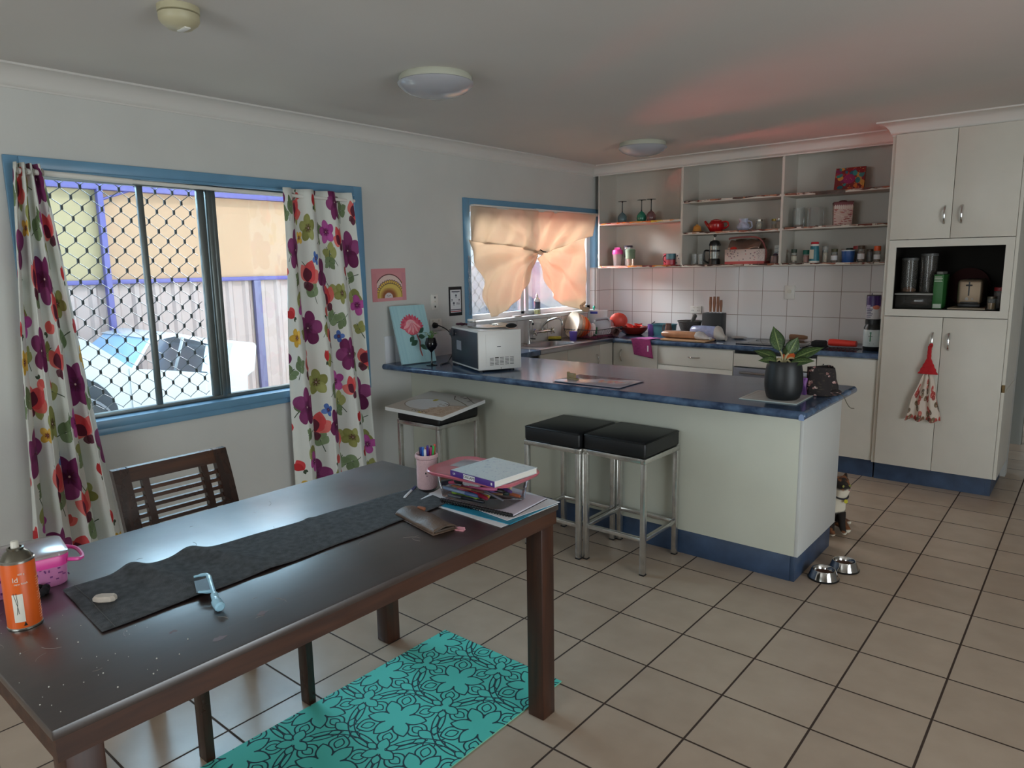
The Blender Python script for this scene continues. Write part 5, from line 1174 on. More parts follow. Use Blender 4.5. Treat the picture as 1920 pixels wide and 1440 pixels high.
GRN1 = mat('herb_green', (92, 128, 66), .5, noise=(40, .2))
rd = random.Random(2); b = B()
for k in range(16):
    a = k*2.4; r = .006+.018*rd.random(); h = .18+.04*rd.random(); base = (q[0]+r*math.cos(a), q[1]+r*math.sin(a), q[2]+h); b.tube([(q[0]+.3*r*math.cos(a), q[1]+.3*r*math.sin(a), q[2]+.165), base], .0012, 4)
    leafmesh(b, base, (math.cos(a), math.sin(a), .4), (0, 0, 1), .032+.015*rd.random(), .012, .3)
O('foliage', b, GRN1, gp, thick=.0006)
# microwave
mw = T('microwave', (.70, 1.76, .9), 'white microwave oven on feet at the wall end of breakfast bar', 'microwave')
MM = basis((.826, 1.503, .912), (-.903, .43, 0), (.43, .903, 0), (0, 0, 1))   # x along the dark back, y along the vented side
MWW = mat('microwave_white', (222, 220, 216), .35); MWD = mat('microwave_dark_back', (54, 58, 66), .35)
def mbox(lo, hi, bev=0, mi=0): return B().b2(lo, hi, bev, mi, MM)
O('case', mbox((0, 0, 0), (.47, .29, .243), .004), MWW, mw); O('back_panel', mbox((.006, -.004, .012), (.464, .0, .232), .001), MWD, mw)
O('rating_label', mbox((.28, -.006, .10), (.36, -.004, .16)), mat('grey_label', (150, 152, 160), .6), mw)
O('cord_boss', mbox((.40, -.022, .185), (.455, -.003, .225), .004), MWD, mw); O('screw', B().sph(MM @ Vector((.375, -.005, .20)), .004, n=8), CHROME, mw)
b = B()
for c in range(5):
    for r in range(6): b.b2((-.0032, .075+c*.034, .030+r*.0085), (-.002, .075+c*.034+.026, .030+r*.0085+.003), 0, 0, MM)
b.b2((-.0032, .110, .0715), (-.002, .134, .0775), 0, 0, MM); O('vent_slots', b, mat('dark_vent', (70, 66, 62), .8), mw)
O('side_panel', mbox((-.002, .05, .022), (0.0, .265, .222), .001), MWW, mw)
O('dent', mbox((-.003, .125, .141), (-.002, .150, .1445)), BLACK, mw)
b = B()
for x in (.06, .41):
    for y in (.04, .25): b.cyl((x, y, -.0115), .016, .0125, 16, 0, MM)
O('foot', b, BLACK, mw); O('screw', B().sph(MM @ Vector((-.001, .15, .008)), .003, n=8), BLACK, mw)
pcd = O('power_cord', B().tube(smooth_path([(.04, 1.925, 1.128), (.085, 1.925, 1.122), (.17, 1.915, 1.09), (.26, 1.86, 1.03), (.30, 1.82, .96), (.30, 1.78, .915), (.34, 1.72, .905), (.36, 1.64, .905), (.40, 1.60, .904)], 6), .0042, 8), BLACK, mw)
O('plug', B().cyl((0, 0, 0), .022, .03, 20, 0, TR(.010, 1.925, 1.128) @ RY(PI/2), .017, .003), BLACK, pcd)
O('cable_bundle', B().tube([(.335+.016*math.cos(a)+.001*a, 1.80+.016*math.sin(a), .908+.0042*a*.55) for a in [k*.45 for k in range(46)]], .005, 6), BLACK, pcd)
# items on the microwave
def mt(x, y, z=.2435): return MM @ Vector((x, y, z))
def jar(name, label, c, r, h, glassm, lidm, fill=None, fillh=.6, lidh=.016, group=None, cat='jar', neck=.92, label_m=None):
    t = T(name, c, label, cat, group)
    O('glass', B().lathe([(0, .001), (r*.9, 0), (r, .004), (r, h*.84), (r*neck, h*.92), (r*neck, h), (r*neck*.92, h), (r*.94, h*.84), (r*.94, .005), (0, .004)], c, 22, cap=False), glassm, t)
    if fill: O('contents', B().lathe([(0, .0055), (r*.91, .0055), (r*.91, h*fillh), (0, h*fillh+.002)], c, 18, cap=False), fill, t)
    if lidm: O('lid', B().lathe([(r*neck+.001, h-.004), (r*neck+.002, h-.003), (r*neck+.002, h+lidh-.002), (r*neck, h+lidh), (0, h+lidh)], c, 22), lidm, t)
    if label_m: O('paper_label', B().lathe([(r+.0004, h*.22), (r+.0006, h*.23), (r+.0006, h*.62), (r+.0004, h*.63)], c, 22, cap=False), label_m, t)
    return t
JG = glass('jar_glass', (240, 242, 240), .55, .03, .10); TINL = mat('tin_lid', (176, 172, 164), .3, metal=.9)
jar('jar', 'small glass jar with white lid standing on the microwave', tuple(mt(.30, .08)), .028, .045, JG, WHITEP, mat('brown_spice', (140, 96, 66), .8, noise=(80, .3)), .5, .008, label_m=mat('grey_label', (150, 152, 160), .6))
b = B(); rd = random.Random(6)
for k in range(7):
    a = rd.uniform(0, 6.28); c = mt(.42+rd.uniform(-.03, .03), .07+rd.uniform(-.03, .05), .252+rd.uniform(0, .01)); b.sph(c, (rd.uniform(.014, .026), rd.uniform(.012, .02), rd.uniform(.006, .010)), n=10)
tag(O('plum_cloth', b, mat('plum_cloth', (74, 36, 52), .8, noise=(50, .3))), 'crumpled plum coloured cloth on top of the microwave', 'cloth')
tag(O('dinner_plate', B().lathe([(0, 0), (.06, .0), (.075, .003), (.115, .009), (.116, .011), (.075, .006), (0, .003)], tuple(mt(.20, .165)), 40), mat('white_china', (224, 222, 220), .2)), 'white plate lying flat on top of the microwave', 'plate')
tag(O('foil_bag', B().grid(lambda u, v: tuple(mt(.15+.14*(u-.5), .22+.10*(v-.5), .259+.010*math.sin(PI*u)*math.sin(PI*v)+.004*math.sin(9*u+5*v)+.003)), 14, 10), mat('silver_foil', (196, 194, 192), .3, metal=.6), None, 60, thick=.001), 'crinkled silvery bag on the plate on the microwave', 'bag')
tag(O('oven_glove', B().sph(tuple(mt(.055, .25, .262)), (.032, .04, .015), n=14), mat('black_cloth', (18, 17, 18), .9)), 'black rounded pad at the far corner of the microwave top', 'pad')
# printed glass board and the little wooden stamp on it
gb = T('glass_board', (1.61, 1.62, .9), 'clear glass cutting board with faded orange print on the counter', 'cutting board')
Mg = basis((1.396, 1.492, .9015), (1, .015, 0), (-.015, 1, 0), (0, 0, 1))
O('board', B().b2((0, 0, .0015), (.428, .27, .0055), .001, 0, Mg), mat('grey_mauve_glass_print', (166, 156, 166), .12), gb)
p = Paint(256, 128, (166, 156, 166)); rd = random.Random(7)
for k in range(26): p.ell(rd.uniform(.15, .85), rd.uniform(.25, .75), rd.uniform(.04, .13), rd.uniform(.02, .06), rd.choice([(206, 120, 100), (214, 150, 110), (196, 110, 110), (190, 170, 140)]), rd.uniform(0, 3), .6, soft=.3)
O('print', B().add([Mg @ Vector(v) for v in ((.19, .07, .0057), (.40, .07, .0057), (.40, .20, .0057), (.19, .20, .0057))], [(0, 1, 2, 3)], 0, None, [[(0, 0), (1, 0), (1, 1), (0, 1)]]), pmat('faded_food_print', p, .15), gb)
b = B()
for x in (.01, .418):
    for y in (.01, .26): b.cyl((x, y, 0), .006, .0016, 10, 0, Mg)
O('foot', b, BLACK, gb)
ts = T('napkin_clip', (1.465, 1.56, .907), 'small khaki plastic clip standing on the glass board', 'clip')
KH = mat('khaki_plastic', (150, 132, 96), .5); Mk = TR(1.462, 1.585, .9072) @ RZ(-.22)
O('block', B().b2((-.028, -.010, .008), (.026, .010, .034), .002, 0, Mk), KH, ts); O('base', B().b2((-.030, -.012, 0), (.046, .012, .008), .001, 0, Mk), KH, ts); O('post', B().b2((-.031, -.010, .008), (-.026, .010, .040), .001, 0, Mk), KH, ts)
# place mat, pot plant, box, bag
p = Paint(256, 256, (206, 202, 196)); p.rect(.04, .04, .96, .96, (188, 184, 178)); p.rect(.07, .07, .93, .93, (206, 203, 198)); 
for k in range(6): p.rect(.1, .1+.14*k, .9, .12+.14*k, (176, 176, 170), .5)
Mpm = basis((2.565, 1.712, .9005), (1, .03, 0), (-.03, 1, 0), (0, 0, 1))
b = B(); b.b2((-.133, -.133, 0), (.133, .133, .004), .001, 1, Mpm); b.add([Mpm @ Vector(v) for v in ((-.132, -.132, .0042), (.132, -.132, .0042), (.132, .132, .0042), (-.132, .132, .0042))], [(0, 1, 2, 3)], 0, None, [[(0, 0), (1, 0), (1, 1), (0, 1)]])
tag(O('place_mat', b, [pmat('pale_placemat', p, .5), mat('pale_mat_edge', (196, 206, 200), .5)]), 'pale square place mat under the black plant pot', 'place mat')
pp = T('pot_plant', (2.605, 1.685, .905), 'leafy green plant in a ribbed black pot on the counter end', 'potted plant')
q = (2.605, 1.685, .9052)
b = B(); n = 72; prof = [(.0, 0), (.064, 0), (.074, .008), (.0825, .035), (.0865, .07), (.0855, .11), (.079, .155), (.0735, .178), (.0715, .180), (.069, .178), (.069, .160), (0, .158)]
vs = []
for k in range(n):
    a = 2*PI*k/n
    for j, (r, z) in enumerate(prof): rr = r*(1-.008*(k % 2)) if 2 <= j <= 7 else r; vs.append((q[0]+rr*math.cos(a), q[1]+rr*math.sin(a), q[2]+z))
m_ = len(prof); b.add(vs, [(k*m_+j, ((k+1) % n)*m_+j, ((k+1) % n)*m_+j+1, k*m_+j+1) for k in range(n) for j in range(m_-1)])
O('pot', b, mat('matt_black_pot', (24, 26, 28), .45), pp)
O('soil', B().lathe([(0, .161), (.068, .160)], q, 30, cap=False), mat('dark_soil', (44, 34, 28), .95, noise=(60, .4)), pp)
p = Paint(128, 256, (58, 80, 42)); p.rect(.46, 0, .54, 1, (136, 150, 98)); rd = random.Random(3)
for k in range(90):
    y = rd.random(); x = rd.uniform(.12, .88); p.ell(x, y, .05, .02, rd.choice([(104, 128, 66), (84, 108, 52), (120, 140, 80)]), .6 if x < .5 else -.6, .7)
p.ell(.04, .5, .05, .9, (40, 62, 34)); p.ell(.96, .5, .05, .9, (40, 62, 34))
LEAF = pmat('variegated_leaf', p, .4); STEMG = mat('pale_stem', (176, 164, 124), .5)
top = Vector((q[0]-.005, q[1], q[2]+.165))
CAMF = Vector((.32, -.93, .18))
for k, (px_, py_, pz_, L_, w_, cu, fold, up_) in enumerate(((-.050, .02, .135, .125, .036, .08, .30, CAMF), (.050, .02, .115, .085, .034, .05, .35, CAMF), (.105, .03, .062, .135, .034, .18, .12, (.3, -.6, .75)), (.085, -.02, .020, .115, .028, .12, .12, (.3, -.7, .65)), (-.080, .0, .042, .120, .032, .30, .15, (.3, -.65, .7)), (-.06, -.05, .025, .075, .026, .45, .2, (.3, -.6, .7)), (.0, .08, .08, .10, .03, .3, .2, (0, 0, 1)))):
    d = Vector((px_, py_, pz_)); base = top+d*.42
    O('stem', B().tube(smooth_path([top-Vector((0, 0, .02)), top+d*.2+Vector((0, 0, .012)), base], 4), .0042, 6), STEMG, pp)
    b = B(); leafmesh(b, base, d, up_, L_, w_, cu, fold=fold, n=12); O('leaf', b, LEAF, pp, 80, thick=.0008)
tag(O('snack_box', B().b2((2.528, 1.868, .9005), (2.606, 1.915, 1.088), .002).b2((2.535, 1.870, 1.088), (2.575, 1.91, 1.094), .001), mat('orange_carton', (222, 104, 40), .45)), 'orange carton standing behind the black plant pot', 'box')
b = B(); b.grid(lambda u, v: (2.640+.05*(u-.5)+.004*math.sin(6*v), 1.82+.015*math.sin(PI*u)*(1-.5*v)+.004*math.sin(9*u+6*v), .901+.085*v), 12, 12); b.grid(lambda u, v: (2.640+.05*(u-.5), 1.845, .901+.085*v), 2, 2)
tag(O('sweets_bag', b, mat('shiny_purple_foil', (150, 100, 170), .3), None, 60, thick=.001), 'small shiny purple packet between the plant pot and floral bag', 'packet')
p = Paint(256, 256, (34, 26, 26)); rd = random.Random(14)
for k in range(26):
    x, y, R = rd.random(), rd.random(), rd.uniform(.03, .07)
    for j in range(5): a = j*1.256+rd.random(); p.ell(x+R*.5*math.cos(a), y+R*.5*math.sin(a), R*.5, R*.4, rd.choice([(196, 150, 146), (170, 110, 110), (216, 190, 180), (120, 70, 66)]), a, .75)
for k in range(60): p.leaf(rd.random(), rd.random(), .06, .015, rd.uniform(0, 6), (70, 62, 44), .6)
fb = T('drawstring_bag', (2.715, 1.90, .9), 'dark floral fabric bag with a trailing cord on the counter end', 'bag')
FBM = pmat('dark_floral_fabric', p, .85)
def bagP(u, v):
    a = 2*PI*u; top_ = v**1.2; rx = .075*(1-v)+.058*v; ry = .050*(1-v)+.030*v; s_ = 1+.08*math.sin(3*a+4*v)+.05*math.sin(7*a); ang = .55
    x, y = rx*s_*math.copysign(abs(math.cos(a))**.7, math.cos(a)), ry*s_*math.copysign(abs(math.sin(a))**.7, math.sin(a)); bul = 1+.14*math.sin(PI*min(1, v*1.6))*(1-v)
    return (2.708+(x*bul)*math.cos(ang)-(y*bul)*math.sin(ang), 1.905+(x*bul)*math.sin(ang)+(y*bul)*math.cos(ang), .901+.137*v+.004*math.sin(2*a)*v)
b = B(); b.grid(bagP, 60, 22, us=2, vs_=1); O('pouch', b, FBM, fb, 80, thick=.002)
b = B(); b.sph((2.765, 1.915, .918), (.04, .035, .017), n=14); O('gathered_end', b, FBM, fb, 80)
O('cord', B().tube(smooth_path([(2.77, 1.93, .925), (2.79, 1.94, .906), (2.805, 1.95, .893), (2.82, 1.958, .86), (2.835, 1.962, .84), (2.852, 1.966, .838)], 5), .0018, 6), mat('olive_cord', (86, 80, 62), .8), fb)

# ================================================================ SINK AND BENCH
tp = T('sink_tap', (.03, 3.17, .96), 'chrome wall mixer tap with swivel spout over the sink', 'tap')
b = B(); b.tube([(.045, 3.05, .985), (.045, 3.29, .985)], .012, 12); b.cyl((0, 0, 0), .016, .035, 16, 0, TR(.0125, 3.10, .985) @ RY(PI/2)); b.cyl((0, 0, 0), .016, .035, 16, 0, TR(.0125, 3.24, .985) @ RY(PI/2)); b.cyl((0, 0, 0), .024, .006, 18, 0, TR(.0125, 3.10, .985) @ RY(PI/2)); b.cyl((0, 0, 0), .024, .006, 18, 0, TR(.0125, 3.24, .985) @ RY(PI/2)); O('mixer_body', b, CHROME, tp)
for y in (3.045, 3.295):
    b = B(); b.cyl((0, 0, 0), .017, .03, 16, 0, TR(.03, y, .985) @ RY(PI/2), .014)
    for k in range(4): a = PI/4+k*PI/2; b.tube([(.062, y, .985), (.064, y+.026*math.cos(a), .985+.026*math.sin(a))], .006, 8); b.sph((.064, y+.026*math.cos(a), .985+.026*math.sin(a)), .008, n=8)
    b.sph((.064, y, .985), .011, n=10); O('tap_handle', b, CHROME, tp)
O('spout', B().tube(smooth_path([(.045, 3.17, .985), (.05, 3.17, 1.03), (.10, 3.18, 1.075), (.17, 3.20, 1.10), (.20, 3.215, 1.098), (.215, 3.222, 1.075), (.217, 3.224, 1.04)], 6), .0095, 12), CHROME, tp)
ft = T('filter_tap', (.10, 2.92, .9), 'slim black and chrome filter tap at the near side of the sink', 'tap')
O('stem', B().cyl((.09, 2.93, .9018), .016, .03, 16, 0, None, .012).tube([(.09, 2.93, .93), (.093, 2.932, 1.06), (.10, 2.935, 1.095), (.115, 2.94, 1.098), (.122, 2.945, 1.075)], .0065, 10), CHROME, ft); O('lever', B().box((.115, 2.95, .945), (.05, .012, .008), bev=.003).box((.121, 2.945, 1.068), (.014, .014, .02), bev=.003), BLACK, ft)
sp_ = T('sponge', (.09, 3.28, .9), 'yellow sponge beside the purple cup on the sink bench', 'sponge')
Ms = TR(.10, 3.275, .902) @ RZ(.55); O('foam', B().box((0, 0, .022), (.11, .06, .022), Ms, .006), mat('yellow_foam', (206, 186, 70), .9, noise=(90, .1), bump=(220, .5)), sp_); O('scourer', B().box((0, 0, .0055), (.11, .06, .011), Ms, .003), mat('dark_scourer', (40, 36, 34), .95), sp_)
def cup(name, label, c, r, h, m, cat='cup', r0=None, M=None, group=None):
    r0 = r0 or r*.8; return tag(O(name, B().lathe([(0, 0), (r0, 0), (r0+.001, .003), (r, h), (r-.0025, h), (r0-.0025, .006), (0, .005)], c if M is None else (0, 0, 0), 26, 0, M), m), label, cat, group)
cup('tumbler', 'translucent purple cup in front of the dish rack', (.235, 3.36, .9018), .036, .075, glass('purple_cup_plastic', (126, 100, 200), .8, .1, .75))
# dish rack
WIRE = mat('black_coated_wire', (26, 24, 26), .35); dr = T('dish_rack', (.24, 3.72, .9), 'black wire dish rack full of dishes in the sink corner', 'dish rack')
RX0, RX1, RY0, RY1, RZ0, RZ1 = .045, .405, 3.45, 3.93, .908, .985
b = B(); b.tube([(x, y, RZ1) for x, y in rrect(RX0, RX1, RY0, RY1, .05, 5)], .0035, 6, closed=True); O('rim', b, WIRE, dr)
b = B(); b.tube([(x, y, RZ0) for x, y in rrect(RX0+.03, RX1-.03, RY0+.03, RY1-.03, .04, 5)], .003, 6, closed=True)
for k in range(7): y = RY0+.06+.06*k; b.tube([(RX0+.03, y, RZ0), (RX1-.03, y, RZ0)], .002, 5)
O('base_grid', b, WIRE, dr)
top_, bot_ = rrect(RX0, RX1, RY0, RY1, .05, 5), rrect(RX0+.03, RX1-.03, RY0+.03, RY1-.03, .04, 5)
def along(loop, t):
    Ls = [0]
    for i in range(len(loop)): Ls.append(Ls[-1]+math.dist(loop[i], loop[(i+1) % len(loop)]))
    d = t*Ls[-1]; i = max(k for k in range(len(loop)) if Ls[k] <= d); f = (d-Ls[i])/((Ls[i+1]-Ls[i]) or 1); a, c = loop[i], loop[(i+1) % len(loop)]; return (a[0]+(c[0]-a[0])*f, a[1]+(c[1]-a[1])*f)
b = B()
for k in range(84):
    a, c = along(top_, k/84), along(bot_, k/84); b.tube([(a[0], a[1], RZ1), (c[0], c[1], RZ0)], .0014, 4)
wr = O('side_wires', b, WIRE, dr); wr['kind'] = 'stuff'
tag(O('drip_tray', B().b2((.085, 3.50, .9022), (.365, 3.88, .9055), .001), mat('magenta_tray', (190, 50, 120), .4)), 'magenta drip tray beneath the black dish rack', 'tray')
def dish(name, label, c, r, m, tilt, yaw, depth=.02, cat='plate'):
    M = TR(*c) @ RZ(yaw) @ RX(tilt)
    return tag(O(name, B().lathe([(0, 0), (r*.6, 0), (r*.66, .003), (r, depth), (r-.003, depth+.002), (r*.64, .006), (0, .004)], (0, 0, 0), 36, 0, M), m), label, cat)
CRM = mat('cream_china', (222, 204, 184), .3); ORP = mat('orange_melamine', (232, 104, 40), .35)
YW = -.42
dish('dinner_plate', 'cream dinner plate at the back of the rack, nearest the tap', (.16, 3.48, 1.025), .115, CRM, 1.32, YW)
dish('dinner_plate', 'cream dinner plate second from the tap in the dish rack', (.175, 3.515, 1.015), .107, mat('pale_cream_china', (228, 214, 200), .3), 1.32, YW)
dish('side_plate', 'peach side plate between the cream and orange plates in the rack', (.19, 3.545, 1.005), .100, mat('peach_china', (226, 176, 146), .35), 1.3, YW)
dish('orange_plate', 'orange plate standing in the dish rack', (.205, 3.575, .996), .092, ORP, 1.3, YW)
dish('orange_bowl', 'orange bowl standing behind the small white plate in the rack', (.225, 3.605, .985), .080, mat('bright_orange_bowl', (238, 90, 26), .35), 1.3, YW, .04, 'bowl')
dish('side_plate', 'small pale plate in the rack beside the green cup', (.265, 3.63, .965), .062, mat('white_china', (224, 222, 220), .2), 1.3, YW)
cup('tumbler', 'lime green tumbler standing among the plates in the dish rack', (.13, 3.70, .95), .034, .11, mat('lime_plastic', (140, 200, 60), .4))
cup('tumbler', 'dark green tumbler low in the dish rack', (.225, 3.70, .912), .032, .075, mat('dark_green_plastic', (36, 110, 70), .4))
FROST = glass('frosted_clear_plastic', (226, 228, 236), .8, .15, .82)
def boxtub(name, label, M, w_, d_, h, m, cat='container'):
    b = B(); loft(b, [[M @ Vector((x, y, z)) for x, y in rrect(-a/2, a/2, -c/2, c/2, .03, 5)] for z, a, c in ((0, w_*.9, d_*.9), (.003, w_*.92, d_*.92), (h-.006, w_, d_), (h-.006, w_+.012, d_+.012), (h, w_+.012, d_+.012))], cap0=True); return tag(O(name, b, m), label, cat)
boxtub('food_container', 'clear plastic container leaning on its side in the dish rack', TR(.28, 3.755, .985) @ RZ(.45) @ RX(1.25) @ RZ(.1), .145, .145, .05, FROST)
tag(O('container_lid', B().box((0, 0, 0), (.19, .006, .15), TR(.16, 3.86, 1.055) @ RZ(.22), .002).box((-.035, -.005, .052), (.07, .006, .022), TR(.16, 3.86, 1.055) @ RZ(.22), .002, 1), [FROST, mat('blue_clip', (50, 70, 170), .4)]), 'tall clear container with blue clip at the back of the dish rack', 'container')
tag(O('dish_brush', B().tube([(.075, 3.93, .95), (.07, 3.935, 1.15)], .007, 8).sph((.07, 3.935, 1.15), (.012, .010, .016), n=10), mat('teal_green_plastic', (40, 150, 120), .4)), 'green brush handle sticking up behind the dish rack', 'brush')
tag(O('baby_bottle', B().lathe([(0, 0), (.026, 0), (.028, .004), (.028, .10), (.018, .115), (.012, .13), (0, .135)], (.30, 3.86, .914), 24), glass('pink_bottle_plastic', (230, 186, 190), .8, .12, .6)), 'pale pink bottle standing beside the red colander', 'bottle')
mg = T('mug', (.345, 3.835, .92), 'brown and pink mug lying on its side at the rack end', 'mug')
Mm = TR(.375, 3.80, .955) @ RZ(.9) @ RX(1.75)
O('body', B().lathe([(0, -.045), (.032, -.045), (.036, -.04), (.036, .045), (.033, .045), (.032, -.038), (0, -.038)], (0, 0, 0), 26, 0, Mm), mat('mauve_mug', (150, 108, 104), .4), mg); O('handle', B().tube([Mm @ Vector(v) for v in smooth_path([(.035, 0, .028), (.058, 0, .024), (.062, 0, -.01), (.035, 0, -.026)], 5)], .005, 8), mat('mauve_mug', (150, 108, 104), .4), mg)
Mr = TR(.325, 3.955, 1.035) @ RZ(.5) @ RX(2.05)
tag(O('colander', B().lathe([(0, .06), (.03, .058), (.062, .035), (.078, 0), (.082, 0), (.066, .038), (.03, .063), (0, .065)], (0, 0, 0), 32, 0, Mr), mat('coral_red_plastic', (226, 84, 70), .4)), 'upturned coral red bowl piled on the dishes', 'bowl')
wk = T('frying_pan', (.42, 4.10, .9), 'dark red wok full of red plastic dishes in the bench corner', 'pan')
q = (.41, 4.08, .9012)
O('pan', B().lathe([(0, 0), (.07, 0), (.10, .018), (.128, .052), (.133, .072), (.129, .072), (.098, .022), (.06, .006), (0, .005)], q, 40), mat('dark_red_enamel', (120, 36, 28), .25), wk); O('handle', B().tube([(q[0]+.10, q[1]+.07, q[2]+.065), (q[0]+.16, q[1]+.11, q[2]+.115)], .0045, 8), BLACK, wk)
for k, (dx, dy, r, rot) in enumerate(((-.04, .01, .055, .5), (.03, .03, .05, -.4), (.06, -.03, .04, .3))): tag(O('red_dish', B().lathe([(0, 0), (r*.5, .002), (r, .022), (r-.004, .024), (r*.5, .007), (0, .005)], (0, 0, 0), 24, 0, TR(q[0]+dx, q[1]+dy, q[2]+.052+.010*k) @ RY(rot)), mat('red_plastic', (214, 60, 48), .4)), ('red plastic dish at the left of the pile in the wok', 'red plastic dish at the back of the pile in the wok', 'small red dish on top of the pile in the wok')[k], 'dish')
tag(O('cleaning_cloth', B().grid(lambda u, v: (.60+.17*u+.05*v, 3.70+.17*v+.01*math.sin(6*u), .9035+.005*abs(math.sin(7*u+3*v))), 16, 12), mat('pink_wipe', (206, 110, 180), .9), None, 60, thick=.001), 'pale pink wipe spread on the bench above the magenta cloth', 'cloth')
def drapeP(u, v):
    w_ = .19; x = .60+w_*u+.035*v; s_ = .16*v
    if s_ < .03: return (x, 3.72-s_, .9032)
    return (x+.012*math.sin(5*u+2), 3.6855-.004*math.sin(8*u), .9032-(s_-.03)-(.025*u if v > .5 else 0)*(v-.5)*2)
tag(O('dish_cloth', B().grid(drapeP, 18, 20), mat('magenta_cloth', (140, 46, 100), .9, noise=(60, .15)), None, 60, thick=.002), 'magenta cloth hanging over the worktop edge', 'cloth')
tag(O('cloth_tag', B().box((.782, 3.680, .83), (.010, .0012, .05), RY(0)), PAPW), 'narrow white tag strip on the hanging magenta cloth', 'tag')
cup('tumbler', 'translucent violet tumbler beside the teal tub', (.585, 4.10, .9005), .036, .10, glass('violet_tumbler', (150, 100, 190), .8, .1, .7))
boxtub('storage_tub', 'teal rectangular tub on the bench behind the bread', TR(.70, 4.13, .9005), .20, .12, .105, mat('teal_tub', (70, 120, 130), .45))
bs = T('mortar', (.93, 4.14, .9), 'dark stone mortar with pestle on the back bench', 'mortar')
STN = mat('dark_granite', (74, 70, 66), .7, noise=(120, .35)); q = (.935, 4.15, .9006)
O('bowl', B().lathe([(0, 0), (.055, 0), (.062, .015), (.088, .085), (.102, .132), (.112, .137), (.108, .142), (.092, .136), (.07, .06), (0, .03)], q, 36), STN, bs); O('pestle', B().tube([(q[0]-.01, q[1], q[2]+.06), (q[0]+.03, q[1]-.02, q[2]+.125), (q[0]+.062, q[1]-.035, q[2]+.185)], [.024, .016, .019], 12).sph((q[0]+.062, q[1]-.035, q[2]+.185), .019, n=12), STN, bs)
jg = T('jug', (.795, 4.02, .9), 'small brown jug between the teal tub and mortar', 'jug'); b = B(); b.lathe([(0, 0), (.030, 0), (.035, .03), (.031, .08), (.024, .105), (.027, .12), (.024, .12), (0, .02)], (.795, 4.02, .9006), 24); O('body', b, mat('brown_stoneware', (104, 70, 58), .4), jg); O('handle', B().tube(smooth_path([(.770, 4.02, 1.0), (.748, 4.015, 1.005), (.745, 4.015, .95), (.768, 4.02, .93)], 4), .004, 6), MATS['brown_stoneware'], jg)
kb = T('knife_block', (1.16, 4.16, .9), 'black knife block with four wooden handled knives against the tiles', 'knife block')
O('block', B().b2((1.075, 4.09, .9006), (1.252, 4.19, 1.118), .003), mat('black_block', (24, 26, 28), .5), kb)
KWD = wood('knife_handle_wood', (96, 54, 30), (160, 98, 56), .35, 2)
for k, (x, h) in enumerate(((1.128, .135), (1.162, .138), (1.194, .138), (1.222, .11))): 
    kn = T('kitchen_knife', (x, 4.14, 1.12), '%s wooden knife handle in the black knife block' % ('leftmost', 'second', 'third', 'shortest, rightmost')[k], 'knife', 'knives in the knife block')
    O('handle', B().tube([(x, 4.14, 1.125), (x, 4.14, 1.15), (x, 4.14, 1.118+h*.6), (x, 4.14, 1.118+h)], [.010, .0105, .013, .011], 10), KWD, kn); O('bolster', B().cyl((x, 4.14, 1.1185), .0105, .008, 10), STEEL, kn)
bd = T('chopping_board', (1.10, 3.80, .9), 'pale wooden chopping board under the bread bags', 'chopping board'); O('board', B().box((1.07, 3.83, .9105), (.40, .20, .016), bev=.004), wood('pale_board_wood', (186, 140, 100), (214, 172, 130), .5, 0), bd)
def loaf(label, c, L_, r, h, yaw, m_, m2, wrapc):
    t = T('bread_bag', c, label, 'bread'); M = TR(*c) @ RZ(yaw)
    b = B(); n = 18; ringsX = [(-.5, .15), (-.46, .6), (-.40, .92), (-.2, 1.0), (.1, 1.02), (.36, .98), (.40, .94)]
    loft(b, [[M @ Vector((L_*x, r*s_*math.copysign(abs(math.cos(a))**.75, math.cos(a)), h/2+h/2*s_*math.copysign(abs(math.sin(a))**.75, math.sin(a)))) for a in [2*PI*k/n for k in range(n)]] for x, s_ in ringsX], cap0=True, cap1=True); O('loaf', b, m_, t, 60)
    b = B(); rd_ = random.Random(int(L_*1000)); loft(b, [[M @ Vector((L_*x, r*s_*math.cos(a)*(1+.1*rd_.random()), h/2*max(.35, s_)+h/2*s_*math.sin(a)*(1+.1*rd_.random()))) for a in [2*PI*k/n for k in range(n)]] for x, s_ in ((.36, 1.03), (.44, .95), (.52, .6), (.60, .30), (.64, .36))], cap0=True, cap1=True); O('bag_end', b, m2, t, 60); return t
BAGP = mat('clear_bag_over_bread', (176, 126, 92), .18, noise=(14, .16), coat=.6, bump=(60, .25)); BAGW = mat('white_bag_end', (216, 210, 206), .25, noise=(30, .12), bump=(50, .4)); BAGB = mat('blue_white_bag', (140, 146, 178), .25, noise=(9, .4), coat=.4, bump=(40, .4))
loaf('brown bread loaf in a clear bag, on the chopping board in front', (1.03, 3.82, .9200), .40, .062, .062, -.05, BAGP, BAGW, None)
loaf('blue and white wrapped loaf behind the brown bread', (1.16, 3.99, .9030), .30, .055, .115, -.12, BAGB, mat('cream_bag_end', (206, 196, 186), .3, bump=(50, .4)), None)
tag(O('tea_light_card', B().box((1.385, 3.765, .9025), (.05, .02, .004), RZ(0), .001), PAPW), 'small white card on the worktop edge right of the bread', 'card')
tag(O('saucer', B().lathe([(0, 0), (.03, 0), (.062, .010), (.064, .013), (.03, .006), (0, .005)], (1.37, 4.19, .9006), 32), mat('pale_saucer', (206, 192, 182), .3)), 'pale saucer by the wall between knife block and cooktop', 'saucer')
tag(O('oven_mitt', B().box((2.10, 3.93, .925), (.095, .10, .045), RZ(0), .012).box((2.15, 3.90, .912), (.05, .016, .012), None, .004), mat('black_cloth', (18, 17, 18), .9)), 'black folded cloth beside the cooktop', 'cloth')
tray = T('baking_rack', (2.27, 3.85, .9), 'dark wire rack lying at the right end of the worktop', 'rack'); b = B()
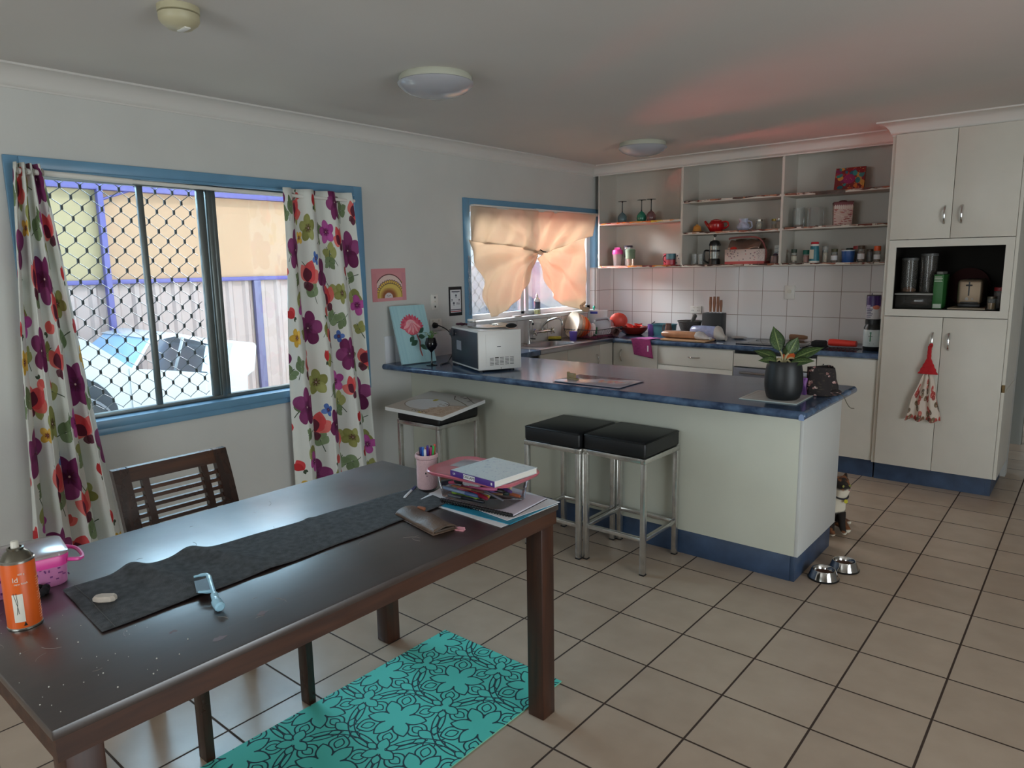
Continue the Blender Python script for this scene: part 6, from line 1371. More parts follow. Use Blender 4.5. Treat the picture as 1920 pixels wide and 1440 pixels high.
for k in range(9): b.tube([(2.16+.028*k, 3.74, .904), (2.16+.028*k, 3.93, .904)], .0022, 5)
b.tube([(2.15, 3.74, .904), (2.40, 3.74, .904)], .003, 6); b.tube([(2.15, 3.93, .904), (2.40, 3.93, .904)], .003, 6); O('wires', b, mat('dark_wire', (50, 44, 42), .4, metal=.6), tray)
tag(O('red_torch', B().tube([(2.165, 3.96, .936), (2.20, 3.955, .936), (2.30, 3.94, .936), (2.36, 3.935, .936)], [.026, .028, .024, .022], 14), mat('red_plastic', (214, 60, 48), .4)), 'fat red cylinder lying on the dark wire rack', 'bottle')
tag(O('bread_roll_tray', B().box((2.33, 4.12, .925), (.16, .12, .045), RZ(.12), .012), mat('brown_wood_tray', (136, 96, 66), .6)), 'brown wooden block at the wall behind the red cylinder', 'block')
pj = T('protein_jar', (2.475, 3.90, .9), 'large black tub with white label standing at the pantry side', 'tub'); q = (2.472, 3.90, .9006)
O('tub', B().lathe([(0, 0), (.055, 0), (.059, .006), (.059, .165), (.052, .18), (.050, .19), (0, .19)], q, 36), mat('black_tub', (20, 22, 22), .35), pj); O('lid', B().lathe([(.0, .19), (.053, .19), (.053, .222), (.050, .225), (0, .225)], q, 36, cap=False), BLACK, pj)
O('label', B().lathe([(.0592, .030), (.0598, .031), (.0598, .150), (.0592, .151)], q, 40, cap=False), mat('pale_aqua_label', (206, 218, 218), .5), pj)
AJ = -1.05
def onj(a, z, r=.0602): return (q[0]+r*math.cos(AJ+a), q[1]+r*math.sin(AJ+a), q[2]+z)
b = B(); b.tube([onj(-.50, .075), onj(-.52, .105), onj(-.46, .135), onj(-.60, .128)], .004, 4); b.tube([onj(-.52, .068), onj(-.52, .11)], .004, 4); O('green_logo', b, mat('green_print', (40, 130, 90), .5), pj)
b = B(); b.tube([onj(-.75, .104), onj(-.30, .104)], .002, 4); b.tube([onj(-.62, .052), onj(-.1, .052)], .0012, 4); O('label_line', b, BLACK, pj)
vc = T('supplement_can', (2.462, 3.90, 1.126), 'purple and white canister stacked on the black tub', 'canister'); q = (2.466, 3.90, 1.1262)
p = Paint(256, 256, (206, 204, 208)); p.rect(0, .55, 1, 1, (66, 40, 104)); p.ell(.86, .52, .09, .09, (206, 120, 96)); 
for k in range(6): p.rect(.62, .08+.07*k, .74+.02*(k % 3), .11+.07*k, (90, 86, 120))
p.rect(.60, .46, .72, .62, (170, 160, 190))
O('can', B().lathe([(0, 0), (.046, 0), (.047, .003), (.047, .160), (.046, .163), (0, .163)], q, 36), pmat('purple_can_print', p, .4), vc); O('lid_tab', B().lathe([(0, .163), (.046, .163), (.046, .170), (0, .171)], q, 30).cyl((q[0]-.012, q[1]-.01, q[2]+.171), .003, .012, 8), mat('dark_lid', (50, 40, 60), .4), vc)
for nm, lab, x0, x1, z0, z1, sw_ in (('power_outlet', 'white double power outlet on the tiles behind the mortar', .858, .966, 1.097, 1.160, 1), ('cooker_switch', 'white isolator switch on the tiles above the cooktop', 1.695, 1.775, 1.235, 1.347, 0)):
    t = T(nm, ((x0+x1)/2, 4.31, z0), lab, 'power outlet' if sw_ else 'switch'); O('plate', B().b2((x0, 4.306, z0), (x1, 4.318, z1), .003), WHITEP, t)
    if sw_: O('socket_slots', B().b2((x0+.02, 4.305, z0+.018), (x0+.023, 4.3065, z0+.028)).b2((x0+.032, 4.305, z0+.018), (x0+.035, 4.3065, z0+.028)).b2((x1-.035, 4.305, z0+.018), (x1-.032, 4.3065, z0+.028)).b2((x1-.023, 4.305, z0+.018), (x1-.020, 4.3065, z0+.028)), BLACK, t); O('switch', B().b2((x0+.03, 4.302, z1-.018), (x0+.04, 4.307, z1-.008), .001).b2((x1-.04, 4.302, z1-.018), (x1-.03, 4.307, z1-.008), .001), mat('ivory_plastic', (214, 208, 194), .4), t)
    else: O('dial', B().cyl((0, 0, 0), .016, .008, 20, 0, TR((x0+x1)/2, 4.306, (z0+z1)/2+.008) @ RX(PI/2)), mat('ivory_plastic', (214, 208, 194), .4), t)
so = T('soap_bottle', (-.02, 3.18, 1.128), 'dish soap bottle with yellow liquid on the kitchen window sill', 'bottle'); q = (-.02, 3.185, 1.1285)
CLB = glass('clear_bottle', (232, 236, 226), .9, .05, .25)
O('bottle', B().lathe([(0, 0), (.026, 0), (.028, .004), (.026, .05), (.023, .075), (.026, .11), (.022, .13), (.010, .142), (.009, .15), (0, .15)], q, 24, sy=1.25), CLB, so); O('liquid', B().lathe([(0, .003), (.0245, .004), (.023, .035), (0, .035)], q, 20, cap=False, sy=1.25), mat('yellow_soap', (214, 206, 60), .2), so); O('label', B().lathe([(.0265, .048), (.0238, .075), (.0262, .108)], q, 24, cap=False, sy=1.25), mat('slate_label', (66, 72, 92), .5), so); O('cap', B().lathe([(.010, .148), (.010, .166), (.005, .172), (.004, .186), (0, .186)], q, 16), mat('pale_cap', (200, 200, 196), .4), so)
tag(O('soap_dish', B().box((.02, 2.86, 1.134), (.035, .09, .010), None, .003), mat('pale_saucer', (206, 192, 182), .3)), 'flat pale strip lying on the kitchen window sill', 'dish')
# ================================================================ ON THE OPEN SHELVES
YS = 4.12
def goblet(label, x, m):
    t = T('wine_goblet', (x, YS, SHELF[0]), label, 'wine glass', 'upturned goblets'); c = (x, YS, SHELF[0])
    O('bowl', B().lathe([(.036, 0), (.043, .03), (.041, .055), (.026, .078), (.008, .092), (.006, .095), (.007, .09), (.024, .076), (.039, .054), (.041, .03), (.034, 0)], c, 26, cap=False), m, t)
    O('stem', B().lathe([(.008, .090), (.0045, .105), (.004, .18), (.008, .186), (.040, .189), (.0405, .192), (0, .193)], c, 24, cap=False), mat('smoked_stem_'+m.name, (40, 44, 44), .2), t)
goblet('upturned blue grey goblet, leftmost of the three on the top left shelf', .255, mat('blue_grey_glass', (92, 116, 122), .12))
goblet('upturned green goblet in the middle of the three on the shelf', .455, mat('green_glass', (44, 122, 100), .12))
goblet('upturned mauve goblet, right of the green one on the shelf', .552, mat('mauve_glass', (120, 84, 84), .12))
z = SHELF[1]
t = T('shaker_bottle', (.21, YS, z), 'clear shaker bottle with hot pink lid on the lowest left shelf', 'bottle'); c = (.21, YS, z)
O('body', B().lathe([(0, 0), (.036, 0), (.039, .005), (.047, .115), (0, .116)], c, 26, cap=False), glass('milky_clear_plastic', (214, 196, 196), .8, .15, .5), t); O('lid', B().lathe([(.050, .105), (.051, .125), (.046, .142), (.03, .152), (0, .154)], c, 26, cap=False).b2((c[0]-.03, c[1]-.012, c[2]+.15), (c[0]+.03, c[1]+.012, c[2]+.168), .005), PINK, t)
t = T('travel_mug', (.30, 4.15, z), 'black banded steel travel mug behind the green cup', 'mug'); c = (.305, 4.15, z)
O('body', B().lathe([(0, 0), (.034, 0), (.037, .004), (.039, .172), (0, .174)], c, 26), STEEL, t); O('grip', B().lathe([(.0385, .072), (.0405, .074), (.0405, .150), (.039, .152)], c, 26, cap=False), mat('black_rubber', (24, 22, 22), .7), t); O('lid', B().lathe([(.040, .165), (.040, .180), (.03, .184), (0, .184)], c, 26, cap=False), mat('dark_lid', (50, 40, 60), .4), t)
t = T('keep_cup', (.365, 4.09, z), 'sage green lidded coffee cup on the lowest left shelf', 'cup'); c = (.365, 4.085, z)
O('cup', B().lathe([(0, 0), (.029, 0), (.031, .004), (.041, .125), (0, .126)], c, 26), glass('cup_glass', (200, 190, 182), .8, .1, .5), t); O('band', B().lathe([(.0375, .06), (.042, .063), (.0445, .120), (.042, .124)], c, 26, cap=False), mat('sage_silicone', (112, 138, 116), .7), t); O('lid', B().lathe([(.045, .124), (.046, .136), (.042, .146), (.02, .152), (0, .152)], c, 26, cap=False), MATS['sage_silicone'], t)
t = T('figurine', (.405, 4.04, z), 'tiny clear glass figurine in front of the green cup', 'ornament'); O('body', B().lathe([(0, 0), (.012, 0), (.013, .006), (.006, .012), (.008, .03), (.006, .042), (.008, .050), (.006, .058), (0, .06)], (.415, 4.045, z), 16), mat('pale_glass_figure', (224, 206, 190), .1), t)
def mug(label, x, y, z, r, h, m, hd, dots=None, name='mug', h2=None):
    t = T(name, (x, y, z), label, 'mug'); O('body', B().lathe([(0, 0), (r*.92, 0), (r, .004), (r, h), (r-.003, h), (r-.003, .006), (0, .006)], (x, y, z), 28), m, t)
    a = hd; O('handle', B().tube([(x+math.cos(a)*q_[0], y+math.sin(a)*q_[0], z+q_[1]) for q_ in [(v[0], v[1]) for v in smooth_path([(r-.002, h*.82, 0), (r+.022, h*.78, 0), (r+.026, h*.45, 0), (r-.002, h*.18, 0)], 5)]], .005, 8), h2 or m, t)
    if dots:
        b = B(); rd_ = random.Random(3)
        for k in range(16): a = rd_.uniform(0, 6.28); zz = rd_.uniform(.012, h-.012); b.sph((x+r*math.cos(a), y+r*math.sin(a), z+zz), (.0045, .0045, .0045), n=6)
        O('spots', b, dots, t)
mug('plain pinkish red mug behind the teal and red mug', .70, 4.17, z, .040, .10, mat('pink_red_mug', (206, 70, 90), .3), 2.6)
p = Paint(64, 128, (150, 40, 60)); 
for k in range(128): f = k/127; p.a[k, :] = np.array([(166, 40, 62), (76, 50, 70), (62, 110, 122)][0 if f < .45 else 1 if f < .55 else 2], np.float32)/255
mug('teal over red two-tone mug on the lowest left shelf', .765, 4.10, z, .041, .098, pmat('two_tone_glaze', p, .3), 3.4, h2=mat('dark_red_glaze', (110, 36, 46), .3))
mug('white mug with dark spots at the right end of lowest left shelf', .845, 4.12, z, .038, .098, mat('white_china', (224, 222, 220), .2), 2.9, mat('slate_label', (66, 72, 92), .5))
# middle bay, middle shelf
z = SHELF[3]
t = T('egg_cup', (.995, YS, z), 'small orange bell shaped pot on a saucer, left of red teapot', 'pot'); c = (.995, YS, z); OCH = mat('ochre_glaze', (206, 140, 60), .4)
O('pot', B().lathe([(.038, .008), (.038, .012), (.03, .05), (.022, .058), (.012, .060), (.012, .068), (0, .070)], c, 24), OCH, t); O('saucer', B().lathe([(0, 0), (.03, 0), (.056, .007), (.057, .009), (.03, .005), (0, .005)], c, 28), mat('brown_saucer', (150, 104, 84), .4), t)
t = T('teapot', (1.16, YS, z), 'red teapot on the middle shelf', 'teapot'); c = (1.165, YS, z); RDG = mat('red_glaze', (172, 26, 30), .2)
O('body', B().lathe([(0, 0), (.045, 0), (.050, .004), (.068, .035), (.066, .065), (.045, .088), (0, .092)], c, 32), RDG, t); O('lid', B().lathe([(.044, .088), (.044, .094), (.02, .104), (.008, .106), (0, .107)], c, 28, cap=False), RDG, t)
O('handle', B().tube(smooth_path([(c[0]+.055, c[1], c[2]+.078), (c[0]+.095, c[1], c[2]+.078), (c[0]+.105, c[1], c[2]+.045), (c[0]+.062, c[1], c[2]+.02)], 5), .007, 8), RDG, t); O('spout', B().tube([(c[0]-.055, c[1], c[2]+.04), (c[0]-.08, c[1], c[2]+.065), (c[0]-.10, c[1], c[2]+.092)], [.018, .013, .009], 10), RDG, t)
t = T('creamer', (1.41, YS, z), 'white and blue swan-like creamer jug right of the red teapot', 'jug'); c = (1.40, YS, z); BLW = mat('blue_white_china', (176, 180, 200), .25, noise=(30, .3))
O('body', B().lathe([(0, 0), (.035, 0), (.048, .02), (.044, .045), (.028, .066), (.032, .095), (.029, .095), (.02, .07), (0, .06)], c, 28, sx=1.15), BLW, t); O('handle', B().tube(smooth_path([(c[0]+.03, c[1], c[2]+.075), (c[0]+.062, c[1], c[2]+.07), (c[0]+.072, c[1], c[2]+.03), (c[0]+.05, c[1], c[2]+.012)], 5), .006, 8), BLW, t)
SP = mat('pale_spice', (196, 176, 150), .8, noise=(70, .2))
jar('spice_jar', 'small clear jar with steel lid standing alone right of the creamer', (1.53, YS, z), .026, .070, JG, TINL, SP, .7, .014, 'spice jars')
jar('spice_jar', 'small clear jar with brass lid, left of the last pair', (1.650, 4.14, z), .026, .068, JG, mat('brass_lid', (150, 130, 70), .35, metal=.8), SP, .6, .014, 'spice jars')
jar('spice_jar', 'small clear jar with steel lid against the shelf divider', (1.698, 4.10, z), .025, .070, JG, TINL, SP, .75, .014, 'spice jars')
# middle bay, bottom shelf
z = SHELF[4]
for x, lab in ((.975, 'empty clear tumbler left of the french press, nearest the divider'), (1.03, 'empty clear tumbler right beside the french press handle')): tag(O('tumbler', B().lathe([(0, .002), (.026, 0), (.029, .003), (.031, .09), (.029, .09), (.027, .008), (0, .007)], (x, 4.13, z), 22), JG), lab, 'glass')
t = T('french_press', (1.155, YS, z), 'black framed french press on the lower middle shelf', 'french press'); c = (1.158, YS, z); BLKP = mat('black_press_plastic', (22, 20, 20), .35)
O('beaker', B().lathe([(0, .012), (.042, .012), (.043, .155), (.041, .155), (.040, .016)], c, 28, cap=False), JG, t); O('base', B().lathe([(.0, 0), (.047, 0), (.047, .040), (.0435, .048), (.0435, .008), (0, .006)], c, 28), BLKP, t); O('band', B().lathe([(.0440, .105), (.0465, .106), (.0465, .118), (.0440, .119)], c, 28, cap=False), BLKP, t)
O('lid', B().lathe([(.046, .153), (.047, .166), (.038, .190), (.015, .200), (0, .201)], c, 28, cap=False).b2((c[0]+.02, c[1]-.012, c[2]+.150), (c[0]+.05, c[1]+.012, c[2]+.17), .004), BLKP, t); O('plunger', B().tube([(c[0], c[1], c[2]+.03), (c[0], c[1], c[2]+.235)], .0025, 6).lathe([(.039, .040), (.040, .043), (0, .05)], c, 22), STEEL, t); O('knob', B().sph((c[0], c[1], c[2]+.238), .013, n=14), BLKP, t)
O('handle', B().tube(smooth_path([(c[0]-.044, c[1], c[2]+.113), (c[0]-.085, c[1], c[2]+.115), (c[0]-.094, c[1], c[2]+.075), (c[0]-.085, c[1], c[2]+.03), (c[0]-.046, c[1], c[2]+.012)], 5), .0075, 8), BLKP, t)
# insulated lunch bag
p = Paint(256, 128, (222, 204, 196)); p.rect(0, 0, 1, .18, (206, 96, 96)); rd = random.Random(20)
for k in range(30): x, y = rd.random(), rd.uniform(.25, .95); p.ell(x, y, .018, .02, rd.choice([(110, 90, 100), (170, 120, 130), (90, 70, 80), (206, 120, 120)]), rd.random(), .8)
t = T('lunch_bag', (1.43, YS, z), 'pink patterned lunch bag with silvery lining folded open', 'bag')
LB0 = [(1.272, 4.07), (1.545, 4.07), (1.585, 4.11), (1.585, 4.24), (1.30, 4.26), (1.272, 4.2)]
b = B(); n_ = len(LB0); vs = []; 
for zz in (0, .118): vs += [(x, y, z+zz) for x, y in LB0]
b.add(vs, [(k, (k+1) % n_, n_+(k+1) % n_, n_+k) for k in range(n_)]+[tuple(range(n_))[::-1]], 0, None, [[(0, 0), (1, 0), (1, 1), (0, 1)]]*n_+[[(0, 0)]*n_]); O('body', b, pmat('lunch_bag_print', p, .7), t, thick=.002)
FOIL = mat('bronzed_foil_lining', (150, 124, 112), .28, metal=.7, bump=(25, .6))
b = B(); b.grid(lambda u, v: (1.285+.27*u+.02*v, 4.09+.09*v+.02*math.sin(5*u), z+.118+.075*math.sin(PI*v*.75)+.008*math.sin(9*u+4*v)), 22, 12); b.grid(lambda u, v: (1.30+.25*u, 4.18+.04*v, z+.10+.10*v+.006*math.sin(8*u)), 18, 5); O('lining', b, FOIL, t, 60, thick=.002)
b = B(); b.tube(smooth_path([(1.292, 4.10, z+.200), (1.32, 4.10, z+.212), (1.50, 4.10, z+.215), (1.56, 4.12, z+.18), (1.59, 4.14, z+.09), (1.585, 4.13, z+.01)], 5), .007, 8); O('zip_edge', b, mat('dusty_red_trim', (140, 76, 72), .7), t); O('red_pouch', B().sph((1.325, 4.12, z+.125), (.035, .03, .018), n=12), mat('red_plastic', (214, 60, 48), .4), t)
t = T('tea_box', (1.69, 4.13, z), 'white and grey patterned carton behind the dark round tin', 'box'); p = Paint(64, 128, (206, 212, 210)); p.line([(0, .62), (.3, .6), (.6, .68), (1, .62)], .05, (70, 84, 96)); p.line([(0, .8), (.5, .86), (1, .95)], .04, (120, 140, 150))
b = B(); b.b2((1.652, 4.15, z), (1.728, 4.20, z+.145), .001, 1); b.add([(1.653, 4.1495, z+.002), (1.727, 4.1495, z+.002), (1.727, 4.1495, z+.143), (1.653, 4.1495, z+.143)], [(0, 1, 2, 3)], 0, None, [[(0, 0), (1, 0), (1, 1), (0, 1)]]); O('carton', b, [pmat('tea_carton_print', p, .6), PAPW], t)
t = T('round_tin', (1.69, 4.09, z), 'dark round tin in front of the white carton', 'tin'); O('tin', B().lathe([(0, 0), (.040, 0), (.041, .003), (.041, .045), (.038, .060), (0, .062)], (1.686, 4.095, z), 26), mat('plum_tin', (104, 84, 82), .35), t); O('knob', B().sph((1.686, 4.085, z+.068), (.02, .012, .012), n=12), mat('dark_lid', (50, 40, 60), .4), t)
# right bay, middle shelf
z = SHELF[6]
jar('storage_jar', 'tall clear glass jar with a few dry scraps, left on the right-hand shelf', (1.835, 4.14, z), .046, .150, JG, None, mat('dry_pasta', (130, 84, 60), .8, noise=(60, .3)), .14, .01)
t = T('glass_jug', (1.955, 4.15, z), 'empty clear square glass jar beside the tall glass jar', 'jar'); b = B(); loft(b, [[(1.955+x, 4.15+y, z+zz) for x, y in rrect(-a/2, a/2, -a/2, a/2, .02, 4)] for zz, a in ((0.001, .10), (.004, .105), (.125, .105), (.135, .09), (.150, .09))], cap0=True); O('glass', b, JG, t); O('scrap', B().sph((1.975, 4.13, z+.008), (.012, .008, .005), n=8), mat('dry_pasta', (130, 84, 60), .8), t)
p = Paint(128, 192, (190, 160, 150)); p.rect(0, .86, 1, 1, (110, 40, 46))
for k in range(9): p.rect(.05+.105*k, .72, .11+.105*k, .9, (206, 190, 180)); 
rd = random.Random(30)
for k in range(70): x, y = rd.random(), rd.uniform(.02, .7); p.rect(x, y, x+rd.uniform(.05, .2), y+.03, rd.choice([(150, 66, 66), (130, 50, 54), (204, 180, 170), (170, 110, 90)]), .8)
t = T('popcorn_tin', (2.155, 4.13, z), 'red and cream printed square tin on the right-hand shelf', 'tin'); PT = pmat('popcorn_tin_print', p, .45)
b = B(); 
Mt = TR(2.155, 4.14, z) @ RZ(.35)
for k in range(4):
    M2 = Mt @ RZ(k*PI/2); b.add([M2 @ Vector(v) for v in ((-.062, -.062, 0), (.062, -.062, 0), (.066, -.066, .165), (-.066, -.066, .165))], [(0, 1, 2, 3)], 0, None, [[(0, 0), (1, 0), (1, 1), (0, 1)]])
b.add([Mt @ Vector(v) for v in ((-.066, -.066, .165), (.066, -.066, .165), (.066, .066, .165), (-.066, .066, .165))], [(0, 1, 2, 3)]); O('tin', b, PT, t); O('lid', B().box((0, 0, .168), (.137, .137, .008), Mt, .003).sph(Mt @ Vector((0, 0, .176)), (.03, .03, .010), n=14), mat('dark_red_lid', (96, 36, 42), .45), t)
# right bay, top shelf: framed blob painting leaning back
p = Paint(256, 200, (120, 30, 30)); rd = random.Random(41)
for k in range(46): p.ell(rd.random(), rd.random(), rd.uniform(.04, .14), rd.uniform(.04, .10), rd.choice([(140, 24, 30), (190, 60, 30), (210, 110, 40), (160, 40, 60), (40, 130, 130), (40, 100, 120), (120, 30, 80), (206, 150, 60)]), rd.uniform(0, 3), .9)
p.ell(.48, .48, .20, .17, (150, 36, 90)); p.ell(.66, .74, .08, .10, (50, 140, 140)); p.ell(.12, .62, .08, .05, (50, 130, 120)); p.ell(.2, .12, .1, .06, (30, 90, 100)); p.ell(.88, .9, .2, .14, (130, 24, 30))
for k in range(24): p.ell(rd.random(), rd.random(), .012, .012, (216, 170, 90))
tag(O('abstract_painting', B().panel(.208, .165, .010, basis((2.200, 4.10, SHELF[5]), (1, 0, 0), (0, .22, .975), (0, -.975, .22))), [pmat('blob_painting', p, .5), mat('dark_canvas_edge', (70, 40, 36), .7)]), 'bright abstract blob painting leaning on the top right shelf', 'painting')
tag(O('magazine', B().b2((1.99, ys-.012, SHELF[5]-.026), (2.20, ys-.0035, SHELF[5]-.002), .001), mat('dark_magazine', (74, 60, 52), .5, noise=(30, .5))), 'dark magazine strip hanging over the front edge of the top right shelf', 'paper')
# right bay, bottom shelf: spices and tubs
z = SHELF[7]; BRN = mat('brown_spice', (140, 96, 66), .8); WL = mat('white_paper', (228, 228, 230), .8)
jar('spice_jar', 'green capped spice jar, leftmost on the bottom right shelf', (1.825, 4.10, z), .021, .085, JG, mat('dark_green_cap', (34, 52, 40), .5), BRN, .7, .022, 'spices on the bottom right shelf', label_m=mat('cream_label', (190, 184, 166), .6))
jar('spice_jar', 'teal capped jar of pink salt, second on the bottom right shelf', (1.918, 4.11, z), .029, .070, JG, mat('teal_cap', (32, 110, 92), .5), mat('pink_salt', (206, 120, 104), .8), .8, .028, 'spices on the bottom right shelf')
t = T('salt_shaker', (1.985, 4.08, z), 'tall teal and white container with red cap on the bottom right shelf', 'container'); c = (1.985, 4.08, z)
O('body', B().lathe([(0, 0), (.037, 0), (.038, .006), (.030, .125), (.029, .132), (0, .133)], c, 28), mat('teal_print', (40, 110, 124), .4), t); O('white_band', B().lathe([(.0383, .0), (.0385, .012), (.0375, .014)], c, 28, cap=False).lathe([(.030, .126), (.0315, .128), (.030, .140), (.0, .141)], c, 28, cap=False), WHITEP, t); O('label', B().b2((c[0]-.026, c[1]-.0385, z+.03), (c[0]+.006, c[1]-.033, z+.10), .001), mat('cream_label', (190, 184, 166), .6), t); O('cap', B().cyl((c[0], c[1], z+.140), .030, .018, 24, 0, None, .028, .003), mat('red_cap', (190, 40, 52), .4), t)
jar('spice_jar', 'tall plain clear jar, right of the teal container', (2.058, 4.10, z), .021, .100, JG, mat('clear_grey_cap', (150, 150, 146), .4), SP, .75, .024, 'spices on the bottom right shelf')
jar('spice_jar', 'olive capped spice jar with white label, in the middle of bottom right shelf', (2.125, 4.10, z), .023, .082, JG, mat('olive_cap', (76, 78, 52), .5), BRN, .7, .020, 'spices on the bottom right shelf', label_m=WL)
t = T('blue_tub', (2.228, 4.09, z), 'blue round tub on the bottom right shelf', 'tub'); O('tub', B().lathe([(0, 0), (.040, 0), (.042, .003), (.046, .082), (.046, .088), (0, .088)], (2.228, 4.08, z), 28), mat('blue_tub', (40, 84, 150), .35), t); O('rim', B().lathe([(.046, .082), (.048, .083), (.048, .090), (.045, .091), (0, .091)], (2.228, 4.08, z), 28, cap=False), mat('pale_blue_lid', (190, 204, 214), .4), t)
tag(O('dark_green_jar', B().lathe([(0, 0), (.024, 0), (.025, .003), (.025, .105), (0, .107)], (2.205, 4.20, z), 22), mat('black_green_jar', (24, 38, 28), .4)), 'dark green capped jar hidden behind the blue tub', 'jar')
jar('condiment_jar', 'wide jar with red lid behind the blue tub', (2.268, 4.19, z), .036, .100, JG, mat('red_lid', (160, 44, 48), .4), mat('dark_sauce', (70, 36, 30), .5), .8, .020)
jar('spice_jar', 'brown capped spice jar with white label, right of the blue tub', (2.318, 4.08, z), .024, .098, JG, mat('brown_cap', (84, 66, 52), .5), BRN, .8, .022, 'spices on the bottom right shelf', label_m=WL)
jar('spice_jar', 'brown spice jar partly behind the brown capped jar', (2.362, 4.14, z), .022, .080, JG, mat('brown_cap', (84, 66, 52), .5), mat('dark_sauce', (70, 36, 30), .5), .9, .014, 'spices on the bottom right shelf')
jar('spice_jar', 'orange capped spice jar near the right end of the bottom shelf', (2.422, 4.10, z), .023, .084, JG, mat('orange_cap', (232, 96, 44), .4), BRN, .45, .030, 'spices on the bottom right shelf', label_m=WL)
tag(O('yellow_bottle', B().lathe([(0, 0), (.020, 0), (.021, .003), (.021, .055), (.012, .068), (.012, .082), (0, .083)], (2.508, 4.10, z), 20), mat('mustard_bottle', (206, 160, 60), .4)), 'mustard yellow bottle at the far right end of the bottom shelf', 'bottle')

# ================================================================ IN THE PANTRY NICHE AND ON ITS DOORS
z = 1.2145
t = T('storage_box', (2.70, 3.95, z), 'lidded clear box at the left of the pantry niche', 'storage box'); CLD = glass('dim_clear_plastic', (206, 202, 196), .5, .06, .06)
O('box', B().b2((2.625, 3.78, z), (2.845, 4.15, z+.090), .008), CLD, t); O('lid', B().b2((2.620, 3.775, z+.090), (2.850, 4.155, z+.102), .004), glass('pale_clear_lid', (210, 206, 200), .8, .1, .5), t); O('contents', B().sph((2.735, 3.96, z+.035), (.09, .15, .028), n=14), mat('dark_dried_fruit', (66, 46, 38), .9, noise=(40, .5)), t)
for x, h, lab in ((2.675, .235, 'tall clear canister with a little cereal, left in the pantry niche'), (2.79, .262, 'tallest clear canister, right of the cereal canister in the niche')):
    t = T('canister', (x, 3.90, z+.1025), lab, 'canister', 'clear canisters in the niche'); c = (x, 3.92, z+.1025)
    O('body', B().lathe([(0, .001), (.046, 0), (.050, .004), (.052, h-.015), (.050, h-.015), (.048, .006), (0, .006)], c, 24), CLD, t); O('lid', B().lathe([(.053, h-.016), (.054, h), (.03, h+.006), (0, h+.006)], c, 24, cap=False), mat('smoke_lid', (84, 84, 82), .4), t)
    if x < 2.7: O('cereal', B().lathe([(0, .007), (.0465, .007), (.047, .022), (.02, .036), (0, .038)], c, 20, cap=False), mat('cereal', (176, 120, 80), .9, noise=(90, .3)), t)
t = T('biscuit_box', (2.875, 3.86, z), 'narrow green carton in the middle of the pantry niche', 'box'); O('carton', B().b2((2.846, 3.80, z), (2.902, 4.02, z+.225), .001), mat('green_carton', (44, 104, 48), .45), t)
b = B()
for k in range(4): b.b2((2.850, 3.799, z+.178+k*.010), (2.896-.004*(k % 2), 3.7995, z+.182+k*.010))
O('lettering', b, mat('pale_print', (196, 206, 190), .6), t)['kind'] = 'stuff'; O('barcode', B().b2((2.850, 3.799, z+.004), (2.898, 3.7995, z+.032)), mat('pale_print', (196, 206, 190), .6), t); O('bag_top', B().b2((2.855, 3.82, z+.225), (2.893, 4.0, z+.246), .006), mat('grey_inner_bag', (110, 112, 104), .4), t)
t = T('toaster', (3.05, 3.95, z), 'stainless toaster standing end-on in the pantry niche', 'toaster'); tz = z+.012; ts_ = mat('toaster_steel', (150, 132, 112), .45, metal=.7)
O('serving_tray', B().b2((2.94, 3.76, z), (3.15, 4.12, z+.010), .003), mat('cream_tray', (160, 146, 126), .4), t)
O('body', B().b2((2.978, 3.84, tz+.018), (3.118, 4.10, tz+.180), .022, seg=4), ts_, t); O('base', B().b2((2.985, 3.845, tz), (3.111, 4.095, tz+.022), .004), BLACK, t)
O('lever_slot', B().b2((3.040, 3.8385, tz+.075), (3.048, 3.841, tz+.165)), BLACK, t); O('lever', B().b2((3.026, 3.825, tz+.138), (3.062, 3.84, tz+.148), .003), mat('black_plastic', (20, 20, 22), .4), t); O('dial', B().cyl((0, 0, 0), .010, .010, 18, 0, TR(3.036, 3.841, tz+.055) @ RX(PI/2)).cyl((0, 0, 0), .006, .006, 14, 0, TR(3.066, 3.841, tz+.055) @ RX(PI/2)), mat('satin_dial', (150, 146, 140), .5, metal=.4), t); O('bread_slot', B().b2((3.012, 3.87, tz+.1795), (3.038, 4.07, tz+.1805)).b2((3.058, 3.87, tz+.1795), (3.084, 4.07, tz+.1805)), BLACK, t); O('crumb_tray', B().b2((3.0, 3.836, tz+.024), (3.10, 3.845, tz+.034), .002), BLACK, t)
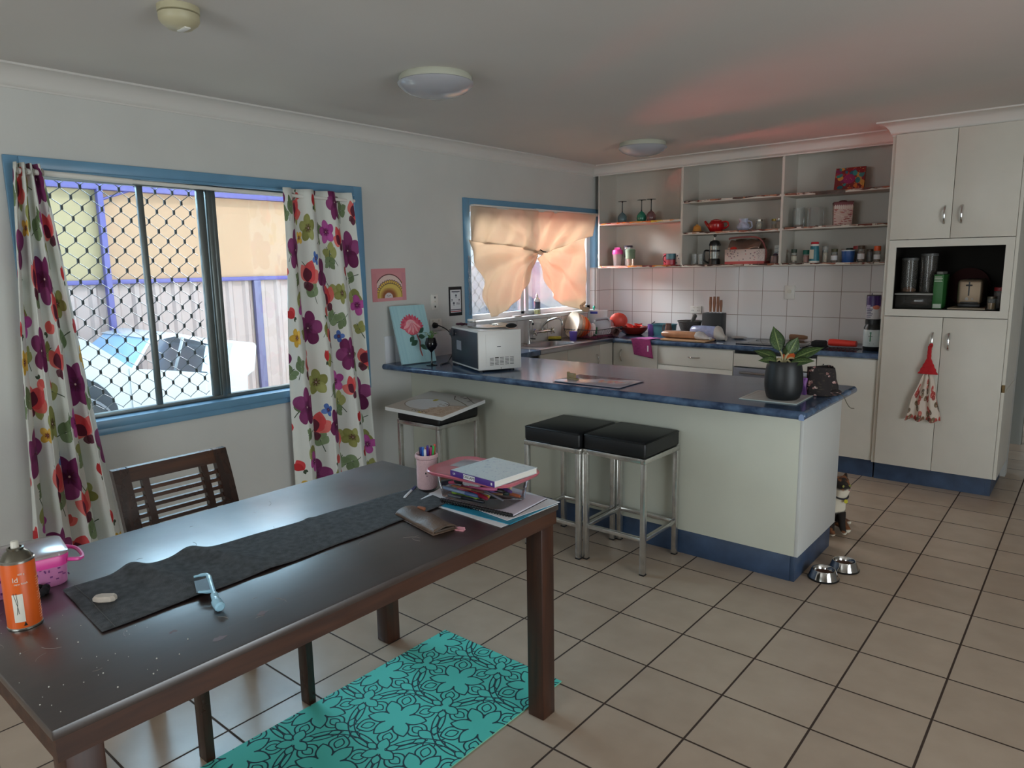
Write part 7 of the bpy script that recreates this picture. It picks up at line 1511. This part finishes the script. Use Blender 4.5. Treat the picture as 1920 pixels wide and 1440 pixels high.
jar('honey_jar', 'small jar of yellow honey at the front right of the niche', (3.180, 3.79, z), .026, .075, JG, mat('dull_lid', (110, 104, 90), .4, metal=.6), mat('honey', (170, 122, 30), .2), .62, .012)
jar('sauce_jar', 'tall dark jar with red lid behind the honey jar', (3.205, 3.93, z), .034, .120, JG, mat('red_lid', (160, 44, 48), .4), mat('dark_sauce', (70, 36, 30), .5), .85, .020)
tag(O('serving_plate', B().lathe([(0, 0), (.06, 0), (.13, .012), (.131, .015), (.06, .005), (0, .004)], (0, 0, 0), 36, 0, TR(2.99, 4.235, z+.132) @ RX(PI/2-.12)), mat('dark_red_plate', (60, 14, 14), .8)), 'dark red round plate standing at the back of the niche', 'plate')
# hanging hand towel
p = Paint(192, 256, (214, 200, 186)); rd = random.Random(51)
for k in range(40): x, y = rd.random(), rd.random(); p.ell(x, y, .085, .07, rd.choice([(176, 60, 56), (150, 50, 48), (90, 76, 62), (110, 90, 66), (190, 90, 80)]), rd.uniform(0, 3), .85); p.ell(x, y+.02, .03, .02, (206, 170, 150), 0, .7)
t = T('hand_towel', (2.88, 3.67, .47), 'printed hand towel with red crocheted top hanging on a pantry handle', 'towel')
def towelP(u, v):
    w_ = .050+.155*v**.8; a = u-.5; return (2.876-.010*v+w_*a+.004*math.sin(9*v), 3.652-.012*math.cos(2*PI*2.6*u)*(.4+v)-.004, .795-.318*v-.008*math.cos(2*PI*2.6*u))
O('cloth', B().grid(towelP, 40, 24, us=1.4), pmat('printed_towel', p, .9), t, 80, thick=.002)
def topP(u, v):
    a = 2*PI*u; s_ = (.010+.004*v) if v < .45 else .012+.045*(v-.45)/.55; return (2.878+s_*math.cos(a)*(1+.05*math.sin(40*v)), 3.652+min(s_, .014)*math.sin(a), .978-.185*v)
O('crochet_top', B().grid(topP, 24, 34), mat('red_wool', (196, 36, 44), .95, bump=(160, .8)), t, 80, thick=.002)
O('loop', B().tube(smooth_path([(2.874, 3.655, .968), (2.878, 3.645, .985), (2.885, 3.650, .995), (2.890, 3.660, .985), (2.884, 3.664, .966)], 5), .005, 6), MATS['red_wool'], t)
